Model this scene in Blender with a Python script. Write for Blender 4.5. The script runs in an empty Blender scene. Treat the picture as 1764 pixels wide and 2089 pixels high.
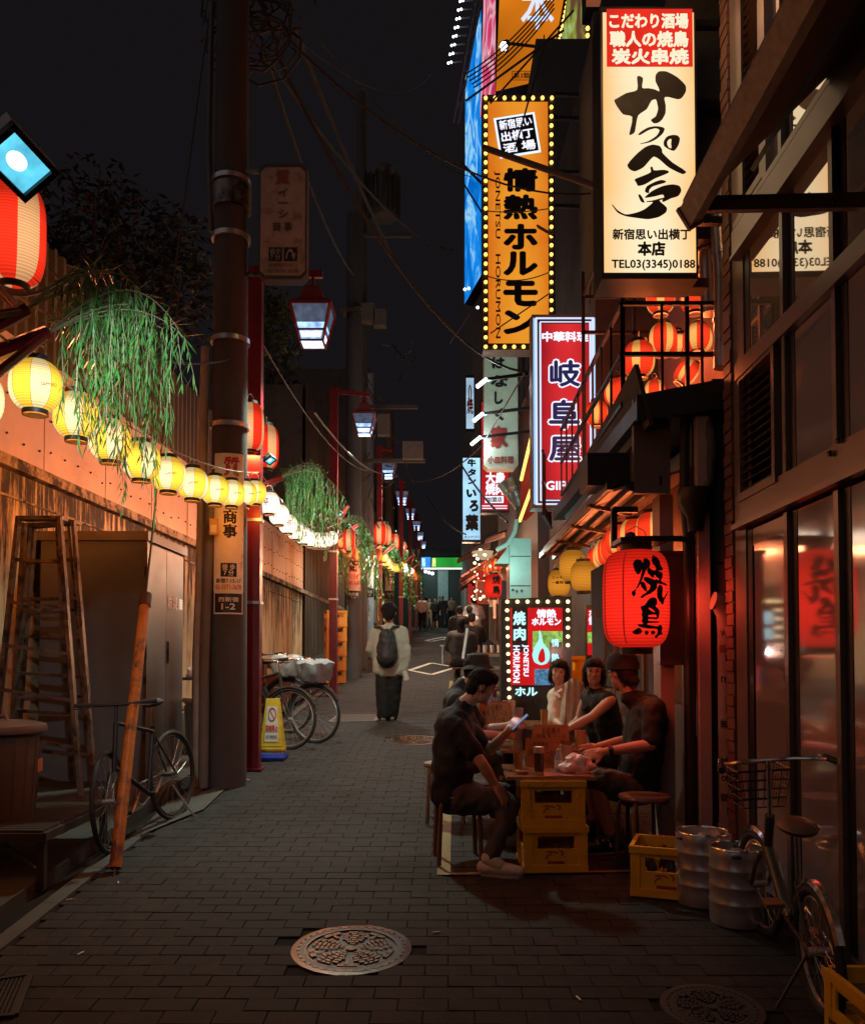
import bpy, bmesh, math, random
from math import sin, cos, pi, radians, sqrt, atan2
from mathutils import Vector, Matrix, Quaternion, noise as mnoise
R = random.Random(7)
SC = bpy.context.scene
COL = SC.collection
V = Vector
# ---------------------------------------------------------------- camera, sky, light, exposure
F, CX, V0, TH, HC = 1723.0, 882.0, 1291.0, math.atan(52/1723.0), 1.8
S = 0.0755            # the lane climbs away from the camera
cam = bpy.data.cameras.new('camera'); camo = bpy.data.objects.new('camera', cam); COL.objects.link(camo)
cam.sensor_fit = 'HORIZONTAL'; cam.sensor_width = 36; cam.lens = F/1764*36
cam.shift_y = (V0-1044.5)/1764; cam.clip_start = .05; cam.clip_end = 600
camo.location = (0, 0, HC); camo.rotation_euler = (pi/2+TH, 0, 0)
SC.camera = camo
W = bpy.data.worlds.new('World'); SC.world = W; W.use_nodes = True
nt = W.node_tree; nt.nodes.clear()
SUN_EL, SUN_AZ = radians(55), radians(160)
sky = nt.nodes.new('ShaderNodeTexSky'); sky.sky_type = 'NISHITA'; sky.sun_disc = False
sky.sun_elevation = SUN_EL; sky.sun_rotation = SUN_AZ
b1 = nt.nodes.new('ShaderNodeBackground'); nt.links.new(sky.outputs[0], b1.inputs[0]); b1.inputs[1].default_value = .0002
b2 = nt.nodes.new('ShaderNodeBackground'); b2.inputs[0].default_value = (.0070, .0058, .0064, 1); b2.inputs[1].default_value = 1
ad = nt.nodes.new('ShaderNodeAddShader'); ou = nt.nodes.new('ShaderNodeOutputWorld')
nt.links.new(b1.outputs[0], ad.inputs[0]); nt.links.new(b2.outputs[0], ad.inputs[1]); nt.links.new(ad.outputs[0], ou.inputs[0])
sl = bpy.data.lights.new('fill_sun', 'SUN'); so = bpy.data.objects.new('fill_sun', sl); COL.objects.link(so)  # soft fill sun, added to lift the dark sides
sl.energy = .15; sl.angle = radians(75); sl.color = (1, .88, .88)
so.rotation_euler = (radians(50), 0, radians(-52)); so.location = (0, -2, 12)
SC.view_settings.view_transform = 'Standard'; SC.view_settings.look = 'None'
SC.view_settings.exposure = 0; SC.view_settings.gamma = 1; SC.view_settings.use_curve_mapping = False
SC.render.engine = 'CYCLES'
SC.cycles.max_bounces = 6; SC.cycles.diffuse_bounces = 3; SC.cycles.glossy_bounces = 3
SC.cycles.transmission_bounces = 4; SC.cycles.transparent_max_bounces = 6
SC.cycles.sample_clamp_indirect = 3; SC.cycles.sample_clamp_direct = 0
SC.cycles.caustics_reflective = False; SC.cycles.caustics_refractive = False
SC.cycles.use_denoising = True; SC.cycles.use_light_tree = True
try: SC.cycles.denoiser = 'OPENIMAGEDENOISE'
except Exception: pass

def P(u, v, y):
    a = (u-CX)/F; b = (V0-v)/F
    yd = cos(TH)-b*sin(TH); zd = sin(TH)+b*cos(TH)
    t = y/yd
    return V((a*t, y, HC+zd*t))
def ground(x, y): return V((x, y, S*y))
def gz(y): return S*y
def G(u, v):
    a = (u-CX)/F; b = (V0-v)/F
    yd = cos(TH)-b*sin(TH); zd = sin(TH)+b*cos(TH)
    t = HC/(S*yd-zd)
    return V((a*t, yd*t, HC+zd*t))
# ---------------------------------------------------------------- materials
MATS = {}
def nodes(name):
    m = bpy.data.materials.new(name); m.use_nodes = True
    n = m.node_tree.nodes; l = m.node_tree.links; n.clear()
    o = n.new('ShaderNodeOutputMaterial')
    return m, n, l, o
def pbr(name, col, rough=.6, metal=0., var=.25, scale=6., bump=.15, col2=None, amt2=.45, sc2=2.5, coat=0., emit=None, space='Position', stretch=None, spec=.5, rvar=.15):
    if name in MATS: return MATS[name]
    m, n, l, o = nodes(name)
    b = n.new('ShaderNodeBsdfPrincipled'); l.new(b.outputs[0], o.inputs[0])
    if space == 'Position': tc = n.new('ShaderNodeNewGeometry').outputs['Position']
    else: tc = n.new('ShaderNodeTexCoord').outputs['Object']
    if stretch:
        mp = n.new('ShaderNodeMapping'); l.new(tc, mp.inputs[0]); mp.inputs['Scale'].default_value = stretch; tc = mp.outputs[0]
    nz = n.new('ShaderNodeTexNoise'); nz.inputs['Scale'].default_value = scale; nz.inputs['Detail'].default_value = 6; nz.inputs['Roughness'].default_value = .65
    l.new(tc, nz.inputs['Vector'])
    mr = n.new('ShaderNodeMapRange'); mr.inputs[1].default_value = .25; mr.inputs[2].default_value = .75
    mr.inputs[3].default_value = 1-var; mr.inputs[4].default_value = 1+var; l.new(nz.outputs[0], mr.inputs[0])
    mx = n.new('ShaderNodeMix'); mx.data_type = 'RGBA'; mx.blend_type = 'MULTIPLY'; mx.inputs[0].default_value = 1
    mx.inputs[6].default_value = (*col, 1); l.new(mr.outputs[0], mx.inputs[7])
    src = mx.outputs[2]
    if col2:
        n2 = n.new('ShaderNodeTexNoise'); n2.inputs['Scale'].default_value = sc2; n2.inputs['Detail'].default_value = 8; n2.inputs['Roughness'].default_value = .7
        l.new(tc, n2.inputs['Vector'])
        r2 = n.new('ShaderNodeMapRange'); r2.inputs[1].default_value = 1-amt2-.06; r2.inputs[2].default_value = 1-amt2+.06; l.new(n2.outputs[0], r2.inputs[0])
        m2 = n.new('ShaderNodeMix'); m2.data_type = 'RGBA'; l.new(r2.outputs[0], m2.inputs[0]); l.new(src, m2.inputs[6]); m2.inputs[7].default_value = (*col2, 1)
        src = m2.outputs[2]
    l.new(src, b.inputs['Base Color'])
    rr = n.new('ShaderNodeMapRange'); rr.inputs[3].default_value = max(.02, rough-rvar*rough*2); rr.inputs[4].default_value = min(1, rough+rvar*rough*2); l.new(nz.outputs[0], rr.inputs[0])
    l.new(rr.outputs[0], b.inputs['Roughness'])
    b.inputs['Metallic'].default_value = metal; b.inputs['Specular IOR Level'].default_value = spec
    if coat: b.inputs['Coat Weight'].default_value = coat
    if bump:
        bp = n.new('ShaderNodeBump'); bp.inputs['Strength'].default_value = bump; bp.inputs['Distance'].default_value = .01
        l.new(nz.outputs[0], bp.inputs['Height']); l.new(bp.outputs[0], b.inputs['Normal'])
    if emit:
        b.inputs['Emission Color'].default_value = (*emit[:3], 1); b.inputs['Emission Strength'].default_value = emit[3]
    MATS[name] = m; return m
def glow(name, col=(1, 1, 1), st=1., var=.0, scale=4., dark=None):
    """something that gives off light: col*st, slightly uneven where tubes sit behind it"""
    if name in MATS: return MATS[name]
    m, n, l, o = nodes(name)
    e = n.new('ShaderNodeEmission'); e.inputs[0].default_value = (*col, 1); e.inputs[1].default_value = st
    if var:
        g = n.new('ShaderNodeNewGeometry')
        nz = n.new('ShaderNodeTexNoise'); nz.inputs['Scale'].default_value = scale; nz.inputs['Detail'].default_value = 3; l.new(g.outputs['Position'], nz.inputs['Vector'])
        mr = n.new('ShaderNodeMapRange'); mr.inputs[1].default_value = .3; mr.inputs[2].default_value = .7; mr.inputs[3].default_value = st*(1-var); mr.inputs[4].default_value = st*(1+var)
        l.new(nz.outputs[0], mr.inputs[0]); l.new(mr.outputs[0], e.inputs[1])
    l.new(e.outputs[0], o.inputs[0])
    MATS[name] = m; return m
def paper(name, col, st, ribs=26., hot=1.6, h=.24, hotz=-.1):
    """lit lantern paper: thin ribs darken it, the bulb inside is stronger low down"""
    if name in MATS: return MATS[name]
    m, n, l, o = nodes(name)
    tc = n.new('ShaderNodeTexCoord'); sp = n.new('ShaderNodeSeparateXYZ'); l.new(tc.outputs['Object'], sp.inputs[0])
    k = n.new('ShaderNodeMath'); k.operation = 'MULTIPLY'; k.inputs[1].default_value = ribs*2*pi/h; l.new(sp.outputs[2], k.inputs[0])
    s = n.new('ShaderNodeMath'); s.operation = 'SINE'; l.new(k.outputs[0], s.inputs[0])
    r = n.new('ShaderNodeMapRange'); r.inputs[1].default_value = -1; r.inputs[2].default_value = 1; r.inputs[3].default_value = .72; r.inputs[4].default_value = 1.08; l.new(s.outputs[0], r.inputs[0])
    # bulb falloff along the height, hottest where the bulb hangs
    z = n.new('ShaderNodeMath'); z.operation = 'ADD'; z.inputs[1].default_value = -hotz*h; l.new(sp.outputs[2], z.inputs[0])
    z2 = n.new('ShaderNodeMath'); z2.operation = 'DIVIDE'; z2.inputs[1].default_value = h*.38; l.new(z.outputs[0], z2.inputs[0])
    z3 = n.new('ShaderNodeMath'); z3.operation = 'POWER'; z3.inputs[1].default_value = 2; l.new(z2.outputs[0], z3.inputs[0])
    z4 = n.new('ShaderNodeMapRange'); z4.inputs[1].default_value = 0; z4.inputs[2].default_value = 1.3; z4.inputs[3].default_value = st*hot; z4.inputs[4].default_value = st*.62; l.new(z3.outputs[0], z4.inputs[0])
    mu = n.new('ShaderNodeMath'); mu.operation = 'MULTIPLY'; l.new(r.outputs[0], mu.inputs[0]); l.new(z4.outputs[0], mu.inputs[1])
    lw = n.new('ShaderNodeLayerWeight'); lw.inputs[0].default_value = .35
    f = n.new('ShaderNodeMapRange'); f.inputs[1].default_value = 0; f.inputs[2].default_value = 1; f.inputs[3].default_value = 1.08; f.inputs[4].default_value = .6; l.new(lw.outputs['Facing'], f.inputs[0])
    mv = n.new('ShaderNodeMath'); mv.operation = 'MULTIPLY'; l.new(mu.outputs[0], mv.inputs[0]); l.new(f.outputs[0], mv.inputs[1])
    e = n.new('ShaderNodeEmission'); e.inputs[0].default_value = (*col, 1); l.new(mv.outputs[0], e.inputs[1]); l.new(e.outputs[0], o.inputs[0])
    MATS[name] = m; return m
def tubebox(name, x0, x1, cc, ce, st, tubes=3):
    """light box face: tubes behind a thin sheet, brighter along each tube, warmer towards the casing"""
    m, n, l, o = nodes(name); e = n.new('ShaderNodeEmission'); l.new(e.outputs[0], o.inputs[0])
    g = n.new('ShaderNodeNewGeometry'); sp = n.new('ShaderNodeSeparateXYZ'); l.new(g.outputs['Position'], sp.inputs[0])
    t = n.new('ShaderNodeMapRange'); t.inputs[1].default_value = x0; t.inputs[2].default_value = x1; l.new(sp.outputs[0], t.inputs[0])
    a = n.new('ShaderNodeMath'); a.operation = 'MULTIPLY'; a.inputs[1].default_value = pi; l.new(t.outputs[0], a.inputs[0])
    s = n.new('ShaderNodeMath'); s.operation = 'SINE'; l.new(a.outputs[0], s.inputs[0])
    nz = n.new('ShaderNodeTexNoise'); nz.inputs['Scale'].default_value = 1.7; nz.inputs['Detail'].default_value = 4; l.new(g.outputs['Position'], nz.inputs['Vector'])
    ad = n.new('ShaderNodeMath'); ad.operation = 'MULTIPLY_ADD'; l.new(nz.outputs[0], ad.inputs[0]); ad.inputs[1].default_value = 1.1; l.new(s.outputs[0], ad.inputs[2])
    r = n.new('ShaderNodeMapRange'); r.inputs[1].default_value = .55; r.inputs[2].default_value = 1.6; l.new(ad.outputs[0], r.inputs[0])
    mx = n.new('ShaderNodeMix'); mx.data_type = 'RGBA'; l.new(r.outputs[0], mx.inputs[0]); mx.inputs[6].default_value = (*ce, 1); mx.inputs[7].default_value = (*cc, 1)
    l.new(mx.outputs[2], e.inputs[0]); e.inputs[1].default_value = st; MATS[name] = m; return m
# ---------------------------------------------------------------- meshes
ORG = {}
class MB:
    def __init__(s): s.v = []; s.f = []; s.m = []
    def add(s, vs, fs, mi=0):
        k = len(s.v); s.v += [tuple(p) for p in vs]; s.f += [tuple(i+k for i in f) for f in fs]
        s.m += ([mi]*len(fs) if isinstance(mi, int) else mi); return s
    def box(s, c, d, rot=None, mi=0):
        c = V(c); hx, hy, hz = d[0]/2, d[1]/2, d[2]/2
        vs = [V((x*hx, y*hy, z*hz)) for z in (-1, 1) for y in (-1, 1) for x in (-1, 1)]
        if rot is not None: vs = [rot @ p for p in vs]
        return s.add([c+p for p in vs], [(0, 2, 3, 1), (4, 5, 7, 6), (0, 1, 5, 4), (2, 6, 7, 3), (0, 4, 6, 2), (1, 3, 7, 5)], mi)
    def bbox(s, p0, p1, mi=0):
        return s.box([(a+b)/2 for a, b in zip(p0, p1)], [abs(a-b) for a, b in zip(p0, p1)], None, mi)
    def beam(s, p0, p1, w, h, up=(0, 0, 1), mi=0):
        p0, p1 = V(p0), V(p1); d = p1-p0; L = d.length; d.normalize()
        u = V(up); sd = d.cross(u)
        if sd.length < 1e-4: sd = d.cross(V((0, 1, 0)))
        sd.normalize(); u = sd.cross(d)
        rot = Matrix((sd, d, u)).transposed()
        return s.box((p0+p1)/2, (w, L, h), rot, mi)
    def tube(s, pts, r, n=8, mi=0, caps=True):
        pts = [V(p) for p in pts]; N = len(pts); rs = r if isinstance(r, (list, tuple)) else [r]*N
        vs = []; prev = None
        for i, p in enumerate(pts):
            d = (pts[min(i+1, N-1)]-pts[max(i-1, 0)])
            if d.length < 1e-7: d = V((0, 0, 1))
            d.normalize()
            if prev is None:
                a = d.cross(V((0, 0, 1)));
                if a.length < .05: a = d.cross(V((0, 1, 0)))
            else: a = prev-d*prev.dot(d)
            a.normalize(); prev = a; b = d.cross(a)
            for k in range(n):
                t = 2*pi*k/n; vs.append(p+a*(cos(t)*rs[i])+b*(sin(t)*rs[i]))
        fs = [(i*n+k, i*n+(k+1) % n, (i+1)*n+(k+1) % n, (i+1)*n+k) for i in range(N-1) for k in range(n)]
        if caps: fs += [tuple(range(n-1, -1, -1)), tuple((N-1)*n+k for k in range(n))]
        return s.add(vs, fs, mi)
    def cyl(s, p0, p1, r0, r1=None, n=16, mi=0): return s.tube([p0, p1], [r0, r0 if r1 is None else r1], n, mi)
    def lathe(s, prof, c=(0, 0, 0), n=24, mi=0, mfun=None, close=False, M=None):
        c = V(c); vs = []
        for r, z in prof:
            for k in range(n):
                t = 2*pi*k/n; p = V((r*cos(t), r*sin(t), z)); vs.append(c+(M @ p if M else p))
        fs = []; ms = []
        for i in range(len(prof)-1):
            for k in range(n):
                fs.append((i*n+k, i*n+(k+1) % n, (i+1)*n+(k+1) % n, (i+1)*n+k)); ms.append(mfun(k, i) if mfun else mi)
        if close:
            fs += [tuple(range(n-1, -1, -1)), tuple((len(prof)-1)*n+k for k in range(n))]; ms += [mi, mi]
        return s.add(vs, fs, ms)
    def quad(s, a, b, c, d, mi=0): return s.add([a, b, c, d], [(0, 1, 2, 3)], mi)
    def slab(s, pts, n, t, mi=0):
        """polygon pts (planar) thickened by t along -n"""
        n = V(n).normalized(); pts = [V(p) for p in pts]; k = len(pts)
        vs = pts+[p-n*t for p in pts]
        fs = [tuple(range(k)), tuple(range(2*k-1, k-1, -1))]+[(i, i+k, (i+1) % k+k, (i+1) % k) for i in range(k)]
        return s.add(vs, fs, mi)
    def ball(s, c, r, n=10, mi=0, M=None):
        if not isinstance(r, (tuple, list)): r = (r, r, r)
        c = V(c); vs = [V((0, 0, -r[2]))]; rows = max(4, n//2)
        for i in range(1, rows):
            ph = -pi/2+pi*i/rows
            for k in range(n): t = 2*pi*k/n; vs.append(V((r[0]*cos(ph)*cos(t), r[1]*cos(ph)*sin(t), r[2]*sin(ph))))
        vs.append(V((0, 0, r[2])))
        fs = [(0, 1+(k+1) % n, 1+k) for k in range(n)]
        for i in range(rows-2):
            for k in range(n): a = 1+i*n; fs.append((a+k, a+(k+1) % n, a+n+(k+1) % n, a+n+k))
        a = 1+(rows-2)*n; top = len(vs)-1
        fs += [(a+k, a+(k+1) % n, top) for k in range(n)]
        return s.add([c+(M @ p if M else p) for p in vs], fs, mi)
    def cap(s, a, b, ra, rb, n=12, mi=0):
        """tapered capsule"""
        a, b = V(a), V(b); d = b-a; L = max(d.length, 1e-5); d = d/L; pts = []; rs = []
        for i in range(5): t = pi/2*(1-i/4); pts.append(a-d*(ra*sin(t))); rs.append(max(ra*cos(t), ra*.02))
        for i in range(5): t = pi/2*i/4; pts.append(b+d*(rb*sin(t))); rs.append(max(rb*cos(t), rb*.02))
        return s.tube(pts, rs, n, mi)
    def mesh(s, name, mats, smooth=False, org=(0, 0, 0)):
        me = bpy.data.meshes.new(name); o = V(org)
        me.from_pydata([tuple(V(p)-o) for p in s.v], [], s.f)
        for m in (mats if isinstance(mats, (list, tuple)) else [mats]): me.materials.append(m)
        me.polygons.foreach_set('material_index', s.m)
        if smooth:
            me.polygons.foreach_set('use_smooth', [True]*len(s.f))
            try: me.set_sharp_from_angle(angle=radians(38))
            except Exception: pass
        me.update(); return me
def orgof(o):
    p = V((0, 0, 0))
    if o is None: return p
    return ORG.get(o.name, V((0, 0, 0)))
def part(name, mb, mats, parent, smooth=False, label=None, kind=None):
    """a mesh child; the MB is in world coordinates (or in the thing's own when the thing sits at the origin)"""
    og = orgof(parent)
    me = mb.mesh(name, mats, smooth, og) if isinstance(mb, MB) else mb
    o = bpy.data.objects.new(name, me); COL.objects.link(o)
    adopt(o, parent); ORG[o.name] = og
    if label: o['label'] = label
    if kind: o['kind'] = kind
    return o
def tag(o, label=None, cat=None, group=None, kind=None):
    if label: o['label'] = label
    if cat: o['category'] = cat
    if group: o['group'] = group
    if kind: o['kind'] = kind
    return o
def thing(name, label, cat, loc=(0, 0, 0), group=None, kind=None):
    o = bpy.data.objects.new(name, None); COL.objects.link(o); o.location = loc; o.empty_display_size = .1
    ORG[o.name] = V(loc); return tag(o, label, cat, group, kind)
def solo(name, mb, mats, label=None, cat=None, group=None, kind=None, smooth=False, loc=None):
    og = V(loc) if loc is not None else V((0, 0, 0))
    me = mb.mesh(name, mats, smooth, og)
    o = bpy.data.objects.new(name, me); COL.objects.link(o); o.location = og; ORG[o.name] = og
    return tag(o, label, cat, group, kind)
KIDS = {}
CH = {}
def kids(o): return CH.get(o.name, [])
def adopt(o, parent):
    o.parent = parent
    if parent is not None: CH.setdefault(parent.name, []).append(o)
def copy_thing(root, loc, rot=None, label=None, group=None, scale=None):
    r = root.copy(); COL.objects.link(r); r.location = loc; ORG[r.name] = V(loc)
    if rot is not None: r.rotation_mode = 'XYZ'; r.rotation_euler = rot
    if scale is not None: r.scale = (scale,)*3 if not isinstance(scale, (tuple, list)) else scale
    if label: r['label'] = label
    if group: r['group'] = group
    if root.name not in KIDS: KIDS[root.name] = [(c, kids(c)) for c in kids(root)]
    for c, g in KIDS[root.name]:
        d = c.copy(); COL.objects.link(d); adopt(d, r)
        for e in g:
            h = e.copy(); COL.objects.link(h); adopt(h, d)
    return r
def place(root, loc, rot=None, label=None, scale=None):
    root.location = loc
    if rot is not None: root.rotation_euler = rot
    if scale is not None: root.scale = (scale,)*3
    if label: root['label'] = label
    return root
# text: mesh lettering fitted into a rectangle given by origin (lower left), ex, ey
def text(body, o, ex, ey, mat, parent, name='lettering', bold=.0, vertical=False, shear=0., rot=0.):
    c = bpy.data.curves.new('t', 'FONT'); c.body = '\n'.join(body) if vertical else body
    c.resolution_u = 2; c.align_x = 'CENTER'; c.space_line = 1.02 if vertical else .9; c.shear = shear
    t = bpy.data.objects.new('t', c); me = bpy.data.meshes.new_from_object(t)
    bpy.data.objects.remove(t); bpy.data.curves.remove(c)
    xs = [v.co.x for v in me.vertices]; ys = [v.co.y for v in me.vertices]
    if not xs: return None
    x0, x1, y0, y1 = min(xs), max(xs), min(ys), max(ys)
    o, ex, ey = V(o), V(ex), V(ey); og = orgof(parent)
    vs = [v.co.copy() for v in me.vertices]; fs = [tuple(p.vertices) for p in me.polygons]; bpy.data.meshes.remove(me)
    nrm = ex.cross(ey).normalized(); b = bold*1.0; offs = [(0, 0)]
    if bold > .012: offs += [(b, 0), (-b, 0), (0, b), (0, -b)]
    if bold > .03: offs += [(b*.7, b*.7), (-b*.7, b*.7), (b*.7, -b*.7), (-b*.7, -b*.7)]
    V_, F_ = [], []; W0, H0 = max(x1-x0, 1e-6), max(y1-y0, 1e-6); sx, sy = W0/(W0+2*b), H0/(H0+2*b)
    for i, (dx, dy) in enumerate(offs):
        k = len(V_)
        for q in vs: V_.append(o+ex*(((q.x-x0+dx+b)/(W0+2*b)))+ey*(((q.y-y0+dy+b)/(H0+2*b)))+nrm*(i*.00025)-og)
        F_ += [tuple(j+k for j in f) for f in fs]
    me = bpy.data.meshes.new(name); me.from_pydata(V_, [], F_); me.update()
    me.materials.clear(); me.materials.append(mat); me.name = name
    ob = bpy.data.objects.new(name, me); COL.objects.link(ob); adopt(ob, parent); ORG[ob.name] = og
    return ob
def ptext(body, box, y, mat, parent, bold=.02, vertical=False, name='lettering'):
    """text on a sign that faces down the lane at distance y; box = u0,v0,u1,v1"""
    u0, v0, u1, v1 = box
    a, b, c = P(u0, v1, y), P(u1, v1, y), P(u0, v0, y)
    return text(body, a, b-a, c-a, mat, parent, bold=bold, vertical=vertical, name=name)
def lamp(name, loc, power, col, parent, rad=.05, typ='POINT', rot=None, size=None, spot=None):
    l = bpy.data.lights.new(name, typ); l.energy = power; l.color = col
    if typ == 'POINT': l.shadow_soft_size = rad
    if typ == 'SPOT': l.shadow_soft_size = rad; l.spot_size = spot or radians(100); l.spot_blend = .7
    if typ == 'AREA': l.size = size or .3
    o = bpy.data.objects.new(name, l); COL.objects.link(o); adopt(o, parent)
    o.location = V(loc)-orgof(parent)
    if rot is not None: o.rotation_euler = rot
    return o
# ---------------------------------------------------------------- palette
asph = pbr('paver_stone', (.042, .038, .039), .80, var=.5, scale=9, bump=.35, spec=.12, col2=(.032, .028, .027), amt2=.42, sc2=.9)
mortar = pbr('mortar_dirt', (.023, .020, .020), .95, spec=.05, var=.4, scale=20)
conc = pbr('old_concrete', (.07, .062, .058), .85, var=.35, scale=4, bump=.4, col2=(.05, .042, .038), amt2=.42, sc2=1.6)
castiron = pbr('cast_iron', (.11, .05, .028), .30, .35, var=.3, scale=30, bump=.2)
poleconc = pbr('pole_concrete', (.065, .057, .056), .8, var=.22, scale=14, bump=.2)
redpaint = pbr('red_paint', (.20, .012, .014), .35, var=.25, scale=8, bump=.08, col2=(.16, .012, .014), amt2=.38, sc2=5)
black = pbr('black_paint', (.015, .013, .013), .45, var=.3, bump=.05)
blackpl = pbr('black_plastic', (.02, .018, .018), .5, var=.2, bump=.05)
rubber = pbr('rubber', (.018, .017, .017), .75, var=.2, bump=.1)
steel = pbr('brushed_steel', (.52, .50, .51), .30, .72, var=.15, scale=14, bump=.05)
chrome = pbr('chrome', (.7, .68, .66), .15, 1., var=.1, bump=0)
alu = pbr('worn_aluminium', (.20, .17, .145), .42, .85, var=.3, scale=12, bump=.1, col2=(.05, .04, .035), amt2=.46, sc2=5)
bronze = pbr('bronze_frame', (.23, .18, .155), .36, .5, var=.15, scale=5, bump=.03)
darkwall = pbr('dark_render_wall', (.085, .068, .060), .8, var=.25, scale=3, bump=.15, col2=(.05, .04, .036), amt2=.42)
greywall = pbr('grey_wall', (.19, .165, .155), .7, var=.2, scale=3, bump=.1)
wood = pbr('stool_wood', (.14, .065, .032), .45, var=.3, scale=8, bump=.1, stretch=(1, 1, 8))
yellowcrate = pbr('yellow_crate_plastic', (.80, .42, .02), .42, var=.18, scale=6, bump=.05, col2=(.4, .22, .02), amt2=.34, sc2=7)
orangecrate = pbr('orange_crate_plastic', (.62, .22, .03), .45, var=.2, scale=6, bump=.05)
greyplastic = pbr('grey_plastic', (.13, .11, .10), .6, var=.2, scale=5, bump=.08)
ink = pbr('black_ink', (.012, .009, .009), .7, var=0, bump=0)
white_print = pbr('white_print', (.75, .72, .68), .5, var=.05, bump=0)
skin = pbr('skin', (.55, .30, .21), .5, var=.08, scale=20, bump=.05)
cloth_black = pbr('black_cotton', (.009, .008, .008), .9, var=.3, scale=25, bump=.3)
wire_m = pbr('cable_sheath', (.045, .038, .035), .6, var=.2, bump=0)
def wire(name, pts, r, label, cat='cable', sag=0, n=10, group=None, mat=None):
    pts = [V(p) for p in pts]
    if len(pts) == 2 and sag:
        a, b = pts; pts = [a.lerp(b, i/n)-V((0, 0, sag*4*(i/n)*(1-i/n))) for i in range(n+1)]
    mb = MB().tube(pts, r, 5)
    return solo(name, mb, mat or wire_m, label, cat, group, smooth=True, loc=pts[0])
# ================================================================ SETTING: ground
KX = lambda y: -2.13+.016*(y-5)          # kerb line on the left
RX = lambda y: 1.85+.025*y               # right hand building line
LX = lambda y: -3.95+.025*y              # left wall line
mb = MB(); mb.quad((-40, -3, gz(-3)-.03), (40, -3, gz(-3)-.03), (40, 120, gz(120)-.03), (-40, 120, gz(120)-.03))
mb.quad((-40, 120, gz(120)-.03), (40, 120, gz(120)-.03), (300, 500, gz(120)-.03), (-300, 500, gz(120)-.03))
solo('ground', mb, mortar, kind='structure')
lane = solo('lane', MB().quad((-2.4, .5, gz(.5)-.012), (3.2, .5, gz(.5)-.012), (3.6, 62, gz(62)-.012), (-1.6, 62, gz(62)-.012)), mortar, kind='structure')
# pavers in running bond, rows across the lane
BL, BW, J, Hb = .222, .113, .0024, .03
tilt = math.atan(S)
def paver_box(mb, x, y, L, Wd, dz):
    a, b, t = L/2, Wd/2, .003; z0, z1 = -Hb, dz
    vs = []
    for (sx, sy, z) in [(-a, -b, z0), (a, -b, z0), (a, b, z0), (-a, b, z0), (-a, -b, z1-t), (a, -b, z1-t), (a, b, z1-t), (-a, b, z1-t), (-a+t, -b+t, z1), (a-t, -b+t, z1), (a-t, b-t, z1), (-a+t, b-t, z1)]:
        yy = y+sy; vs.append((x+sx+.02*yy, yy, gz(yy)+z))
    fs = [(8, 9, 10, 11)]+[(i+4, (i+1) % 4+4, (i+1) % 4+8, i+8) for i in range(4)]+[(i, (i+1) % 4, (i+1) % 4+4, i+4) for i in range(4)]
    mb.add(vs, fs)
pm = MB(); a, b, t = (BL-J)/2, (BW-J)/2, .003
pv = [(-a, -b, -Hb), (a, -b, -Hb), (a, b, -Hb), (-a, b, -Hb), (-a, -b, -t), (a, -b, -t), (a, b, -t), (-a, b, -t), (-a+t, -b+t, 0), (a-t, -b+t, 0), (a-t, b-t, 0), (-a+t, b-t, 0)]
pm.add(pv, [(8, 9, 10, 11)]+[(i+4, (i+1) % 4+4, (i+1) % 4+8, i+8) for i in range(4)]+[(i, (i+1) % 4, (i+1) % 4+4, i+4) for i in range(4)])
pmesh = pm.mesh('paver', asph)
MH = [(G(717, 1935), .285), (G(845, 1510), .33), (G(1452, 2055), .2)]
far = MB(); cnt = 0; near = []
row = 0; y = 1.6
while y < 46:
    off = (row % 2)*BL/2+.0
    x = KX(y)-.02*y+off
    while x+.02*y < RX(y)-.02 if y < 5.7 else x+.02*y < 2.45:
        wx = x+.02*y
        if not any((wx-m.x)**2+(y-m.y)**2 < (r+.03)**2 for m, r in MH):
            zj = R.uniform(-.0025, .001)
            uu = CX+wx/y*F
            if y > 3.40 and len(near) < 300 and -60 < uu < 1760: near.append((wx, y, zj))
            else: paver_box(far, x, y, BL-J, BW-J, zj)
        x += BL
    row += 1; y += BW
for wx, y, zj in near:
    o = bpy.data.objects.new('paver', pmesh); COL.objects.link(o); o.parent = lane
    o.location = (wx, y, gz(y)+zj); o.rotation_euler = (tilt, R.uniform(-.006, .006), -.02+R.uniform(-.008, .008))
part('paving', far, asph, lane, kind='stuff')
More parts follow.
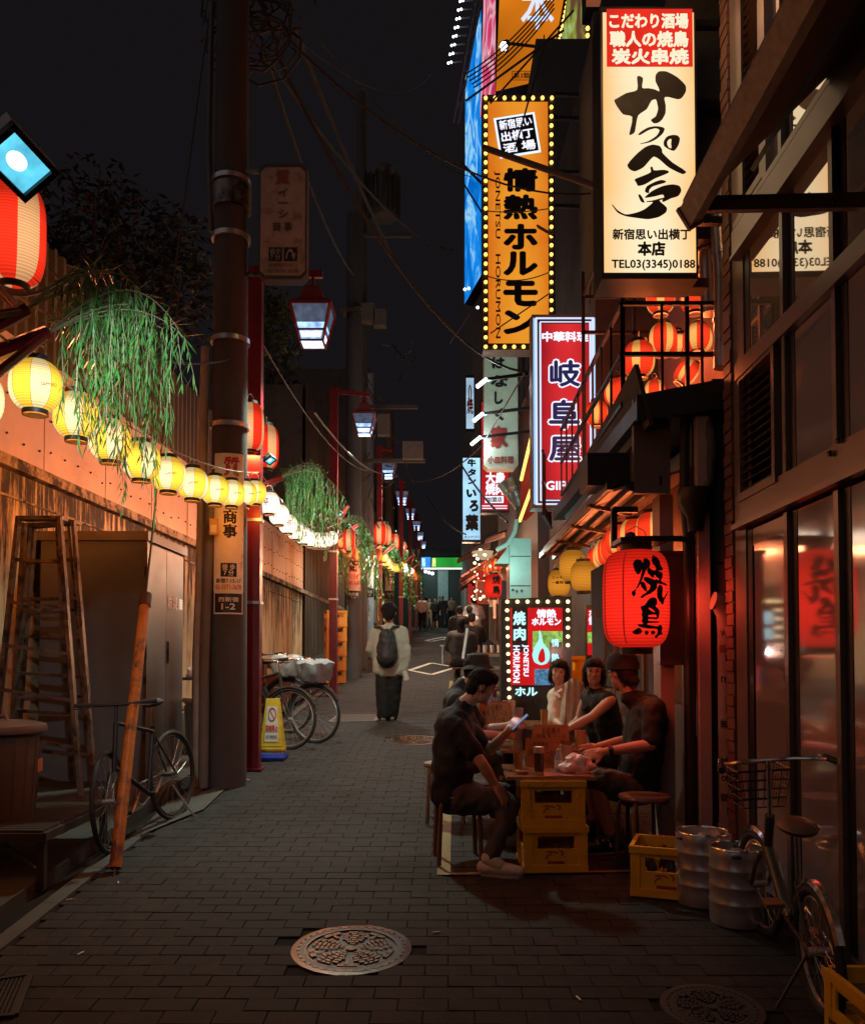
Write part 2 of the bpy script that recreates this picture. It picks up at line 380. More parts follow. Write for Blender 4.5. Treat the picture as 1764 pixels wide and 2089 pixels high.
# cast iron covers
def manhole(c, r, label, ring=24, mat=castiron):
    t = thing('manhole_cover', label, 'manhole cover', (c.x, c.y, gz(c.y)))
    M = Matrix.Rotation(tilt, 3, 'X')
    mb = MB(); mb.lathe([(r+.02, -.02), (r+.02, .0), (r-.01, .002), (r-.012, -.004)], c, 48, M=M); part('outer_ring', mb, mat, t, True)
    mb = MB(); mb.lathe([(r-.016, -.02), (r-.016, .001), (r-.05, .002), (r-.055, -.006), (0.001, -.006)], c, 48, M=M); part('plate', mb, black if mat is castiron else mat, t, True)
    mb = MB()
    def wedge(r0, r1, a0, a1, z=.003):
        n = max(2, int((a1-a0)/.12)); vs = []
        for i in range(n+1):
            a = a0+(a1-a0)*i/n
            for rr in (r0, r1): vs.append(V(c)+M @ V((rr*cos(a), rr*sin(a), z)))
        k = len(vs); vs += [p-V((0, 0, .008)) for p in vs]
        fs = [(2*i, 2*i+1, 2*i+3, 2*i+2) for i in range(n)]+[(2*i, 2*i+2, 2*i+2+k, 2*i+k) for i in range(n)]+[(2*i+1, 2*i+1+k, 2*i+3+k, 2*i+3) for i in range(n)]
        mb.add(vs, fs)
    for k in range(36): wedge(r*.90, r*.97, k*2*pi/36, k*2*pi/36+.11)
    wedge(r*.80, r*.83, 0, 2*pi)
    for k in range(5):
        a = k*2*pi/5+.3
        for q in range(7):
            rr = r*(.16+.085*q); w = .5*sin(pi*(q+1.4)/8.6)
            for e in range(3):
                a0 = a-w+e*w*.68+(q % 2)*.05; wedge(rr, rr+r*.06, a0, a0+w*.5)
        wedge(r*.5, r*.76, a+.56, a+.66); wedge(r*.66, r*.76, a+.4, a+.86)
    wedge(.001, r*.1, 0, 2*pi)
    part('relief', mb, mat, t)
    return t
manhole(MH[0][0], .285, 'round cast iron manhole cover with flower relief glinting in lantern light in the foreground')
manhole(MH[1][0], .33, 'round manhole cover in the lane beside the man with the phone')
manhole(MH[2][0], .2, 'small dark cover set in the pavers near the parked folding bicycle', mat=pbr('dull_iron', (.03, .026, .025), .75))
# drain grate lower left, rectangular access cover by the walking man
def grate(pts, label, nb, mat, name='drain_grate', cat='drain grate'):
    c = sum(pts, V((0, 0, 0)))/4; t = thing(name, label, cat, c)
    a, b, cc, d = pts; up = V((0, 0, 1))
    mb = MB()
    for p, q in ((a, b), (b, cc), (cc, d), (d, a)): mb.beam(p+up*.004, q+up*.004, .03, .02)
    part('frame', mb, mat, t)
    for i in range(1, nb):
        m = MB(); m.beam(a.lerp(b, i/nb)+up*.002, d.lerp(cc, i/nb)+up*.002, .012, .014); part('bar', m, mat, t)
gm = pbr('grate_iron', (.05, .043, .04), .55, .6)
grate([G(-60, 2010), G(62, 1992), G(30, 2075), G(-110, 2085)], 'rusty rectangular drain grate at the edge of the lane, lower left', 14, gm)
p1, p2, p3, p4 = G(672, 1474), G(765, 1472), G(775, 1456), G(695, 1457)
t = thing('access_cover', 'rectangular steel access cover with pale frame between bicycles and walking man', 'access cover', (p1+p3)/2)
mb = MB()
for p, q in ((p1, p2), (p2, p3), (p3, p4), (p4, p1)): mb.beam(p+V((0, 0, .006)), q+V((0, 0, .006)), .045, .012)
part('frame', mb, pbr('pale_steel', (.16, .12, .10), .7, .0), t)
part('plate', MB().quad(*[p+V((0, 0, .005)) for p in (p1, p2, p3, p4)]), pbr('plate_steel', (.05, .035, .03), .8, scale=60, var=.5), t)
# road paint: the white diamonds and the yellow pitch line
wp = pbr('worn_white_paint', (.62, .58, .54), .6, var=.3, scale=30, bump=.1, col2=(.2, .17, .16), amt2=.42, sc2=9)
yp = pbr('worn_yellow_paint', (.20, .13, .03), .6, var=.3, scale=30, bump=.1, col2=(.2, .15, .07), amt2=.42, sc2=9)
def strip(pts, w, mat, name, z=.006):
    mb = MB()
    for i in range(len(pts)-1):
        p, q = V(pts[i]), V(pts[i+1]); d = (q-p); n = V((-d.y, d.x, 0)).normalized()*w/2; u = V((0, 0, z+.0006*i))
        mb.quad(p-n+u, q-n+u, q+n+u, p+n+u)
    return solo(name, mb, mat, kind='structure')
dia = [G(835, 1368), G(880, 1353), G(930, 1362), G(880, 1377), G(835, 1368)]
strip(dia, .13, wp, 'road_marking'); strip([G(868, 1307), G(905, 1300), G(915, 1303), G(880, 1309), G(868, 1307)], .16, wp, 'road_marking')
strip([G(905, 1787), G(921, 1390)], .085, yp, 'road_marking'); strip([G(903, 1786), G(1340, 1779)], .05, yp, 'road_marking', .009)
# left side: gutter, ledge
mb = MB()
def ribbon(mb, x0, z0, x1, z1, ya, yb):
    mb.quad((KX(ya)+x0, ya, gz(ya)+z0), (KX(yb)+x0, yb, gz(yb)+z0), (KX(yb)+x1, yb, gz(yb)+z1), (KX(ya)+x1, ya, gz(ya)+z1))
mb = MB()
for k in range(60):
    ya = .6+k*.62; yb = ya+.615
    for (x0, z0, x1, z1) in ((-.03, -.02, -.03, .012), (-.03, .012, -.13, .012), (-.13, .012, -.13, -.03)): ribbon(mb, x0, z0, x1, z1, ya, yb)
solo('kerb', mb, conc, kind='structure')
mb = MB(); ribbon(mb, -.13, -.027, -.27, -.027, .6, 40); solo('gutter', mb, mortar, kind='structure')
mb = MB()
for (x0, z0, x1, z1) in ((-.27, -.03, -.27, .06), (-.27, .06, -2.2, .07)): ribbon(mb, x0, z0, x1, z1, .6, 62)
solo('pavement', mb, pbr('pavement_concrete', (.05, .043, .04), .85, var=.35, scale=3, bump=.4, col2=(.04, .034, .03), amt2=.46), kind='structure')
mb = MB(); mb.quad(*[p+V((0, 0, .016)) for p in (G(275, 1712), G(415, 1655), G(470, 1603), G(340, 1640))]); solo('driveway_apron', mb, conc, kind='structure')
# ---------------------------------------------------------------- left retaining wall
wall_low = None
def stained(name, base, dark, ztop, reach):
    m, n, l, o = nodes(name)
    b = n.new('ShaderNodeBsdfPrincipled'); l.new(b.outputs[0], o.inputs[0]); b.inputs['Roughness'].default_value = .8
    g = n.new('ShaderNodeNewGeometry'); mp = n.new('ShaderNodeMapping'); mp.inputs['Scale'].default_value = (5, 5, .55); l.new(g.outputs['Position'], mp.inputs[0])
    n1 = n.new('ShaderNodeTexNoise'); n1.inputs['Scale'].default_value = 1.6; n1.inputs['Detail'].default_value = 9; n1.inputs['Roughness'].default_value = .75; l.new(mp.outputs[0], n1.inputs['Vector'])
    n2 = n.new('ShaderNodeTexNoise'); n2.inputs['Scale'].default_value = 1.1; n2.inputs['Detail'].default_value = 9; n2.inputs['Roughness'].default_value = .7; l.new(g.outputs['Position'], n2.inputs['Vector'])
    sp = n.new('ShaderNodeSeparateXYZ'); l.new(g.outputs['Position'], sp.inputs[0])
    r = n.new('ShaderNodeMapRange'); r.inputs[1].default_value = ztop-reach; r.inputs[2].default_value = ztop; r.inputs[3].default_value = -.06; r.inputs[4].default_value = .12; l.new(sp.outputs[2], r.inputs[0])
    a = n.new('ShaderNodeMath'); a.operation = 'ADD'; l.new(n1.outputs[0], a.inputs[0]); l.new(r.outputs[0], a.inputs[1])
    q = n.new('ShaderNodeMapRange'); q.inputs[1].default_value = .48; q.inputs[2].default_value = .60; l.new(a.outputs[0], q.inputs[0])
    q2 = n.new('ShaderNodeMapRange'); q2.inputs[1].default_value = .52; q2.inputs[2].default_value = .68; q2.inputs[4].default_value = .7; l.new(n2.outputs[0], q2.inputs[0])
    mxm = n.new('ShaderNodeMath'); mxm.operation = 'MAXIMUM'; l.new(q.outputs[0], mxm.inputs[0]); l.new(q2.outputs[0], mxm.inputs[1])
    mx = n.new('ShaderNodeMix'); mx.data_type = 'RGBA'; l.new(mxm.outputs[0], mx.inputs[0]); mx.inputs[6].default_value = (*base, 1); mx.inputs[7].default_value = (*dark, 1)
    l.new(mx.outputs[2], b.inputs['Base Color'])
    bp = n.new('ShaderNodeBump'); bp.inputs['Strength'].default_value = .3; bp.inputs['Distance'].default_value = .02; l.new(n2.outputs[0], bp.inputs['Height']); l.new(bp.outputs[0], b.inputs['Normal'])
    MATS[name] = m; return m
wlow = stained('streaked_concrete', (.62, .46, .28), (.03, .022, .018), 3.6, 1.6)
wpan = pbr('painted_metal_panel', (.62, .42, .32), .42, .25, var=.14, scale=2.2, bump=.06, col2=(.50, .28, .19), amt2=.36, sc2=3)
wcor = pbr('corrugated_sheet', (.10, .085, .075), .6, .3, var=.25, scale=2, bump=.05, col2=(.12, .085, .065), amt2=.4, sc2=2)
ZL, ZP, ZC = 3.58, 4.68, 5.86
lw = thing('retaining_wall', 'stained concrete railway retaining wall topped by metal panels behind the yellow lanterns', 'wall', (LX(8), 8, gz(8)), kind='structure')
mb = MB(); y0, y1 = -1, 46
mb.add([(LX(y0), y0, -.3), (LX(y1), y1, gz(y1)-.1), (LX(y1), y1, ZL+.0), (LX(y0), y0, ZL), (LX(y0)-.5, y0, -.3), (LX(y1)-.5, y1, 3), (LX(y1)-.5, y1, ZL), (LX(y0)-.5, y0, ZL)], [(0, 1, 2, 3), (3, 2, 6, 7)])
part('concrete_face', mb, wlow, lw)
mb = MB(); mb.beam((LX(y0)+.03, y0, ZL-.06), (LX(y1)+.03, y1, ZL-.06), .14, .10); mb.beam((LX(y0)+.0, y0, ZL-.34), (LX(y1)+.0, y1, ZL-.34), .03, .02)
part('coping', mb, pbr('coping_concrete', (.34, .26, .18), .85, var=.4, scale=7, bump=.4, col2=(.035, .026, .02), amt2=.5, sc2=5), lw)
yy = -1+.0; ends = [-1.0, .9, 2.35, 3.8, 5.25, 6.65, 8.05, 9.48, 10.94]
while ends[-1] < 44: ends.append(ends[-1]+1.46)
bolt = MB()
for i in range(len(ends)-1):
    a, b = ends[i]+.012, ends[i+1]-.012; o_ = R.uniform(0, .008)
    m = MB(); m.slab([(LX(a)+.02+o_, a, ZL+.01), (LX(b)+.02+o_, b, ZL+.01), (LX(b)+.02+o_, b, ZP), (LX(a)+.02+o_, a, ZP)], (1, -.025, 0), .02)
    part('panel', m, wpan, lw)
    if a < 22:
        for k in range(5):
            for fz in (.18, .5, .86):
                q = a+.1+(b-a-.2)*k/4; bolt.ball((LX(q)+.032+o_, q, ZL+(ZP-ZL)*fz+R.uniform(-.03, .03)), .012, 6)
part('bolts', bolt, black, lw, kind='stuff')
mb = MB(); step = .075; y = -1.; pts = []; k = 0
while y < 17.4:
    pts.append((y, .0 if k % 4 in (0, 1) else .05)); y += step*.5 if k % 2 else step*.75; k += 1
for i in range(len(pts)-1):
    (ya, xa), (yb, xb) = pts[i], pts[i+1]; jit = .02*((i//22) % 2)
    mb.quad((LX(ya)-.06+xa, ya, ZP-.1), (LX(yb)-.06+xb, yb, ZP-.1), (LX(yb)-.06+xb, yb, ZC+jit), (LX(ya)-.06+xa, ya, ZC+jit))
part('corrugated_fence', mb, wcor, lw)
# taller corrugated shed and dim sheds further up the left side
mb = MB(); k = 0; y = 22.
while y < 30:
    x = LX(y)+.02+(0 if k % 2 else .06); yb = y+.12
    mb.quad((x, y, gz(y)), (x, yb, gz(yb)), (x, yb, 9.1-.02*k), (x, y, 9.1-.02*k))
    x2 = LX(yb)+.02+(.06 if k % 2 else 0); mb.quad((x, yb, gz(yb)), (x2, yb, gz(yb)), (x2, yb, 9.1), (x, yb, 9.1)); k += 1; y = yb
shed = thing('shed', 'tall grey corrugated shed standing over the left wall beyond the second street lamp', 'shed', (LX(24), 24, gz(24)))
part('sheeting', mb, wcor, shed)
mb = MB(); mb.bbox((LX(22)-3, 22, gz(22)), (LX(22)-.02, 30, 9.0)); part('walls', mb, darkwall, shed)
# dark building mass on the left far side, with a few small details
for i, (xa, xb, ya, yb, h, lab) in enumerate([(-9, -3.1, 34, 44, 11, 'dark unlit building block behind the transformer pole'), (-7, -2.5, 48, 60, 9, 'distant dark building at the left end of the lane')]):
    t = thing('dark_building', lab, 'building', ((xa+xb)/2, ya, gz(ya)), kind='structure')
    m = MB(); m.bbox((xa, ya, gz(ya)-.5), (xb, yb, gz(ya)+h)); part('wall', m, darkwall, t)
    for q in range(3):
        m = MB(); m.bbox((xb-1.5-1.6*q, ya-.04, gz(ya)+h*.6), (xb-.7-1.6*q, ya+.02, gz(ya)+h*.6+1.1)); w = part('window', m, bronze, t)
        m = MB(); m.bbox((xb-1.45-1.6*q, ya-.05, gz(ya)+h*.6+.05), (xb-.75-1.6*q, ya-.042, gz(ya)+h*.6+1.05)); part('pane', m, pbr('dark_glass', (.02, .02, .025), .1, spec=.6), w)
# foliage along the railway wall
def leafmass(name, label, pts, n, mat, size=.09, trunk=None, cat='tree'):
    c0 = V(pts[0][0]); base = V((c0.x, c0.y, 4.4)); t = thing(name, label, cat, base)
    mb = MB(); rr = random.Random(hash(label) % 999 if False else len(label)*7)
    for i in range(n):
        c, r = pts[rr.randrange(len(pts))]; d = V((rr.gauss(0, 1), rr.gauss(0, 1), rr.gauss(0, 1))); d.normalize()
        p = V(c)+V((d.x*r[0], d.y*r[1], d.z*r[2]))*rr.uniform(.35, 1.)
        if mnoise.noise(p*1.9) < -.18: continue
        a = rr.uniform(0, 6.28); e = V((cos(a), sin(a), rr.uniform(-.9, .3))).normalized(); f = e.cross(V((rr.uniform(-1, 1), rr.uniform(-1, 1), 1))).normalized(); s_ = size*rr.uniform(.4, 1.1)
        mb.add([p-f*s_*.3, p+e*s_, p+f*s_*.3, p-e*s_*.7], [(0, 1, 2, 3)])
    part('crown', mb, mat, t)
    m = MB()
    for c, r in pts:
        c = V(c); m.tube([base, base.lerp(c, .5)+V((rr.uniform(-.1, .1), 0, 0)), c], [.09, .06, .02], 6)
        for q in range(5): m.tube([c-V((0, 0, r[2]*.5)), c+V((rr.uniform(-1, 1)*r[0], rr.uniform(-1, 1)*r[1], rr.uniform(-.2, 1)*r[2]))], [.03, .008], 5)
    part('trunk', m, pbr('bark', (.06, .045, .035), .9, bump=.4), t, True)
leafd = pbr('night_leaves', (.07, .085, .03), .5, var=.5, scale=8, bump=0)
leafdk = pbr('dim_leaves', (.022, .02, .014), .6, var=.5, scale=8, bump=0)  # leaf colour darkened to stand for foliage out of the light
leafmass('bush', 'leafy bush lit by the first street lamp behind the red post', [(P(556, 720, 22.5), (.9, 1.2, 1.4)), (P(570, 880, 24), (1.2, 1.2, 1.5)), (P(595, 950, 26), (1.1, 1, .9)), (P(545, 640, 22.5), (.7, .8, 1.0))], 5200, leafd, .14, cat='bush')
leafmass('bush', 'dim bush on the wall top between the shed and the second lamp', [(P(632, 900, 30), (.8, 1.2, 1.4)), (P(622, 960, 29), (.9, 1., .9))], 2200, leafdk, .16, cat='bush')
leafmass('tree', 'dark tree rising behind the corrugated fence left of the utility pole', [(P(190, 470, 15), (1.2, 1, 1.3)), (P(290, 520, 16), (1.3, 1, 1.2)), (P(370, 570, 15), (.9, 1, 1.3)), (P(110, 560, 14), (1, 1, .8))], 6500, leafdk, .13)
# ---------------------------------------------------------------- right: glass fronted building
gf = thing('glass_fronted_building', 'bronze framed building front with mirror glass panes and louvres on the right', 'building', (RX(4), 4, gz(4)), kind='structure')
def rp(y, z, off=0.): return V((RX(y)-off, y, z))
def rbox(mb, ya, yb, za, zb, o0, o1, mi=0):
    pts = [rp(ya, za, o1), rp(yb, za, o1), rp(yb, zb, o1), rp(ya, zb, o1)]; q = [rp(ya, za, o0), rp(yb, za, o0), rp(yb, zb, o0), rp(ya, zb, o0)]
    mb.add(pts+q, [(0, 3, 2, 1), (4, 5, 6, 7), (0, 1, 5, 4), (2, 3, 7, 6), (0, 4, 7, 3), (1, 2, 6, 5)], mi)
mirror = pbr('mirror_window', (.80, .70, .60), .03, .80, var=.05, scale=1.2, bump=0, rvar=.0)
satin = pbr('satin_door_panel', (.66, .62, .64), .08, .66, var=.05, scale=2, bump=.0, rvar=.1)
m = MB(); rbox(m, -1.5, 5.6, -.3, 9.5, -.6, -.12); part('wall', m, darkwall, gf)
zf = lambda y: gz(y)
def pane(ya, yb, za, zb, mat=mirror, off=.0):
    m = MB(); rbox(m, ya, yb, za, zb, off-.02, off); return part('pane', m, mat, gf)
def rail(ya, yb, za, zb, o0=-.1, o1=.03, name='mullion', mat=bronze):
    m = MB(); rbox(m, ya, yb, za, zb, o0, o1); return part(name, m, mat, gf)
cols = [4.62, 4.005, 3.2, 2.4, 1.6, .8, 0]      # mullion positions
# vertical mullions, full height in three tiers
rail(5.30, 5.50, -.1, 9.4, -.1, .01)
rail(5.235, 5.27, 4.56, 9.4, -.1, .045)
rail(5.27, 5.30, 4.56, 9.4, -.1, -.02, mat=black)
for i, c in enumerate(cols):
    rail(c-.022, c+.022, 3.68, 4.39, -.12, .035); rail(c-.022, c+.022, 4.54, 9.4, -.12, .035)
    rail(c-.022, c+.022, 2.82, 3.575, -.12, .03); rail(c-.025, c+.025, .3 if c > 3 else .0, 2.6, -.12, .03)
rail(-1.5, 5.36, 4.39, 4.54, -.1, .06, 'transom'); rail(-1.5, 5.36, 4.355, 4.375, -.1, .075, 'transom'); rail(-1.5, 5.36, 4.56, 4.60, -.1, .05, 'transom')
rail(-1.5, 5.36, 3.575, 3.68, -.1, .05, 'transom')
rail(-1.5, 5.36, 2.655, 2.82, -.1, .03, 'transom'); rail(-1.5, 5.4, 2.62, 2.652, -.1, .07, 'lintel_edge')
edges = [5.30]+cols
for i in range(len(edges)-1):
    a, b = edges[i+1]+.02, edges[i]-.02
    if a > b: continue
    pane(a, b, 3.69, 4.38)
    if i == 0:
        pane(a, b-.10, .42, 2.50, satin, .0)
        rail(a, b, 2.50, 2.60, -.1, .0, 'door_head')
    else:
        pane(a, b, .3 if a > 2 else .0, 2.6, satin); pane(a, b, 2.83, 3.57, satin)
        pane(a, b, 4.62, 6.3); rail(a-.02, b+.02, 6.3, 6.42, -.1, .04, 'transom'); pane(a, b, 6.44, 9.3)
    for za, zb in ((3.69, 4.38), (4.62, 9.3), (2.83, 3.57), (.42 if a > 2 else .1, 2.6)):
        m = MB(); rbox(m, b-.075, b, za, zb, -.01, .004); part('reveal_shade', m, black, gf)  # flat black strip, stands in for the shade of a window recess
    if i > 0: rail(a-.02, b+.02, .28, .40, -.1, .005, 'door_rail')
rail(-1.5, 5.4, 9.4, 9.6, -.3, .1, 'parapet')
pane(4.67, 4.82, 4.62, 9.3)
rail(4.80, 4.86, 4.6, 9.4, -.1, .045)
slatm = pbr('louvre_slat', (.42, .27, .20), .45, .5, var=.1, bump=.02)
def louvre(ya, yb, za, zb, n, label):
    m = MB()
    rbox(m, ya, yb, zb-.05, zb, -.06, .045); rbox(m, ya, yb, za, za+.05, -.06, .045); rbox(m, ya, ya+.045, za+.05, zb-.05, -.06, .045); rbox(m, yb-.045, yb, za+.05, zb-.05, -.06, .045)
    fr = part('louvre_vent', m, bronze, gf, label=label)
    for i in range(n):
        z = za+.06+(zb-za-.12)*(i+.5)/n; h = (zb-za-.12)/n
        mm = MB(); A = [rp(ya+.045, z-h*.45, .035), rp(yb-.045, z-h*.45, .035), rp(yb-.045, z+h*.35, -.05), rp(ya+.045, z+h*.35, -.05)]
        mm.slab(A, (-1, 0, -1), .006); part('slat', mm, slatm, fr)
louvre(4.72, 5.34, 2.79, 3.60, 13, 'horizontal louvres with a bright lower sill')
louvre(4.86, 5.235, 4.62, 6.3, 26, 'tall upper louvres'); louvre(4.86, 5.235, 6.42, 9.3, 34, 'topmost louvres')
# pale latch fittings, base plinth
for yy_, zz in ((4.02, 2.78), (3.93, 2.82)):
    m = MB(); m.ball(rp(yy_, zz, .045), .018, 8); part('latch', m, chrome, gf, True)
# brick corner pilaster
brk = pbr('glazed_brick', (.14, .07, .05), .45, var=.35, scale=12, bump=.1)
bp_ = thing('brick_pilaster', 'narrow column of stacked bricks at the far corner of the glass building', 'pillar', (RX(5.6), 5.6, gz(5.6)), kind='structure')
m = MB(); rbox(m, 5.515, 5.65, .3, 9.4, -.3, .012); part('mortar_bed', m, conc, bp_)
bmesh_ = None; n_ = 0
for k in range(118):
    z = .42+k*.076
    mm = MB(); rbox(mm, 5.51, 5.655, z+.004, z+.070, -.25, .022+.004*(k % 3)); 
    if k < 118: part('brick', mm, brk, bp_)
# big retractable awning over the glass front
aw = thing('retractable_awning', 'large dark fabric awning with a grey front bar above the glass front', 'awning', (1.6, 3.8, 4.2))
fabr = pbr('dark_awning_cloth', (.12, .08, .065), .75, var=.15, scale=5, bump=.1)
T0 = P(1412, 432, 4.0); ya, yb = 4.0, 1.0
fx = lambda y: T0.x+.025*(y-4)
m = MB(); m.slab([(fx(ya), ya, T0.z+.02), (fx(yb), yb, T0.z+.02), (RX(yb)-.03, yb, 4.64), (RX(ya)-.03, ya, 4.64)], (-.7, 0, .7), .012); part('fabric', m, fabr, aw)
m = MB(); m.slab([(fx(ya)+.28, ya-.002, T0.z+.21), (fx(yb)+.28, yb, T0.z+.21), (fx(yb)+.285, yb, T0.z+.215), (fx(ya)+.285, ya-.002, T0.z+.215)], (-.7, 0, .7), .022); part('seam', m, black, aw)
m = MB(); m.beam((fx(ya), ya+.02, T0.z), (fx(yb), yb, T0.z), .07, .10, (-.6, 0, 1)); m.beam((fx(ya)-.03, ya+.0, T0.z+.045), (fx(yb)-.03, yb, T0.z+.045), .03, .03); part('front_bar', m, pbr('awning_bar', (.22, .21, .20), .55, .3, var=.5, scale=25, bump=.3), aw)
m = MB(); m.beam((fx(ya), ya+.045, T0.z-.0), (fx(ya), ya+.02, T0.z), .085, .12, (-.6, 0, 1)); part('end_cap', m, pbr('cap_brown', (.14, .06, .045), .5), aw)
m = MB(); m.beam(P(1428, 417, 3.97), P(1790, 410, 3.72), .035, .07); part('folding_arm', m, bronze, aw)
for q in (P(1435, 417, 3.93), P(1700, 411, 3.76)):
    m = MB(); m.ball(q, .012, 8); part('arm_bolt', m, black, aw, True)
# ---------------------------------------------------------------- right: restaurant A (y 6 .. 10.4)
ra = thing('grill_restaurant', 'dark two storey grill restaurant with lantern balcony and street awning', 'building', (2.2, 6, gz(6)), kind='structure')
m = MB(); m.bbox((1.84, 5.95, .3), (4.6, 6.08, 3.58)); part('end_wall', m, darkwall, ra)
for k in range(5):
    m = MB(); m.bbox((1.98, 5.925, .5+k*.66), (2.6, 5.95, .5+k*.66+.64)); part('panel', m, pbr('end_panel', (.075, .06, .054), .7, var=.2), ra)
m = MB(); m.bbox((1.98, 6.08, .3), (2.15, 10.4, 3.45)); part('front_wall', m, pbr('red_brown_wall', (.20, .13, .105), .6, var=.2, col2=(.1, .06, .05)), ra)
m = MB(); m.slab([(1.42, 5.85, 3.60), (1.46, 10.2, 3.60), (4.6, 10.2, 3.78), (4.6, 5.85, 3.78)], (0, 0, 1), .13); part('roof', m, black, ra)
m = MB(); m.bbox((1.99, 10.2, .3), (4.6, 10.45, 9.8)); part('far_wall', m, darkwall, ra)
m = MB(); m.bbox((2.75, 6.4, 3.96), (4.6, 10.2, 9.2)); part('upper_wall', m, pbr('red_spill_render', (.34, .16, .12), .7, var=.2), ra)  # upper wall made redder, lantern spill put into its colour
# fascia board running along the street
m = MB(); m.slab([(1.40, 5.8, 3.84), (1.50, 9.9, 3.62), (1.58, 9.9, 3.40), (1.50, 5.8, 3.42)], (-1, 0, 0), .03); part('fascia', m, pbr('fascia_cloth', (.03, .024, .022), .8, var=.1), ra)
m = MB(); m.slab([(1.42, 5.82, 3.63), (1.42, 5.82, 3.45), (2.6, 5.82, 3.62), (2.6, 5.82, 3.86)], (0, -1, 0), .03); part('eave_board', m, black, ra)
# sloping awning beneath: soffit panels lit from below
sof = pbr('soffit_panel', (.48, .36, .30), .45, .1, var=.1, bump=.02)
for k, (ya, yb) in enumerate([(6.1, 7.1), (7.12, 8.1), (8.12, 9.1), (9.12, 10.1)]):
    m = MB(); m.slab([(1.28, ya, 3.02), (1.28, yb, 3.02), (1.97, yb, 3.22), (1.97, ya, 3.22)], (0, 0, 1), .02); part('soffit_panel', m, sof, ra)
for x, z, w in ((1.27, 3.04, .05), (1.42, 3.03, .035), (1.62, 3.07, .04)):
    m = MB(); m.beam((x, 6.0, z), (x+.05, 10.2, z), w, .07); part('awning_rail', m, black, ra)
m = MB(); m.tube([(1.34, 6.6, 3.12), (1.38, 10.1, 3.12)], .05, 12); part('awning_roller', m, redpaint, ra, True)
m = MB(); m.bbox((1.13, 6.12, 3.06), (1.44, 6.45, 3.30)); part('awning_cassette', m, black, ra)
m = MB(); m.bbox((1.44, 6.0, 2.98), (1.70, 6.06, 3.66)); part('hanging_panel', m, pbr('dim_panel', (.16, .13, .12), .6, var=.15), ra)
for k in range(4):
    m = MB(); m.beam((1.22+.02*k, 6.6+k, 3.0), (1.62+.02*k, 6.9+k, 2.98), .03, .03); part('awning_arm', m, alu, ra)
# upright members at the shop corner
redlit = pbr('painted_post', (.42, .30, .27), .5, var=.12, bump=.03)
m = MB(); m.bbox((1.66, 6.15, .4), (1.76, 6.35, 3.0)); part('corner_post', m, redlit, ra)
m = MB(); m.bbox((1.85, 5.86, .4), (1.93, 5.94, 3.5)); part('corner_post', m, redlit, ra)
m = MB(); m.tube([(1.80, 5.92, .42), (1.80, 5.92, 2.6), (1.78, 5.95, 2.9), (1.80, 5.97, 3.6)], .035, 10); part('downpipe', m, black, ra, True)
m = MB(); m.lathe([(.05, 0), (.06, .1), (.12, .2), (.12, .3)], (1.83, 5.86, 2.68), 14); part('rain_hopper', m, black, ra, True)
m = MB(); m.tube([(1.93, 5.9, 3.5), (1.95, 5.85, 3.3), (1.94, 5.88, 3.05), (1.86, 5.86, 2.9)], .035, 10); part('downpipe', m, darkwall, ra, True)
m = MB(); m.bbox((1.63, 6.05, 1.75), (1.80, 6.12, 2.55)); m.bbox((1.615, 6.03, 2.55), (1.815, 6.14, 2.57)); part('meter_box', m, pbr('meter_box_grey', (.12, .085, .08), .4, .3), ra)
# shopfront: doors with lit shelves seen behind the diners
for k in range(6):
    y = 6.5+k*.62
    m = MB(); m.bbox((1.93, y, .45+gz(y)*.2), (1.975, y+.05, 2.75)); part('door_stile', m, pbr('dark_timber', (.09, .055, .04), .55), ra)
    m = MB(); m.bbox((1.955, y+.05, 1.35+gz(y)*.2), (1.972, y+.62, 2.6)); part('pane', m, pbr('shop_glass', (.10, .07, .06), .12, .4, var=.2, scale=4), ra)
    m = MB(); m.bbox((1.945, y+.05, .45), (1.972, y+.62, 1.33+gz(y)*.2)); part('door_panel', m, pbr('dark_timber', (.09, .055, .04), .55), ra)
# balcony railings with bars
bar = pbr('black_iron', (.02, .016, .016), .5, .3)
def railing(p0, p1, z0, z1, nb, nm='balcony_railing', lab=None):
    t = thing(nm, lab, 'railing', ((p0[0]+p1[0])/2, (p0[1]+p1[1])/2, z0)); a, b = V((*p0, 0)), V((*p1, 0))
    for z in (z0, (z0+z1)/2, z1): part('rail', MB().beam(a+V((0, 0, z)), b+V((0, 0, z)), .03, .03), bar, t)
    for i in range(nb+1):
        p = a.lerp(b, i/nb); part('bar', MB().beam(p+V((0, 0, z0)), p+V((0, 0, z1)), .018, .018), bar, t)
railing((1.44, 6.35), (1.52, 9.9), 3.72, 4.5, 8, lab='black iron balcony railing running along the lane above the fascia')
railing((1.44, 6.35), (2.35, 6.35), 3.72, 4.5, 3, lab='black iron balcony railing facing the camera beneath the striped lanterns')
railing((1.30, 9.9), (1.55, 11.0), 3.5, 4.25, 8, lab='short stair railing in front of the red Gifu sign')
t = thing('lantern_rack', 'black steel grid that the balcony lanterns hang from', 'rack', (1.9, 7, 3.95))
for z in (5.0, 5.35):
    part('rail', MB().beam((1.46, 6.5, z), (2.55, 6.5, z), .03, .03), bar, t); part('rail', MB().beam((1.46, 8.2, z), (2.7, 8.2, z), .03, .03), bar, t)
for x in (1.48, 1.98, 2.5):
    part('upright', MB().beam((x, 6.5, 3.7), (x, 6.5, 5.6), .03, .03), bar, t); part('upright', MB().beam((x, 8.2, 3.7), (x, 8.2, 5.6), .03, .03), bar, t)
    part('rail', MB().beam((x, 6.5, 5.35), (x, 8.2, 5.35), .025, .025), bar, t)
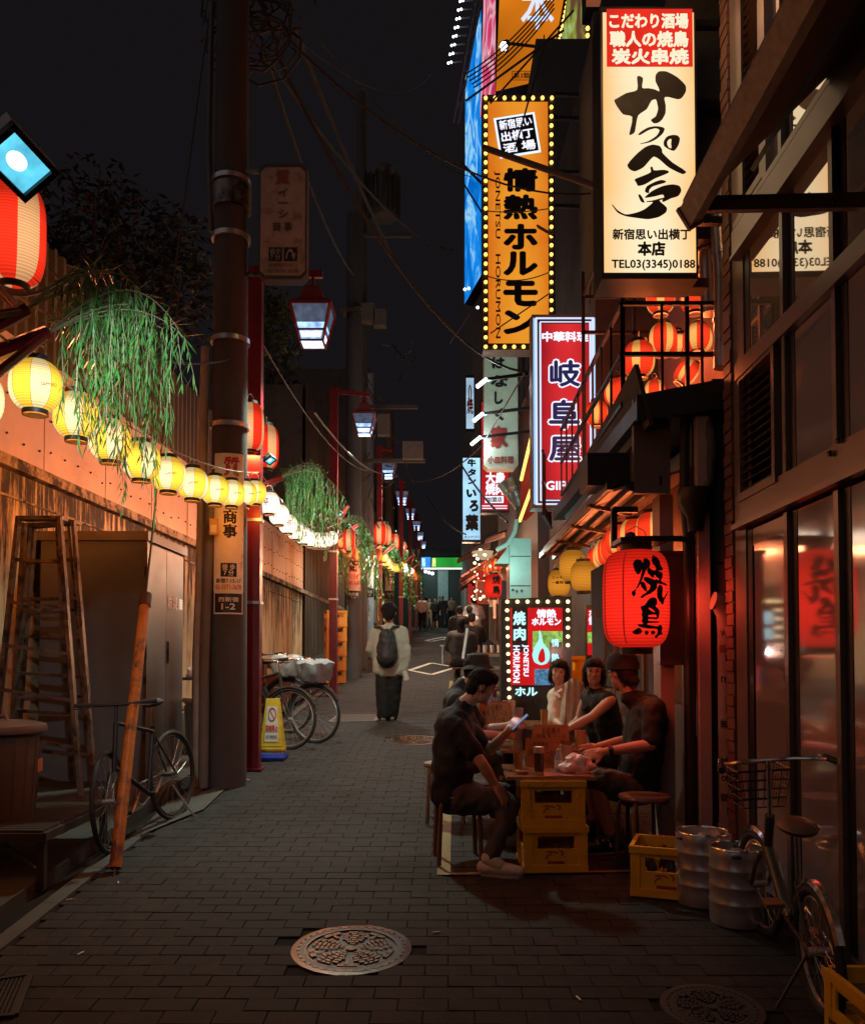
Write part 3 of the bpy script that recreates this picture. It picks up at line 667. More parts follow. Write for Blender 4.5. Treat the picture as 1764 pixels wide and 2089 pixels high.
# signboard beam below the tall sign, curtain of laundry cloths
m = MB(); q0, q1 = P(1222, 592, 5.95), P(1440, 573, 5.95); m.bbox((q0.x, 5.9, q0.z), (q1.x, 6.05, q1.z))
solo('signboard_beam', m, pbr('brown_beam', (.16, .09, .07), .6), 'brown horizontal beam just beneath the tall cream sign', 'beam', loc=(q0.x, 5.95, q0.z))
clothm = pbr('hung_cloth', (.33, .26, .25), .9, var=.2, scale=6, bump=.2)
for i, (u0, u1, v0, v1, yy_) in enumerate([(1203, 1226, 575, 735, 10.8), (1230, 1246, 578, 700, 10.9), (1249, 1262, 590, 760, 10.7), (1264, 1282, 570, 640, 10.9)]):
    mb = MB(); N = 10; rows = 8; vs = []
    for r_ in range(rows+1):
        for k in range(N+1):
            p = P(u0+(u1-u0)*k/N*(1-.25*r_/rows*(i % 2)), v0+(v1-v0)*r_/rows, yy_); p.y += .06*sin(k*1.9+i+r_*.3); vs.append(p)
    mb.add(vs, [(r_*(N+1)+k, r_*(N+1)+k+1, (r_+1)*(N+1)+k+1, (r_+1)*(N+1)+k) for r_ in range(rows) for k in range(N)])
    solo('hanging_cloth', mb, clothm, ['wide grey cloth hanging right beside the red Gifu sign top', 'narrow grey cloth strip hanging second from the Gifu sign', 'long narrow cloth hanging beside the balcony lanterns', 'short grey cloth hanging directly below the cream sign corner'][i], 'cloth', 'cloths hung above the balcony', smooth=True, loc=P(u0, v0, yy_))
# spiral ducts
dm = pbr('galvanised_duct', (.62, .50, .42), .3, .7, var=.15, scale=10, bump=.05)
def duct(pts, r, label, lit=dm):
    pts = [V(p) for p in pts]; path = []; rs = []
    for i in range(len(pts)-1):
        L = (pts[i+1]-pts[i]).length; n = max(2, int(L/.035))
        for k in range(n): path.append(pts[i].lerp(pts[i+1], k/n)); rs.append(r*(1.035 if k % 4 == 0 else 1))
    path.append(pts[-1]); rs.append(r)
    t = thing('exhaust_duct', label, 'duct', pts[0]); m = MB().tube(path, rs, 20); part('pipe', m, lit, t, True)
    for f in (.25, .6):
        q = path[int(len(path)*f)]; q2 = path[int(len(path)*f)+1]; part('clamp', MB().tube([q, q+(q2-q).normalized()*.03], r*1.1, 18), steel, t, True)
duct([P(1477, 750, 6.25), P(1477, 560, 6.25), P(1470, 470, 6.3), P(1472, 380, 6.35)], .075, 'shiny spiral exhaust duct rising beside the right end of the balcony')
duct([P(1450, 640, 6.5), P(1440, 330, 6.5), P(1428, 290, 6.45), P(1448, 230, 6.45), P(1448, 120, 6.45)], .075, 'bent galvanised exhaust duct directly behind the right edge of the cream sign')
mb = MB(); mb.bbox((1.86, 6.35, 5.0), (2.75, 6.6, 9.2)); solo('upper_wall', mb, darkwall, kind='structure')
mb = MB(); mb.bbox((1.9, 6.28, 6.9), (2.28, 6.34, 7.6)); mb.bbox((1.9, 6.25, 5.95), (2.28, 6.34, 6.02)); solo('wall_cabinet', mb, black, 'black cabinet on the wall above the bent duct', 'cabinet', loc=(2.1, 6.3, 7))
# ================================================================ LANTERNS
def bend(o, cx, cy, r):
    og = ORG[o.name]
    for v in o.data.vertices:
        w = v.co+og; a = (w.x-cx)/r-math.atan2(cx, cy); v.co = V((cx+r*sin(a), cy-r*cos(a), w.z))-og
def lprof(Rm, H, p=2.4, ring=.48, ribs=14):
    out = []; N = ribs*2
    for i in range(N+1):
        t = -1+2*i/N; z = t*H/2; k = (1-ring**p)**(1/p)
        r = Rm*(1-(abs(t)*k)**p)**(1/p)
        out.append((r*(1.0 if i % 2 else .985), z))
    return out
def lantern(label, cat='lantern', R_=.115, H=.225, mats=None, stripes=8, loc=(0, 0, 0), light=None, lcol=(1, .7, .3), group=None, p=2.4, ring=.48, segs=32, ribs=13, seam=None, marks=None, side=0):
    t = thing('paper_lantern', label, cat, loc, group); c = V(loc)
    pr = lprof(R_, H, p, ring, ribs); per = max(1, segs//stripes)
    m = MB(); m.lathe(pr, c, segs, mfun=lambda k, i: (k//per) % len(mats)); part('shade', m, mats, t, True)
    if seam:
        m = MB()
        for k in range(stripes):
            a = 2*pi*k*per/segs; pts = [(c.x+(r*1.006)*cos(a), c.y+(r*1.006)*sin(a), c.z+z) for r, z in pr]; m.tube(pts, R_*.012, 3, caps=False)
        part('seams', m, seam, t)
    rr = pr[0][0]
    for nm, z, s_ in (('top_ring', H/2, 1), ('bottom_ring', -H/2, -1)):
        m = MB(); h = R_*.2; m.lathe([(rr*.8, z), (rr*1.05, z), (rr*1.05, z+s_*h), (rr*.8, z+s_*h), (rr*.8, z)], c, 20); part(nm, m, blackpl, t, True)
    m = MB(); m.tube([c+V((-rr, 0, H/2)), c+V((-rr*.6, 0, H/2+R_*.6)), c+V((0, 0, H/2+R_*.75)), c+V((rr*.6, 0, H/2+R_*.6)), c+V((rr, 0, H/2))], .003, 4); part('hook', m, steel, t)
    if light and R_ < .14: lamp('bulb', c+V((0, 0, -H/2-R_*.55)), light, lcol, t, rad=R_*.7)
    if light and R_ >= .14: lamp('bulb', c+V((0, 0, -H/2-R_*.25)), light, lcol, t, typ='AREA', size=R_*1.1)
    if side: o = lamp('side_fill', c+V((-R_*1.3, 0, 0)), side, lcol, t, rad=R_*.8, typ='SPOT', spot=radians(112)); o.rotation_euler = V((-1, 0, .38)).to_track_quat('-Z', 'Y').to_euler()  # added spot beside the lantern, aimed at the wall to brighten it
    return t
pyA = paper('paper_pale_yellow', (1, .74, .34), 1.25, h=.225, ribs=22); pyB = paper('paper_yellow', (1, .56, .045), 1.35, h=.225, ribs=22)
pwA = paper('paper_warm_white', (1, .80, .58), 1.9, h=.225, ribs=22)
prA = paper('paper_red', (1, .035, .012), .95, h=.5, ribs=34, hot=1.5); prC = paper('paper_cream', (1, .48, .20), .85, h=.5, ribs=34, hot=1.3)
srA = paper('small_paper_red', (1, .045, .012), .95, h=.27, ribs=20, hot=1.4); srC = paper('small_paper_cream', (1, .44, .10), .90, h=.27, ribs=20, hot=1.35)
seam_m = pbr('seam_cord', (.35, .2, .05), .8, emit=(.5, .2, .02, .5))
# posts of the left row: y, x
POST = [(2.1, -1.87), (8.69, -1.835), (15.0, -1.76), (21.6, -1.36), (28.2, -1.05), (34.8, -.92), (41.4, -.8), (48, -.66)]
def strz(y, ya, yb): t = (y-ya)/(yb-ya); return S*y+2.87-.27*4*t*(1-t)
Y0 = lantern('x', mats=[pyA, pyB], light=3.5, side=42, lcol=(1, .27, .035), seam=seam_m)
Wp = lantern('x', mats=[pwA], light=5, side=50, lcol=(1, .34, .14), seam=pbr('seam_faint', (.4, .3, .2), .8, emit=(.6, .35, .2, .7)))
Rp = lantern('x', mats=[srA, srC], R_=.12, H=.27, light=6, lcol=(1, .22, .08))
ordn = ['first', 'second', 'third', 'fourth', 'fifth', 'sixth', 'seventh', 'eighth', 'ninth', 'tenth', 'eleventh', 'twelfth']
used = {}
tx = text('SAPPORO', (.045, 0, -.03), (.075, 0, .012), (-.002, 0, .016), pbr('brown_print', (.25, .10, .02), .7, bump=0), Y0, bold=.02); bend(tx, 0, 1e-9, .1165)
tx = text('祭', (-.03, 0, -.045), (.07, 0, 0), (0, 0, .085), pbr('faint_print', (.2, .08, .06), .7, bump=0), Wp, bold=.03); bend(tx, 0, 1e-9, .1165)
def put(proto, loc, label, group, rot=0, scale=1., first=True, tilt_=0):
    if proto.name not in used: used[proto.name] = 1; place(proto, loc, (tilt_, 0, rot), label, scale); proto['group'] = group; ORG[proto.name] = V(loc); return proto
    return copy_thing(proto, loc, (tilt_, 0, rot), label, group, scale)
def strxy(k, y):
    (ya, xa), (yb, xb) = POST[k], POST[k+1]; t = (y-ya)/(yb-ya)
    return xa+(xb-xa)*t+.05, strz(y, ya, yb)
ys1 = [3.30, 3.82, 4.26, 4.70, 5.2, 5.73, 6.3, 6.94, 7.5, 8.0, 8.45]
for i, y in enumerate(ys1):
    x, z = strxy(0, y); z = P(100, [812, 787, 848, 898, 940, 968, 987, 1000, 1007, 1007, 1005][i], y).z; put(Y0, (x, y, z), 'yellow and cream striped paper lantern, %s along the string left of the utility pole' % ordn[i], 'yellow lanterns strung along the left wall', R.uniform(-.4, .4), tilt_=R.uniform(-.06, .06))
for i in range(10):
    y = 9.15+i*.57; x, z = strxy(1, y); put(Wp, (x, y, z), 'glowing white paper lantern, %s from the first red post' % ordn[i], 'white lanterns strung between the first two red posts', R.uniform(-.4, .4))
for i in range(10):
    y = 15.5+i*.6; x, z = strxy(2, y); put(Rp, (x, y, z), 'small red lantern with pale stripes, %s beyond the second red post' % ordn[i], 'red lanterns strung beyond the second post', R.uniform(0, 3))
for i in range(8):
    y = 22.2+i*.75; x, z = strxy(3, y); put(Y0, (x, y, z), 'distant yellow lantern, %s of the string beyond the third red post' % ordn[i], 'distant yellow lanterns on the left', R.uniform(-.4, .4), 1.1)
for i in range(8):
    y = 28.8+i*.75; x, z = strxy(4, y); put(Wp, (x, y, z), 'distant white lantern, %s of the string beyond the fourth red post' % ordn[i], 'distant white lanterns on the left', R.uniform(-.4, .4), 1.1)
for i in range(7):
    y = 35.4+i*.8; x, z = strxy(5, y); put(Rp, (x, y, z), 'distant red lantern, %s of the string near the far end of the left row' % ordn[i], 'distant red lanterns on the left', R.uniform(0, 3), 1.1)
for k in range(5):
    (ya, xa), (yb, xb) = POST[k], POST[k+1]; pts = []
    for i in range(25): y = ya+(yb-ya)*i/24; x, z = strxy(k, y); pts.append((x, y, z+.20))
    wire('lantern_cable', pts, .006, ['pale cable carrying the yellow lanterns', 'cable carrying the white lanterns between the red posts', 'cable carrying the small red lanterns', 'cable carrying the distant yellow lanterns', 'cable carrying the distant white lanterns'][k], mat=pbr('pale_cable', (.35, .28, .2), .6))
# tall striped red lanterns: near top left, and pairs on the posts
TR = lantern('x', R_=.145, H=.5, mats=[prC, prA], stripes=8, p=3.4, ring=.5, segs=40, ribs=26, light=9, lcol=(1, .25, .08))
tl = P(30, 478, 4.15)
put(TR, tl, 'large red and cream striped lantern glowing at the top left edge', 'tall striped lanterns on the left row', .55)
put(TR, P(511, 871, 8.55), 'tall red lantern hung on the near side of the first red post', 'tall striped lanterns on the left row', 1.2, .95)
put(TR, P(543, 912, 9.25), 'tall red lantern hung on the far side of the first red post', 'tall striped lanterns on the left row', 1.9, .95)
for (u, v, y, s_, lab) in [(776, 1088, 21.4, 1.15, 'tall red lantern on the third red post'), (787, 1092, 22.4, 1.05, 'paired tall red lantern just behind the one on the third post'), (806, 1106, 28.2, 1.1, 'tall red lantern on the fourth red post'), (822, 1119, 34.8, 1.1, 'tall red lantern on the fifth red post'), (712, 1102, 15.3, .8, 'red lantern at the start of the small red string by the second post')]:
    put(TR, P(u, v, y), lab, 'tall striped lanterns on the left row', y, s_)
wire('lantern_hook', [tl+V((0, 0, .3)), P(20, 330, 4.1)], .005, 'thin wire holding the large striped lantern at the top left')
# ================================================================ RED POSTS, LAMPS
lampred = pbr('lamp_red', (.22, .03, .022), .45, var=.2)
glassC = glow('lamp_glass_top', (.30, .36, .55), .22, .4, 12); glassB = glow('lamp_glass_bright', (.62, .80, 1), 3.2, .3, 9)
def street_lamp(label):
    t = thing('street_lamp', label, 'street lamp', (0, 0, 0), 'red framed street lamps along the left row')
    wt, wb, h = .20, .115, .34; z1, z0 = .17, -.17
    m = MB(); m.lathe([(wt*1.5, z1), (wt*1.5, z1+.03), (wt*.85, z1+.09), (wt*.62, z1+.22), (wt*.2, z1+.26)], (0, 0, 0), 4, close=True, M=Matrix.Rotation(pi/4, 3, 'Z')); part('lamp_roof', m, lampred, t)
    for sx, sy in ((-1, -1), (1, -1), (1, 1), (-1, 1)):
        part('corner_bar', MB().beam((sx*wb, sy*wb, z0), (sx*wt, sy*wt, z1), .025, .025), lampred, t)
    fr = MB()
    for z, w in ((z0, wb), (z0+.10, wb+(wt-wb)*.29)):
        for a in range(4):
            c, s_ = cos(a*pi/2), sin(a*pi/2); p = Matrix.Rotation(a*pi/2, 3, 'Z'); fr.beam(p @ V((-w, -w, z)), p @ V((w, -w, z)), .02, .018)
    part('frame', fr, lampred, t)
    for a in range(4):
        p = Matrix.Rotation(a*pi/2, 3, 'Z')
        q = lambda k, sx: p @ V((sx*(wb+(wt-wb)*k-.008), -(wb+(wt-wb)*k-.008), z0+h*k))
        pn = part('pane', MB().quad(q(.5, -1), q(.5, 1), q(1, 1), q(1, -1)), glassC, t)
        part('lit_pane', MB().quad(q(.02, -1), q(.02, 1), q(.5, 1), q(.5, -1)), glow('lamp_glass_low', (.35, .55, 1), 1.5, .5, 14), t)
        part('tube_glow', MB().quad(*[V(v_)*1.0+p @ V((0, -.004, 0)) for v_ in (q(.10, -.8), q(.10, .8), q(.24, .8), q(.24, -.8))]), glassB, t)
    part('diffuser', MB().quad((-wb, -wb, z0-.004), (-wb, wb, z0-.004), (wb, wb, z0-.004), (wb, -wb, z0-.004)), glassB, t)
    lamp('bulb', (0, 0, z0-.05), 620, (.80, 1, .80), t, rad=.09, typ='SPOT', spot=radians(112))
    return t
SL = street_lamp('x')
LP = [(638, 668, 8.7), (743, 868, 15.2), (792, 962, 21.8), (820, 1017, 28.4), (837, 1049, 35), (850, 1073, 41.5), (857, 1094, 48), (863, 1112, 54.5)]
for i, (u, v, y) in enumerate(LP):
    p = P(u, v, y); lab = 'red framed street lamp with bluish white light, %s from the camera' % ordn[i]
    if i == 0: lab = 'large red framed street lamp under the worn pawnshop sign, nearest of the row'
    if i == 0: place(SL, p, None, lab, 1.02); ORG[SL.name] = p
    else: copy_thing(SL, p, None, lab, None, (1, 1, 1) if i < 3 else 1.15)
for i, (y, x) in enumerate(POST[1:], 1):
    lp = P(*LP[min(i-1, 7)]) if i-1 < 8 else None; w = .135
    t = thing('red_post', 'red painted steel lantern post, %s from the camera' % ordn[i-1], 'post', (x, y, gz(y)), 'red posts of the lantern row')
    top = lp.z+.62
    m = MB(); m.bbox((x-w/2, y-w/2, gz(y)-.02), (x+w/2, y+w/2, top)); part('shaft', m, redpaint, t)
    m = MB(); m.bbox((x-.1, y-.1, gz(y)), (x+.1, y+.1, gz(y)+.02)); part('base_plate', m, redpaint, t)
    m = MB(); m.beam((x, y, top-.06), (lp.x+.1, lp.y, top-.06), .05, .07); m.beam((lp.x, lp.y, top-.06), (lp.x, lp.y, lp.z+.42), .03, .03); part('lamp_arm', m, redpaint, t)
    for z in (1.7, 2.55):
        m = MB(); m.bbox((x-w*.58, y-w*.58, gz(y)+z), (x+w*.58, y+w*.58, gz(y)+z+.03)); part('strap', m, steel, t)
    m = MB(); m.tube([(x-.02, y, gz(y)+2.95), (x+.1, y+.5, gz(y)+3.3), (x+.15, y+1.0, gz(y)+3.55)], .035, 8); m.tube([(x-.02, y, gz(y)+2.75), (x+.18, y+.45, gz(y)+2.98), (x+.33, y+.9, gz(y)+3.18)], .035, 8)
    if i > 1: part('willow_holder', m, redpaint, t, True)
# ================================================================ FLOODLIGHTS
def flood(c, n, up, s, label, power, col=(.75, .95, 1), aim=None, spot=130):
    c, n, up = V(c), V(n).normalized(), V(up); sd = n.cross(up).normalized(); up = sd.cross(n).normalized(); M = Matrix((sd, up, n)).transposed()
    t = thing('floodlight', label, 'floodlight', c)
    m = MB(); m.box(c-n*s*.22, (s*1.25, s*.95, s*.3), M); part('housing', m, pbr('floodlight_housing', (.35, .33, .34), .4, .6), t)
    m = MB()
    for sx, w, h in ((1, .12, .95), (-1, .12, .95)): m.box(c+sd*(sx*s*.565)+n*s*.0, (s*w, s*h, s*.16), M); m.box(c+up*(sx*s*.42), (s*1.25, s*.11, s*.16), M)
    part('bezel', m, black, t)
    m = MB(); m.box(c-n*s*.03, (s*1.02, s*.74, s*.03), M); part('reflector', m, glow('flood_glass', (.12, .62, .85), 1.1, .3, 14), t)
    m = MB(); m.ball(c-n*s*.0+sd*s*.05, (s*.22, s*.17, s*.02), 20, M=M); part('led', m, glow('flood_led', (.8, .98, 1), 3), t)
    for k in range(5):
        m = MB(); m.box(c-n*s*.45+sd*(s*(-.4+.2*k)), (s*.03, s*.8, s*.16), M); part('fin', m, pbr('floodlight_housing', (.35, .33, .34)), t)
    m = MB(); m.tube([c-sd*s*.66, c-sd*s*.66-n*s*.9, c+sd*s*.66-n*s*.9, c+sd*s*.66], s*.03, 5); part('bracket', m, black, t)
    o = lamp('beam', c+(V((.13, .14, -.15)) if aim else n*s*.2), power, col, t, rad=s*.2, typ='SPOT', spot=radians(spot)); o.rotation_euler = V(aim or n).to_track_quat('-Z', 'Y').to_euler()  # with aim, the spot leaves the lamp face and is turned on the willow
    return t
flood(P(38, 332, 2.55), (.42, -.30, -.62), (.6, 0, .75), .155, 'square floodlight with cyan white glare above the large striped lantern', 130, aim=(-.06, .90, -.24), spot=66)
flood(P(551, 939, 8.95), (.5, -.25, -.9), (.3, 0, 1), .11, 'small floodlight clamped beside the first red post pair of lanterns', 80, aim=(.25, .9, -.1), spot=70)
flood(P(693, 1050, 15.2), (.5, -.2, -.9), (.3, 0, 1), .12, 'small floodlight on the second red post among willow leaves', 70, aim=(.25, .9, -.1), spot=70)
# ================================================================ WILLOW SPRAYS
wleaf = pbr('willow_leaf', (.055, .20, .04), .3, var=.6, scale=9, col2=(.20, .21, .06), amt2=.42, sc2=13, bump=0, spec=.7); twig = pbr('willow_twig', (.28, .25, .14), .5, bump=0)
def willow(tips, dirs, reach, drop, n, label, sc=1., seed=3, lw_=.0095, holder=True):
    rr = random.Random(seed); t = thing('willow_spray', label, 'artificial willow branch', tips[0], 'green willow sprays along the left row')
    L = MB(); Tw = MB()
    for ti, (tip, d) in enumerate(zip(tips, dirs)):
        tip, d = V(tip), V(d).normalized()
        if holder: part('holder', MB().tube([tip-d*.62*sc+V((0, 0, -.12*sc)), tip-d*.3*sc, tip], .034*sc, 8), redpaint, t, True)
        for b in range(n):
            ang = rr.gauss(0, .33); q = Quaternion((0, 0, 1), ang); dd = (q @ d).normalized(); dd.z = abs(dd.z)*.6+rr.uniform(.2, .75)
            dd.normalize(); rc = reach*rr.uniform(.45, 1.)
            pts = []; p = tip.copy(); v = dd*.12*sc; N = int(rc/(.045*sc))
            for i in range(N):
                pts.append(p.copy()); p = p+v*.42; v.z -= .0065*sc*(1+i*.06); v.x *= .985; v.y *= .985
            Tw.tube(pts, [.0035*sc*(1-.7*i/len(pts)) for i in range(len(pts))], 4, caps=False)
            # hanging strands from the outer half of the arc
            for sidx in range(int(len(pts)*.5), len(pts)):
                if rr.random() > .72: continue
                h = drop*rr.uniform(.15, 1.)*(.6+.4*rr.random()); s0 = pts[sidx]; x = rr.uniform(-.06, .06)*sc; yy = rr.uniform(-.05, .05)*sc
                M_ = max(3, int(h/(.045*sc))); st = [s0+V((x*(i/M_)**.7+rr.uniform(-.004, .004), yy*(i/M_), -h*i/M_)) for i in range(M_+1)]
                Tw.tube(st, .0014*sc, 3, caps=False)
                for i in range(M_):
                    for e in range(2):
                        a = rr.uniform(0, 6.28); ln = rr.uniform(.05, .11)*sc; e1 = V((cos(a)*.38, sin(a)*.38, -1+rr.uniform(-.1, .35))).normalized(); wv = V((-sin(a), cos(a), .1))*lw_*sc*.5; p0 = st[i]
                        L.add([p0, p0+e1*ln*.45-wv, p0+e1*ln, p0+e1*ln*.45+wv], [(0, 1, 2, 3)])
            for i in range(len(pts)//4, len(pts)):
                a = rr.uniform(0, 6.28); e1 = V((cos(a)*.5+v.x*2, sin(a)*.5, rr.uniform(-.9, .5))).normalized(); ln = rr.uniform(.07, .13)*sc; wv = V((-sin(a), cos(a), .2))*lw_*sc*.55
                L.add([pts[i], pts[i]+e1*ln*.45-wv, pts[i]+e1*ln, pts[i]+e1*ln*.45+wv], [(0, 1, 2, 3)])
    part('twigs', Tw, twig, t); part('leaves', L, wleaf, t, kind='stuff')
    return t
willow([P(97, 680, 3.7), P(52, 632, 3.65)], [(.62, .55, .55), (.55, .6, .7)], .98, 1.0, 11, 'large drooping green willow spray lit cyan by the floodlight at upper left', seed=5)
willow([P(573, 976, 10.0), P(560, 985, 10.0)], [(.7, .9, .5), (.6, .9, .6)], 1.15, .95, 11, 'green willow spray on the first red post above the white lanterns', seed=11, lw_=.013)
willow([P(690, 1070, 16.4)], [(.7, 1, .5)], 1.8, 1.3, 12, 'smaller willow spray by the second red post over the small red lanterns', seed=8, lw_=.02)
willow([P(772, 1108, 22.8)], [(.5, 1, .6)], 1.5, .85, 11, 'distant willow spray at the third red post', seed=9, lw_=.028)
for k, (u, v, y, lab) in enumerate([(800, 1122, 29, 'distant willow spray at the fourth post'), (822, 1132, 35, 'far willow spray at the fifth post'), (838, 1140, 41, 'far willow spray at the sixth post above the walkers')]):
    willow([P(u, v, y)], [(.4, 1, .6)], 1.7, .95, 11, lab, seed=20+k, lw_=.04, holder=False)
for k, (a, b) in enumerate([(P(-30, 645, 3.45), P(52, 632, 3.65)), (P(-40, 790, 3.3), P(97, 680, 3.7)), (P(-30, 560, 3.6), P(45, 640, 3.9))]):
    solo('red_bamboo_stick', MB().tube([a, b], .02, 10), redpaint, ['upper red stick holding the big willow spray', 'lower red stick holding the big willow spray, in front of the first lantern', 'thin red stick behind the other two at the left edge'][k], 'stick', 'red sticks at the left edge', smooth=True, loc=a)
# ================================================================ UTILITY POLES
def sheet(cx, cy, r, w, z0, z1, mat, t, nm='sign_sheet'):
    m = MB(); N = 12; A = w/r/2
    for i in range(N):
        a, b = -A+2*A*i/N-math.atan2(cx, cy), -A+2*A*(i+1)/N-math.atan2(cx, cy)
        m.quad((cx+r*sin(a), cy-r*cos(a), z0), (cx+r*sin(b), cy-r*cos(b), z0), (cx+r*sin(b), cy-r*cos(b), z1), (cx+r*sin(a), cy-r*cos(a), z1))
    return part(nm, m, mat, t, True)
def rtext(body, cx, cy, r, w, z0, z1, mat, t, vertical=False, bold=.02, dx=0):
    o = text(body, (cx+dx-w/2, cy, z0), (w, 0, 0), (0, 0, z1-z0), mat, t, bold=bold, vertical=vertical); bend(o, cx, cy, r); return o
def upole(x, y, h, r0, label, mat=poleconc):
    t = thing('utility_pole', label, 'utility pole', (x, y, gz(y)))
    part('shaft', MB().cyl((x, y, gz(y)-.05), (x, y, gz(y)+h), r0, r0*.82, 28), mat, t, True); return t
px_, py_ = -1.935, 8.0
up1 = upole(px_, py_, 9.5, .178, 'thick concrete utility pole with pawnshop sign sheet beside the yellow lanterns')
for z in (2.62, 3.38, 4.2, 5.2, 5.75): part('steel_band', MB().cyl((px_, py_, gz(py_)+z), (px_, py_, gz(py_)+z+.045), .186, n=24), steel, up1, True)
part('steel_band', MB().cyl((px_, py_, 6.1), (px_, py_, 6.32), .192, n=24), alu, up1, True)
for k, (dx, dy, r_, z1) in enumerate([(-.225, -.07, .045, 4.75), (-.15, -.14, .05, 3.35), (-.27, .02, .04, 3.3)]):
    part('cable_conduit', MB().tube([(px_+dx-.03, py_+dy-.02, gz(py_)), (px_+dx-.03, py_+dy-.02, gz(py_)+1.2), (px_+dx, py_+dy, z1-.4), (px_+dx+.01, py_+dy, z1)], r_, 12), greyplastic if k else pbr('beige_conduit', (.34, .27, .21), .6), up1, True)
part('cable_conduit', MB().tube([(px_-.19, py_, 5.9), (px_-.22, py_, 6.8), (px_-.2, py_, 8.3)], .025, 8), greyplastic, up1, True)
sgn = pbr('pale_sign_sheet', (.85, .72, .52), .55, var=.12, col2=(.4, .3, .24), amt2=.34, sc2=6)
Z = lambda v: P(480, v, 7.84).z
cx, cy = px_, py_; rs = .185
sheet(cx, cy, rs, .30, Z(1208), Z(925), sgn, up1); sheet(cx, cy, rs+.001, .27, Z(1250), Z(1211), black, up1, 'address_plate'); sheet(cx, cy, rs+.0005, .29, Z(1253), Z(1208), white_print, up1, 'plate_border')
redink = pbr('red_ink', (.55, .05, .02), .6, bump=0)
rtext('質', cx, cy, rs+.003, .15, Z(972), Z(932), redink, up1, bold=.03, dx=.02)
m = MB(); 
for (xa, za, xb, zb) in ((-.105, 928, .115, 930), (-.105, 976, .115, 978)): m.quad((cx+xa+.01, cy, Z(zb)), (cx+xb+.01, cy, Z(zb)), (cx+xb+.01, cy, Z(za)), (cx+xa+.01, cy, Z(za)))
o_ = part('sign_border', m, redink, up1); bend(o_, cx, cy, rs+.003)
rtext('イーシ', cx, cy, rs+.003, .10, Z(1040), Z(985), ink, up1, vertical=True, bold=.03, dx=.01); rtext('商事', cx, cy, rs+.003, .13, Z(1098), Z(1040), ink, up1, vertical=True, bold=.035, dx=.01)
sheet(cx, cy, rs+.002, .15, Z(1177), Z(1149), ink, up1, 'black_box')
rtext('徒 歩\n7 分', cx, cy, rs+.004, .12, Z(1175), Z(1151), white_print, up1, bold=.02); rtext('新宿7-15-17', cx, cy, rs+.003, .24, Z(1190), Z(1180), ink, up1); rtext('03-3371-3678', cx, cy, rs+.003, .25, Z(1203), Z(1193), redink, up1)
rtext('西新宿', cx, cy, rs+.004, .19, Z(1228), Z(1218), white_print, up1); rtext('1-2', cx, cy, rs+.004, .13, Z(1244), Z(1231), white_print, up1)
t = thing('keybox', 'small orange lit tag box strapped on the conduits beside the pole sign', 'tag', P(436, 1075, 7.75)); m = MB(); c = P(436, 1075, 7.75); m.box(c, (.07, .04, .15)); part('case', m, pbr('tag_yellow', (.6, .36, .12), .5), t); part('face', MB().box(c+V((0, -.022, -.02)), (.05, .004, .07)), white_print, t)
# projecting worn pawnshop sign on the pole
def flatsign(name, label, cat, u0, v0, u1, v1, y, th, mat, edge, chamf=0, cat_parent=None):
    a, b = P(u0, v1, y), P(u1, v0, y); t = thing(name, label, cat, ((a.x+b.x)/2, y, a.z)); c = chamf
    pts = [(a.x+c, y, a.z), (b.x-c, y, a.z), (b.x, y, a.z+c), (b.x, y, b.z-c), (b.x-c, y, b.z), (a.x+c, y, b.z), (a.x, y, b.z-c), (a.x, y, a.z+c)] if c else [(a.x, y, a.z), (b.x, y, a.z), (b.x, y, b.z), (a.x, y, b.z)]
    m = MB(); m.slab([(p[0], y+.004, p[2]) for p in pts], (0, -1, 0), th); part('casing', m, edge, t)
    k = .015; A = V(((a.x+b.x)/2, y, (a.z+b.z)/2)); m = MB(); m.slab([A+(V(p)-A)*(1-k/ max(.1, (b.x-a.x)/2))-V((0, 0, 0)) for p in pts], (0, -1, 0), .006); part('panel', m, mat, t)
    return t
wsg = pbr('worn_sign_face', (.40, .30, .25), .6, var=.2, col2=(.22, .15, .12), amt2=.44, sc2=7)
t = flatsign('pawnshop_sign', 'worn unlit pawnshop sign with clipped corners projecting from the pole above the first street lamp', 'sign', 527, 333, 626, 569, 7.9, .14, wsg, poleconc, .05)
yk = 7.894; dim = pbr('faded_ink', (.10, .06, .055), .7, bump=0); dred = pbr('faded_red_ink', (.30, .07, .05), .7, bump=0)
ptext('質', (561, 345, 591, 376), yk, dred, t, .03); ptext('イー\nシ', (567, 385, 587, 448), yk, dim, t, .02) if False else None
ptext('イーシ', (567, 383, 588, 444), yk, dim, t, .02, True); ptext('商 事', (556, 452, 596, 471), yk, dim, t, .02)
m = MB(); a, b = P(548, 532, yk), P(575, 504, yk); m.bbox((a.x, yk, a.z), (b.x, yk+.002, b.z)); a, b = P(579, 532, yk), P(606, 504, yk); m.bbox((a.x, yk, a.z), (b.x, yk+.002, b.z)); part('black_box', m, ink, t)
ptext('徒歩\n7 分', (550, 506, 573, 530), yk-.003, wsg, t, .02); ptext('↷', (583, 507, 603, 530), yk-.003, wsg, t, .03); ptext('西新宿7-15-17', (548, 536, 606, 544), yk, dim, t, .01); ptext('03-3371-3678', (546, 548, 607, 556), yk, dim, t, .01)
m = MB(); q = P(527, 570, 7.95); m.beam((px_+.1, 7.95, q.z+.05), (q.x+.1, 7.95, q.z+.05), .03, .03); q2 = P(527, 350, 7.95); m.beam((px_+.1, 7.95, q2.z), (q2.x+.05, 7.95, q2.z), .03, .03); part('bracket', m, alu, t)
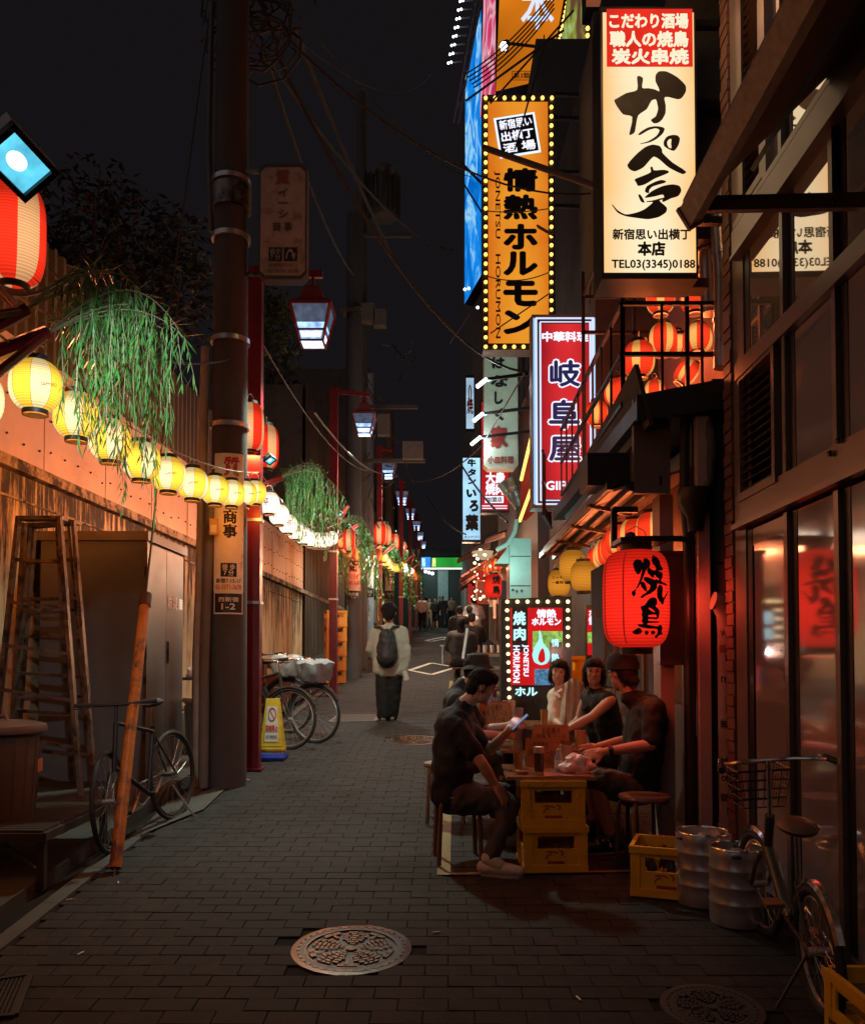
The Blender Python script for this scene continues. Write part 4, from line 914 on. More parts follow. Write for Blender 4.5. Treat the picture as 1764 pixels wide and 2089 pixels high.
# second pole with 安兵衛 sign, others behind
def signpole(u, y, r, ztop, label, body, mat, sheetmat, vs, extra=None):
    x = (u-CX)/F*y; t = upole(x, y, ztop-gz(y), r, label, mat); Zy = lambda v: P(u, v, y-r).z; v0, v1, v2, v3 = vs
    sheet(x, y, r+.006, r*2.0, Zy(v1), Zy(v0), sheetmat, t); sheet(x, y, r+.006, r*2.0, Zy(v3), Zy(v1+1), black, t, 'address_plate')
    rtext(body, x, y, r+.012, r*1.1, Zy(v0+(v1-v0)*.70), Zy(v0+6), ink, t, vertical=True, bold=.03)
    rtext('西新宿\n1-2', x, y, r+.012, r*1.2, Zy(v3-2), Zy(v1+4), white_print, t, bold=.01)
    return t, x, Zy
t, x, Zy = signpole(720, 18.2, .19, 11.5, 'grey utility pole with a pink lit noodle shop sign sheet reading vertically', '安兵衛', poleconc, pbr('pink_sheet', (.62, .42, .36), .6), (1080, 1205, 0, 1223))
rtext('すぐ先↱', x, 18.2, .203, .24, Zy(1182), Zy(1168), redink, t); rtext('3342-2681', x, 18.2, .203, .28, Zy(1193), Zy(1185), redink, t)
m = MB(); z = 9.3; m.bbox((x-.25, 17.9, z), (x+.2, 18.4, z+.06)); part('cross_arm', m, alu, t)
signpole(753, 30, .17, 12, 'bluish lit utility pole with white parking arrow sign behind the man with the backpack', '駐車', pbr('blue_lit_pole', (.30, .34, .42), .6), pbr('white_sheet', (.7, .72, .7), .6), (1108, 1200, 0, 1218))  # bluish light put into the pole colour
signpole(794, 34, .2, 12, 'utility pole with cream sign sheet between the third and fourth red posts', '金券', pbr('brown_pole', (.13, .085, .05), .7), pbr('cream_sheet', (.72, .62, .45), .6), (1140, 1205, 0, 1220))
# transformer pole behind the second lamp
tp = thing('transformer_pole', 'dark utility pole carrying a ribbed transformer high behind the first street lamp', 'utility pole', ground(-1.75, 20.5))
X = -1.75; part('shaft', MB().cyl((X, 20.5, gz(20.5)), (X, 20.5, P(735, 190, 20.5).z), .17, .12, 18), pbr('dim_pole', (.09, .075, .07), .8), tp, True)
c = P(782, 395, 20.5); trm = pbr('transformer_grey', (.10, .085, .08), .6, .3)
m = MB(); m.lathe([(.30, -.62), (.33, -.58), (.33, .55), (.30, .62), (.1, .66)], c, 24, close=True); part('transformer', m, trm, tp, True)
fin = MB()
for k in range(16): a = k*2*pi/16; fin.box(c+V((cos(a)*.37, sin(a)*.37, -.05)), (.1, .015, 1.0), Matrix.Rotation(a, 3, 'Z'))
part('cooling_fins', fin, trm, tp)
for dx in (-.22, 0, .22): m = MB(); m.cyl(c+V((dx, -.3, .38)), c+V((dx, -.44, .38)), .065, .05, 12); part('bushing', m, greyplastic, tp, True)
for (u, v, w) in ((780, 830, 1.7), (790, 480, 1.2), (800, 940, 1.6)): q = P(u, v, 20.4); m = MB(); m.beam(q-V((w/2, 0, 0)), q+V((w/2, 0, 0)), .09, .09); part('cross_arm', m, trm, tp)
for (u, v, w, h) in ((750, 640, .35, .45), (775, 650, .3, .4), (783, 868, .3, .5), (842, 920, .5, .42)): q = P(u, v, 20.3); m = MB(); m.box(q, (w, .25, h)); part('equipment_box', m, pbr('eq_box', (.16, .13, .11), .6), tp)
for k in range(26):
    u = 770+R.uniform(-25, 55); v = 700+R.uniform(0, 330); q = P(u, v, 20.3+R.uniform(-.3, .4)); q2 = q+V((R.uniform(-.6, .6), R.uniform(-.3, .3), R.uniform(-.9, .5)))
    m = MB(); mid = q.lerp(q2, .5)-V((0, 0, R.uniform(.05, .3))); m.tube([q, mid, q2], .015, 4); part('drop_wire', m, wire_m, tp)
# ================================================================ THE TALL CREAM SIGN
ys = 5.7
t = flatsign('izakaya_sign', 'tall backlit cream sign with red header and bold brush lettering on the right', 'sign', 1228, 12, 1419, 568, ys, .30, tubebox('cream_light_panel', P(1228, 300, 5.7).x, P(1419, 300, 5.7).x, (1, .84, .55), (1, .55, .20), 1.05), black)
m = MB(); a, b = P(1237, 137, ys), P(1411, 19, ys); m.bbox((a.x, ys-.008, a.z), (b.x, ys-.0065, b.z)); part('red_header', m, glow('red_light_panel', (1, .035, .018), .80, .15, 4), t)
cream = glow('cream_lettering', (1, .84, .60), 1.05)
yl = ys-.011
for s_, bx in (('こだわり酒場', (1242, 26, 1404, 58)), ('職人の焼鳥', (1243, 62, 1404, 96)), ('炭火串焼', (1247, 98, 1405, 131))): ptext(s_, bx, yl, cream, t, .045)
for s_, bx, bo in (('新宿思い出横丁', (1249, 466, 1409, 489), .035), ('本店', (1300, 492, 1357, 522), .05), ('TEL03(3345)0188', (1247, 529, 1418, 552), .03)): ptext(s_, bx, ys-.0085, ink, t, bo)
KP = [
 [(178,540),(215,515),(330,450),(462,410),(460,250),(490,238),(535,268),(525,385),(600,390),(680,405),(738,425),(690,310),(690,230),(730,183),(825,183),(960,255),(1060,355),(1065,430),(1010,515),(960,528),(805,500),(815,600),(812,700),(770,780),(720,820),(670,825),(632,785),(690,740),(720,650),(705,560),(690,528),(640,545),(580,650),(475,728),(440,900),(425,945),(370,972),(365,950),(400,745),(290,715),(215,620)],
 [(472,965),(520,920),(600,875),(700,860),(800,885),(780,950),(700,1020),(620,1060),(500,1083),(495,1078),(600,1045),(700,980),(738,910),(690,887),(600,912),(500,970)],
 [(790,1050),(830,990),(900,968),(960,975),(990,1010),(975,1090),(920,1165),(850,1145),(795,1105)], [(835,1050),(860,1022),(885,1022),(880,1075),(885,1130),(860,1130),(835,1090)],
 [(340,1340),(450,1210),(560,1120),(650,1088),(740,1105),(770,1150),(775,1190),(900,1310),(1070,1425),(1025,1455),(850,1370),(740,1275),(670,1238),(620,1280),(540,1370),(435,1420),(370,1395)],
 [(430,1520),(520,1480),(630,1428),(625,1370),(650,1362),(668,1405),(790,1400),(858,1425),(790,1465),(680,1510),(560,1580),(475,1600),(450,1560)],
 [(558,1670),(580,1605),(680,1550),(760,1525),(822,1548),(740,1580),(650,1610),(612,1650),(605,1690)],
 [(555,1740),(650,1660),(780,1600),(900,1580),(985,1600),(1008,1660),(970,1725),(880,1755),(790,1798),(770,1790),(795,1740),(780,1708),(680,1730),(570,1748)],
 [(475,1710),(500,1705),(555,1805),(510,1795)],
 [(575,1790),(650,1780),(790,1745),(792,1765),(740,1780),(760,1805),(830,1870),(820,1925),(730,1985),(600,2012),(480,2000),(320,1975),(220,1930),(150,1835),(158,1828),(220,1900),(320,1952),(450,1930),(550,1890),(640,1820),(655,1800),(580,1800)]]
def brush(polys, fr, mat, parent, cuts=0, name='brush_lettering'):
    og = orgof(parent); c = bpy.data.curves.new('s', 'CURVE'); c.dimensions = '2D'; c.fill_mode = 'BOTH'; c.resolution_u = 3
    for pl in polys:
        sp = c.splines.new('BEZIER'); sp.bezier_points.add(len(pl)-1); n = len(pl)
        for i, q in enumerate(sp.bezier_points):
            x, y = pl[i]; a, b = pl[i-1], pl[(i+1) % n]; dx, dy = (b[0]-a[0]), (b[1]-a[1]); L = math.hypot(dx, dy)+1e-6
            la = math.hypot(x-a[0], y-a[1])*.22; lb = math.hypot(x-b[0], y-b[1])*.22
            q.handle_left_type = q.handle_right_type = 'FREE'; q.co = (x, -y, 0); q.handle_left = (x-dx/L*la, -(y-dy/L*la), 0); q.handle_right = (x+dx/L*lb, -(y+dy/L*lb), 0)
        sp.use_cyclic_u = True
    t_ = bpy.data.objects.new('s', c); me = bpy.data.meshes.new_from_object(t_); bpy.data.objects.remove(t_)
    if cuts:
        bm = bmesh.new(); bm.from_mesh(me); bmesh.ops.triangulate(bm, faces=bm.faces)
        for _ in range(cuts):
            es = [e for e in bm.edges if e.calc_length() > 60]
            if es: bmesh.ops.subdivide_edges(bm, edges=es, cuts=1); bmesh.ops.triangulate(bm, faces=bm.faces)
        bm.to_mesh(me); bm.free()
    for v in me.vertices: v.co = V(fr(v.co.x, -v.co.y))-og
    me.materials.clear(); me.materials.append(mat); ob = bpy.data.objects.new(name, me); COL.objects.link(ob); adopt(ob, parent); ORG[ob.name] = og
    return ob
frK = lambda x, y: P(1223.1+x*.16498, 114.8+y*.16498, ys-.0085)
for grp in ([KP[0]], [KP[1]], KP[2:4], [KP[4]], [KP[5]], [KP[6]], [KP[7]], [KP[8]], [KP[9]]): brush(grp, frK, ink, t)
lamp('sign_light', P(1330, -25, 5.25), 16, (1, .55, .24), t, rad=.25)  # unseen lamp added above the sign to light the facade and awning
m = MB(); a = P(1228, 12, ys); m.beam((a.x+.05, ys+.2, a.z+.02), (a.x+.9, ys+.2, a.z+.02), .05, .05); part('bracket', m, black, t); m = MB(); m.beam((a.x+.5, ys+.2, 4.9), (a.x+.95, ys+.2, 4.9), .05, .05); part('bracket', m, black, t)
# ================================================================ GIFU SIGN (y 10.2)
yg = 10.2
red1 = tubebox('red_panel_gifu', P(1100, 300, 10.2).x, P(1206, 300, 10.2).x, (.85, .035, .04), (.42, .012, .02), .85); pw = glow('lilac_white', (.72, .78, 1), 1.05); pb = glow('pale_blue_edge', (.30, .62, 1), .95)
t = flatsign('restaurant_sign', 'red backlit restaurant sign with dark blue characters and white double border', 'sign', 1086, 641, 1216, 1036, yg, .28, pb, pbr('sign_case_brown', (.22, .14, .11), .5), 0)
def frame2(u0, v0, u1, v1, w, y, mat, t, nm='border_line'):
    m = MB()
    for (a, b, c, d) in ((u0, v0, u1, v0+w), (u0, v1-w, u1, v1), (u0, v0+w, u0+w, v1-w), (u1-w, v0+w, u1, v1-w)):
        p, q = P(a, d, y), P(c, b, y); m.bbox((p.x, y, p.z), (q.x, y+.002, q.z))
    return part(nm, m, mat, t)
def rect(u0, v0, u1, v1, y, mat, t, nm='panel'):
    p, q = P(u0, v1, y), P(u1, v0, y); m = MB(); m.bbox((p.x, y, p.z), (q.x, y+.002, q.z)); return part(nm, m, mat, t)
rect(1097, 651, 1211, 1028, yg-.01, pbr('navy_print', (.03, .03, .07), .6), t, 'backing'); frame2(1092, 647, 1212, 1030, 3.5, yg-.013, pw, t)
frame2(1101, 655, 1206, 1022, 2.5, yg-.016, pw, t); rect(1105, 660, 1202, 1018, yg-.014, red1, t, 'red_field')
navy = pbr('navy_ink', (.012, .02, .10), .6, bump=0, emit=(.02, .04, .22, .35)); lett = glow('bright_letter', (.85, .86, 1), 1.2)
ptext('中華料理', (1105, 676, 1200, 697), yg-.019, lett, t, .045)
for ch, bx in (('岐', (1118, 731, 1187, 792)), ('阜', (1116, 812, 1186, 878)), ('屋', (1116, 887, 1188, 944))):
    ptext(ch, bx, yg-.018, lett, t, .085); ptext(ch, (bx[0]+3, bx[1]+3, bx[2]-3, bx[3]-3), yg-.022, navy, t, .03)
ptext('GIFUYA', (1113, 981, 1205, 1000), yg-.019, lett, t, .03)
# ================================================================ JONETSU SIGN with bulbs (y 12)
yj = 12.
ora = tubebox('orange_light_panel', P(985, 300, 12).x, P(1131, 300, 12).x, (1, .38, .03), (.75, .13, .006), .85)
t = flatsign('yakiniku_sign', 'tall amber sign framed by yellow bulbs with black vertical lettering', 'sign', 985, 192, 1131, 713, yj, .3, black, pbr('dark_case', (.05, .03, .02), .6))
rect(996, 207, 1117, 700, yj-.012, ora, t)
bulbg = glow('bulb_glow', (1, .55, .10), 3.0); bm_ = MB().ball((0, 0, 0), .028, 8).mesh('bulb', bulbg, True)
def bulbs(pts, t, me=bm_):
    for p in pts:
        o = bpy.data.objects.new('bulb', me); COL.objects.link(o); adopt(o, t); o.location = V(p)-orgof(t)
pts = [P(990.5+k*19.3, 199, yj-.02) for k in range(8)]+[P(990.5+k*19.3, 707, yj-.02) for k in range(8)]
pts += [P(u, 199+k*18.8, yj-.02) for k in range(1, 27) for u in (990.5, 1124.5)]
bulbs(pts, t)
for ch, v0, v1 in (('情', 342, 391), ('熱', 396, 448), ('ホ', 456, 509), ('ル', 512, 562), ('モ', 572, 625), ('ン', 632, 682)): ptext(ch, (1026, v0, 1097, v1), yj-.016, ink, t, .05)
a = P(1008, 690, yj-.016); b = P(1008, 348, yj-.016); w_ = P(1021, 690, yj-.016).x-a.x
text('JONETSU   HORUMON', (a.x, yj-.016, b.z), (0, 0, a.z-b.z), (w_, 0, 0), ink, t, bold=.015)
# tilted plaque
cP = P(1055, 275, yj-.02); mpx = yj/F
def tilted(t, c, w, h, ang, y, mat, nm):
    ex = V((cos(ang), 0, sin(ang))); ez = V((-sin(ang), 0, cos(ang))); m = MB(); m.slab([c-ex*w/2-ez*h/2, c+ex*w/2-ez*h/2, c+ex*w/2+ez*h/2, c-ex*w/2+ez*h/2], (0, -1, 0), .004); part(nm, m, mat, t); return ex, ez
tilted(t, V((cP.x, yj-.018, cP.z)), 86*mpx, 86*mpx, .16, yj, glow('plaque_white', (.75, .85, 1), 1.2), 'plaque_border')
ex, ez = tilted(t, V((cP.x, yj-.024, cP.z)), 77*mpx, 77*mpx, .16, yj, ink, 'plaque')
for s_, k in (('新宿思い', 1), ('出横丁', 0), ('酒 場', -1)):
    w = 68*mpx; h = 21*mpx; o_ = V((cP.x, yj-.03, cP.z))-ex*w/2+ez*(k*25*mpx-h/2); text(s_, o_, ex*w, ez*h, lett, t, bold=.03)
for vv in (192, 240, 350, 420): q = P(1131, vv, yj+.2); part('bracket', MB().beam(q, q+V((1.2, 0, -.05)), .05, .05), black, t)
# ================================================================ other hanging signs
yq = 16.
grn = pbr('sage_face_glow', (.30, .34, .27), .4, var=.2, col2=(.42, .46, .36), amt2=.4, sc2=1.5, emit=(.10, .16, .11, .7))  # faint glow put into the sign face
t = flatsign('tavern_sign', 'pale green faintly glowing sign with black cursive lettering under the amber sign', 'sign', 987, 720, 1056, 956, yq, .3, grn, pbr('sage_edge', (.5, .47, .36), .5), .07)
for ch, bx in (('は', (1003, 728, 1030, 752)), ('な', (1000, 765, 1036, 790)), ('し', (1008, 798, 1026, 825)), ('く', (1008, 832, 1028, 858)), ('家', (1000, 868, 1036, 915))): ptext(ch, bx, yq-.012, ink if ch != '家' else pbr('maroon_ink', (.22, .02, .015), .6), t, .06)
ptext('小皿料理', (994, 930, 1048, 946), yq-.012, pbr('maroon_ink', (.22, .02, .015), .6), t, .05)
t = flatsign('yakitori_sign', 'red lit sign partly hidden behind the pale green sign with a small white franchise panel', 'sign', 981, 815, 1038, 1046, 18, .3, glow('deep_red_panel', (1, .02, .03), .5, .2, 3), black)
ptext('大衆\n焼肉', (990, 962, 1030, 1010), 17.985, lett, t, .05); rect(989, 1012, 1027, 1026, 17.985, lett, t, 'white_panel'); ptext('加盟店', (992, 1014, 1024, 1024), 17.975, ink, t, .03); rect(983, 1031, 1034, 1033, 17.985, lett, t, 'stripe'); rect(983, 1036, 1034, 1038, 17.985, lett, t, 'stripe')
t = flatsign('tongue_grill_sign', 'narrow ice blue lit vertical sign with black cursive characters beyond the red sign', 'sign', 943, 929, 980, 1106, 24, .3, glow('ice_blue_panel', (.42, .74, 1), 1.0, .35, 1.2), black)
for ch, bx in (('牛', (953, 936, 971, 952)), ('タ', (954, 956, 971, 971)), ('ン', (954, 975, 971, 988)), ('い', (951, 998, 972, 1015)), ('ろ', (957, 1020, 976, 1044)), ('葉', (949, 1049, 976, 1083))): ptext(ch, bx, 23.98, ink, t, .07)
ptext('★SAPPORO', (947, 1092, 978, 1098), 23.98, pbr('brown_ink', (.2, .13, .05), .6), t, .01)
t = flatsign('blue_banner_sign', 'tiny white and blue lit sign far up the lane beside the dark building edge', 'sign', 950, 765, 967, 880, 30, .3, glow('white_blue_panel', (.5, .75, .95), .8, .3, 1), black)
ptext('()\n焼', (952, 785, 965, 845), 29.98, redink, t, .04)
# small tube lights on arms left of the green sign
for k, (u, v) in enumerate([(982, 780), (975, 850), (970, 898)]):
    a, b = P(u-8, v+8, 13.5+k), P(u+9, v-6, 13.7+k); t = thing('sign_light', 'short white tube light on an arm, %s from the top beside the green sign' % ordn[k], 'light', a, 'tube lights on sign arms')
    part('tube', MB().tube([a, b], .035, 8), glow('tube_white', (.85, .95, 1), 3.5), t, True); part('arm', MB().beam(b, P(1080, v-18, 13.8+k), .05, .05), black, t)
    lamp('bulb', a.lerp(b, .5)+V((.1, .2, 0)), 18, (.85, .95, 1), t, rad=.08)
# ================================================================ right side buildings beyond
def block(name, label, x0, y0, x1, y1, h, mat=darkwall, z0=None):
    t = thing(name, label, 'building', ((x0+x1)/2, y0, gz(y0)), kind='structure'); m = MB(); m.bbox((x0, y0, (gz(y0) if z0 is None else z0)-.3), (x1, y1, h)); part('wall', m, mat, t); return t
b1_ = block('narrow_building', 'dark narrow building carrying the amber and red signs', 2.15, 10.5, 6, 15.5, 10.2)
b2_ = block('tall_building', 'tall dark building with wall mounted coloured billboards', 1.95, 15.6, 8, 25, 13.5, pbr('dark_tiles', (.10, .085, .08), .7, var=.2))
b3_ = block('far_building', 'slender grey building edge standing against the night sky right of centre', 1.60, 34, 9, 48, 26, pbr('far_grey_wall', (.22, .19, .18), .8))
for k in range(7):
    f = part('window', MB().bbox((1.93, 16.2+k*1.2, 7.2), (1.96, 16.9+k*1.2, 8.4)), bronze, b2_); part('pane', MB().bbox((1.92, 16.25+k*1.2, 7.25), (1.93, 16.85+k*1.2, 8.35)), pbr('dark_glass', (.02, .02, .025), .1, spec=.6), f)
# coloured billboards high up
def bill(name, label, pts, y, mat, th=.4):
    P_ = [P(u, v, yy) for (u, v), yy in zip(pts, y)]; c = sum(P_, V((0, 0, 0)))/len(P_); t = thing(name, label, 'billboard', c); n = (P_[1]-P_[0]).cross(P_[2]-P_[0]).normalized()
    if n.y > 0: n = -n
    m = MB(); m.slab(P_, n, th); part('casing', m, black, t); m = MB(); m.slab([p+n*.02 for p in P_], n, .01); part('face', m, mat, t); return t, P_, n
def art(name, cols, sc, st):
    m, n, l, o = nodes(name); e = n.new('ShaderNodeEmission'); l.new(e.outputs[0], o.inputs[0]); g = n.new('ShaderNodeNewGeometry'); mp = n.new('ShaderNodeMapping'); mp.inputs['Scale'].default_value = (1.2, 1.2, .35); l.new(g.outputs['Position'], mp.inputs[0])
    z = n.new('ShaderNodeTexNoise'); z.inputs['Scale'].default_value = sc; z.inputs['Detail'].default_value = 4; z.inputs['Distortion'].default_value = 1.2; l.new(mp.outputs[0], z.inputs['Vector'])
    r = n.new('ShaderNodeValToRGB'); l.new(z.outputs[0], r.inputs[0]); r.color_ramp.elements.remove(r.color_ramp.elements[0])
    r.color_ramp.elements[0].position = cols[0][0]; r.color_ramp.elements[0].color = (*cols[0][1], 1)
    for p, c in cols[1:]: q = r.color_ramp.elements.new(p); q.color = (*c, 1)
    l.new(r.outputs[0], e.inputs[0]); e.inputs[1].default_value = st; return m
ob, OP, on = bill('medicine_billboard', 'orange lit billboard with pale blue characters and boxed line at the top', [(1012, 186), (1120, 160), (1155, -30), (1020, -30)], (26, 25, 25, 26), glow('amber_billboard', (1, .27, .012), .55, .45, .25))
yo = 25.2
ptext('本', (1062, -30, 1130, 60), yo-.6, pw, ob, .02); ptext('ト', (1108, 70, 1124, 95), yo-.6, pbr('brown_letter', (.12, .03, .01), .6), ob, .0); ptext('のど', (1102, 108, 1128, 122), yo-.6, pbr('brown_letter', (.12, .03, .01), .6), ob, .0)
ptext('第3類医薬品', (1047, 147, 1120, 160), yo-.6, pbr('brown_letter', (.12, .03, .01), .6), ob, .02); frame2(1044, 144, 1124, 163, 1.2, yo-.6, pbr('brown_letter', (.12, .03, .01), .6), ob)
bill('pink_billboard', 'magenta and white lit billboard strip left of the orange billboard', [(980, 240), (1011, 190), (1011, -30), (988, -30)], (30, 29, 29, 30), art('pink_art', [(.3, (.55, .02, .08)), (.48, (.85, .08, .22)), (.55, (1, .55, .65)), (.62, (.6, .03, .12))], 1.1, .8))
bill('blue_billboard', 'vivid blue lit billboard strip with white graffiti marks at the left of the cluster', [(948, 620), (982, 560), (982, 20), (950, 160)], (33, 32, 32, 33), art('blue_art', [(.3, (.0, .12, .55)), (.5, (.01, .30, .95)), (.6, (.35, .75, 1)), (.66, (.02, .25, .9))], 1.6, .9))
gb, GP, gn = bill('green_billboard', 'green and brown streaked billboard with a border of amber bulbs behind the amber sign', [(1128, 665), (1150, 560), (1195, 150), (1195, -30), (1160, -30), (1118, 330)], (21, 20.5, 20, 20, 20.8, 21.5), art('green_art', [(.3, (.10, .05, .03)), (.45, (.20, .10, .05)), (.52, (.35, .42, .06)), (.6, (.55, .75, .3)), (.68, (.12, .2, .06))], 1.4, .7))
pts = []
def along(a, b, n, y0, y1):
    for k in range(n): f = k/(n-1); pts.append(P(a[0]+(b[0]-a[0])*f, a[1]+(b[1]-a[1])*f, y0+(y1-y0)*f)+V((0, -.25, 0)))
along((1160, -10), (1118, 185), 22, 24.6, 24.8); along((1196, 0), (1192, 190), 14, 19.6, 19.6); along((1190, 200), (1134, 600), 34, 19.6, 19.6)
b2m = MB().ball((0, 0, 0), .05, 8).mesh('bulb', bulbg, True); bulbs(pts, gb, b2m)
t, _, _ = bill('blue_white_billboard', 'blue and white lit billboard edge above the cream sign', [(1195, 14), (1418, 14), (1418, -40), (1195, -40)], (14, 14, 14, 14), glow('rust_panel', (.35, .10, .04), .6, .3, 1)); rect(1330, -30, 1375, 11, 13.9, glow('pale_cyan', (.3, .75, 1), .9), t, 'pale_stripe'); rect(1375, -30, 1418, 11, 13.9, glow('deep_blue', (.0, .15, .9), .9), t, 'blue_stripe')
solo('blue_lit_patch', MB().slab([P(1460, 45, 9), P(1488, 36, 9), P(1494, 58, 9), P(1478, 66, 9)], (0, -1, 0), .05), glow('blue_spot', (.0, .12, .8), .9), 'small blue lit patch in the gap between duct and brick column', 'sign')  # small slab that glows blue by its own material
# lattice arm with small lights at upper left of the billboards
t = thing('light_gantry', 'lattice gantry carrying pairs of small white lights beside the blue billboard', 'gantry', P(960, 200, 31))
for (ua, va, ub, vb) in ((985, -20, 935, 250), (975, -20, 925, 250), (960, 640, 918, 700)): part('chord', MB().beam(P(ua, va, 31), P(ub, vb, 31), .06, .06), pbr('gantry_grey', (.25, .22, .22), .6), t)
led = glow('small_led', (.8, .92, 1), 5)
for i in range(8):
    v = 2+i*18; u = 938-i*3.4
    part('arm', MB().beam(P(u, v, 30.9), P(u+28, v-3, 30.9), .04, .04), pbr('gantry_grey', (.25, .22, .22), .6), t)
    for e in (0, 6): part('light', MB().ball(P(u+e, v-e*.3, 30.8), .045, 6), led, t, True)
    if i < 7: part('brace', MB().beam(P(981-i*7, -8+i*36, 31), P(965-i*6, 10+i*36, 31), .03, .03), pbr('gantry_grey', (.25, .22, .22), .6), t)
for k, (u, v) in enumerate([(948, 590), (956, 588), (974, 627)]): solo('small_light', MB().ball(P(u, v, 28), .05, 6), led, ['left one of two tiny white lights at the grey building edge', 'right one of two tiny white lights at the grey building edge', 'single tiny lilac light lower on the building edge'][k], 'light')
t = thing('spotlight', 'small white spotlight on an arm in front of the orange billboard', 'spotlight', P(1030, 92, 22)); part('head', MB().tube([P(1036, 84, 22), P(1027, 95, 22)], [.07, .16], 10), black, t, True); part('lens', MB().ball(P(1027, 94, 21.9), .11, 8), glow('spot_lens', (.95, 1, 1), 6), t, True); part('arm', MB().beam(P(1040, 88, 22), P(1125, 98, 22), .06, .05), black, t)
# bulb chain gable on red shop front under the pole sign
t = thing('bulb_trimmed_shopfront', 'narrow shop gable edged with amber bulbs left of the red Gifu sign', 'shopfront', P(1075, 950, 13.5)); m = MB(); m.slab([P(1062, 985, 13.6), P(1088, 880, 13.2), P(1088, 1035, 13.2), P(1060, 1062, 13.6)], (-1, 0, 0), .1); part('panel', m, glow('shop_red', (.6, .06, .03), .35, .3, 2), t)
bulbs([P(1063+k*.95, 978-k*4.0, 13.3) for k in range(25)]+[P(1060+k*1.2, 1062-k*3.3, 13.3) for k in range(22)], t, bm_)
# roof vents (short white ducts) and teal cabinet
for k, (a, b) in enumerate([((1042, 975), (1062, 1038)), ((1022, 985), (1060, 1035))]):
    duct([P(*a, 14+k), P((a[0]+b[0])/2, (a[1]+b[1])/2, 14+k), P(*b, 13.8+k)], .085, ['short green grey duct angled down beside the bulb gable', 'second angled duct crossing in front of the red sign'][k], pbr('green_grey_duct', (.28, .36, .30), .4, .6))
tm = pbr('teal_panel', (.32, .52, .46), .4, .1, var=.1); t = thing('metal_cabinet', 'tall pale teal metal cabinet with hood on the shop wall behind the floor sign', 'cabinet', P(1060, 1215, 12.5))
p, q = P(1040, 1225, 12.5), P(1083, 1098, 12.5); part('body', MB().bbox((p.x, 12.5, p.z), (q.x, 13.1, q.z)), tm, t); p, q = P(1013, 1152, 12.6), P(1040, 1130, 12.6); part('hood', MB().slab([P(1010, 1150, 12.6), P(1042, 1150, 12.6), P(1042, 1108, 12.6), P(1030, 1125, 12.6)], (0, -1, 0), .4), tm, t)
for v in (1135, 1195): part('seam', MB().beam(P(1041, v, 12.49), P(1082, v, 12.49), .01, .012), black, t)
for (u, v) in ((1046, 1203), (1054, 1206), (1064, 1205)): part('knob', MB().ball(P(u, v, 12.48), .02, 6), chrome, t, True)
part('pipe', MB().tube([P(1012, 1122, 12.4), P(1035, 1110, 12.4), P(1050, 1085, 12.4), P(1054, 1060, 12.4)], .035, 8), tm, t, True)
lamp('wall_light', P(1050, 1140, 11.6), 28, (.6, 1, .92), t, rad=.1)
# ================================================================ LANTERNS on the right
SR = lantern('x', R_=.125, H=.27, mats=[srA, srA, srC], stripes=12, segs=36, ribs=18, p=2.6, ring=.52, light=11, lcol=(1, .19, .05))
rows = [(1330, 1082, 6.55, 1.0), (1293, 1093, 7.15, 1.0), (1262, 1102, 7.75, 1.), (1250, 1118, 8.35, 1.0), (1236, 1127, 8.95, 1.), (1226, 1135, 9.55, 1.), (1218, 1141, 10.1, 1.)]
for i, (u, v, y, s_) in enumerate(rows): put(SR, P(u, v, y), 'red and cream striped lantern under the awning, %s from the camera' % ordn[i], 'striped lanterns under the restaurant awning', .15+i*.5, s_)
bal = [(1347, 607, 7.3, 1., 0, 'upper left striped lantern just under the cream sign'), (1417, 603, 7.0, 1., 0, 'upper right striped lantern beside the spiral duct'), (1303, 733, 7.0, 1.05, 0, 'striped lantern hung outside the railing corner, lowest on the left'), (1352, 692, 7.6, 1., 0, 'striped lantern behind the steel grid in the middle of the balcony'), (1422, 694, 7.2, 1., .35, 'dim tilted striped lantern next to the duct'), (1379, 700, 8.8, .9, 0, 'striped lantern low behind the middle one'), (1437, 512, 6.9, 1., 0, 'bright red lantern at the edge of the cream sign behind the duct'), (1270, 800, 8.2, 1., 0, 'striped lantern outside the railing, second along the lane'), (1256, 800, 8.9, 1., 0, 'striped lantern outside the railing, third along the lane'), (1217, 843, 9.6, 1., 0, 'striped lantern outside the railing, farthest along the lane'), (1335, 800, 8.0, .8, 0, 'half hidden lantern at the balcony floor behind the dark roof edge'), (1400, 760, 7.6, .8, .6, 'fallen pale red lantern lying on the dark roof')]
for i, (u, v, y, s_, tl_, lab) in enumerate(bal): put(SR, P(u, v, y), lab, 'striped lanterns on the balcony', i*.7, s_*1.0, tilt_=tl_)
# amber lanterns with black script
am = paper('paper_amber', (1, .36, .03), .62, h=.34, ribs=20, hot=1.15)
AM = lantern('x', R_=.15, H=.34, mats=[am], p=2.8, ring=.55, light=1.5, lcol=(1, .5, .12)); 
for i, (u, v, y, s_, lab) in enumerate([(1140, 1190, 8.9, .78, 'amber lantern with black writing, lowest and leftmost of the three'), (1168, 1155, 8.8, .95, 'amber lantern, highest of the three beneath the awning'), (1190, 1176, 8.3, .85, 'amber lantern, rightmost of the three beside the striped row')]):
    o = put(AM, P(u, v, y), lab, 'amber lanterns under the eave', i, s_)
    if i == 0:
        cc = P(u, v, y); r_ = .117
        for s2, zz, hh in (('スッキリ', .055, .03), ('一番搾り', .0, .035)):
            tx = text(s2, (cc.x-.08, cc.y, cc.z+zz-.02), (.16, 0, 0), (0, 0, hh), ink, AM, bold=.03); bend(tx, cc.x, cc.y, r_+.012)
            for vv in tx.data.vertices: vv.co /= .78
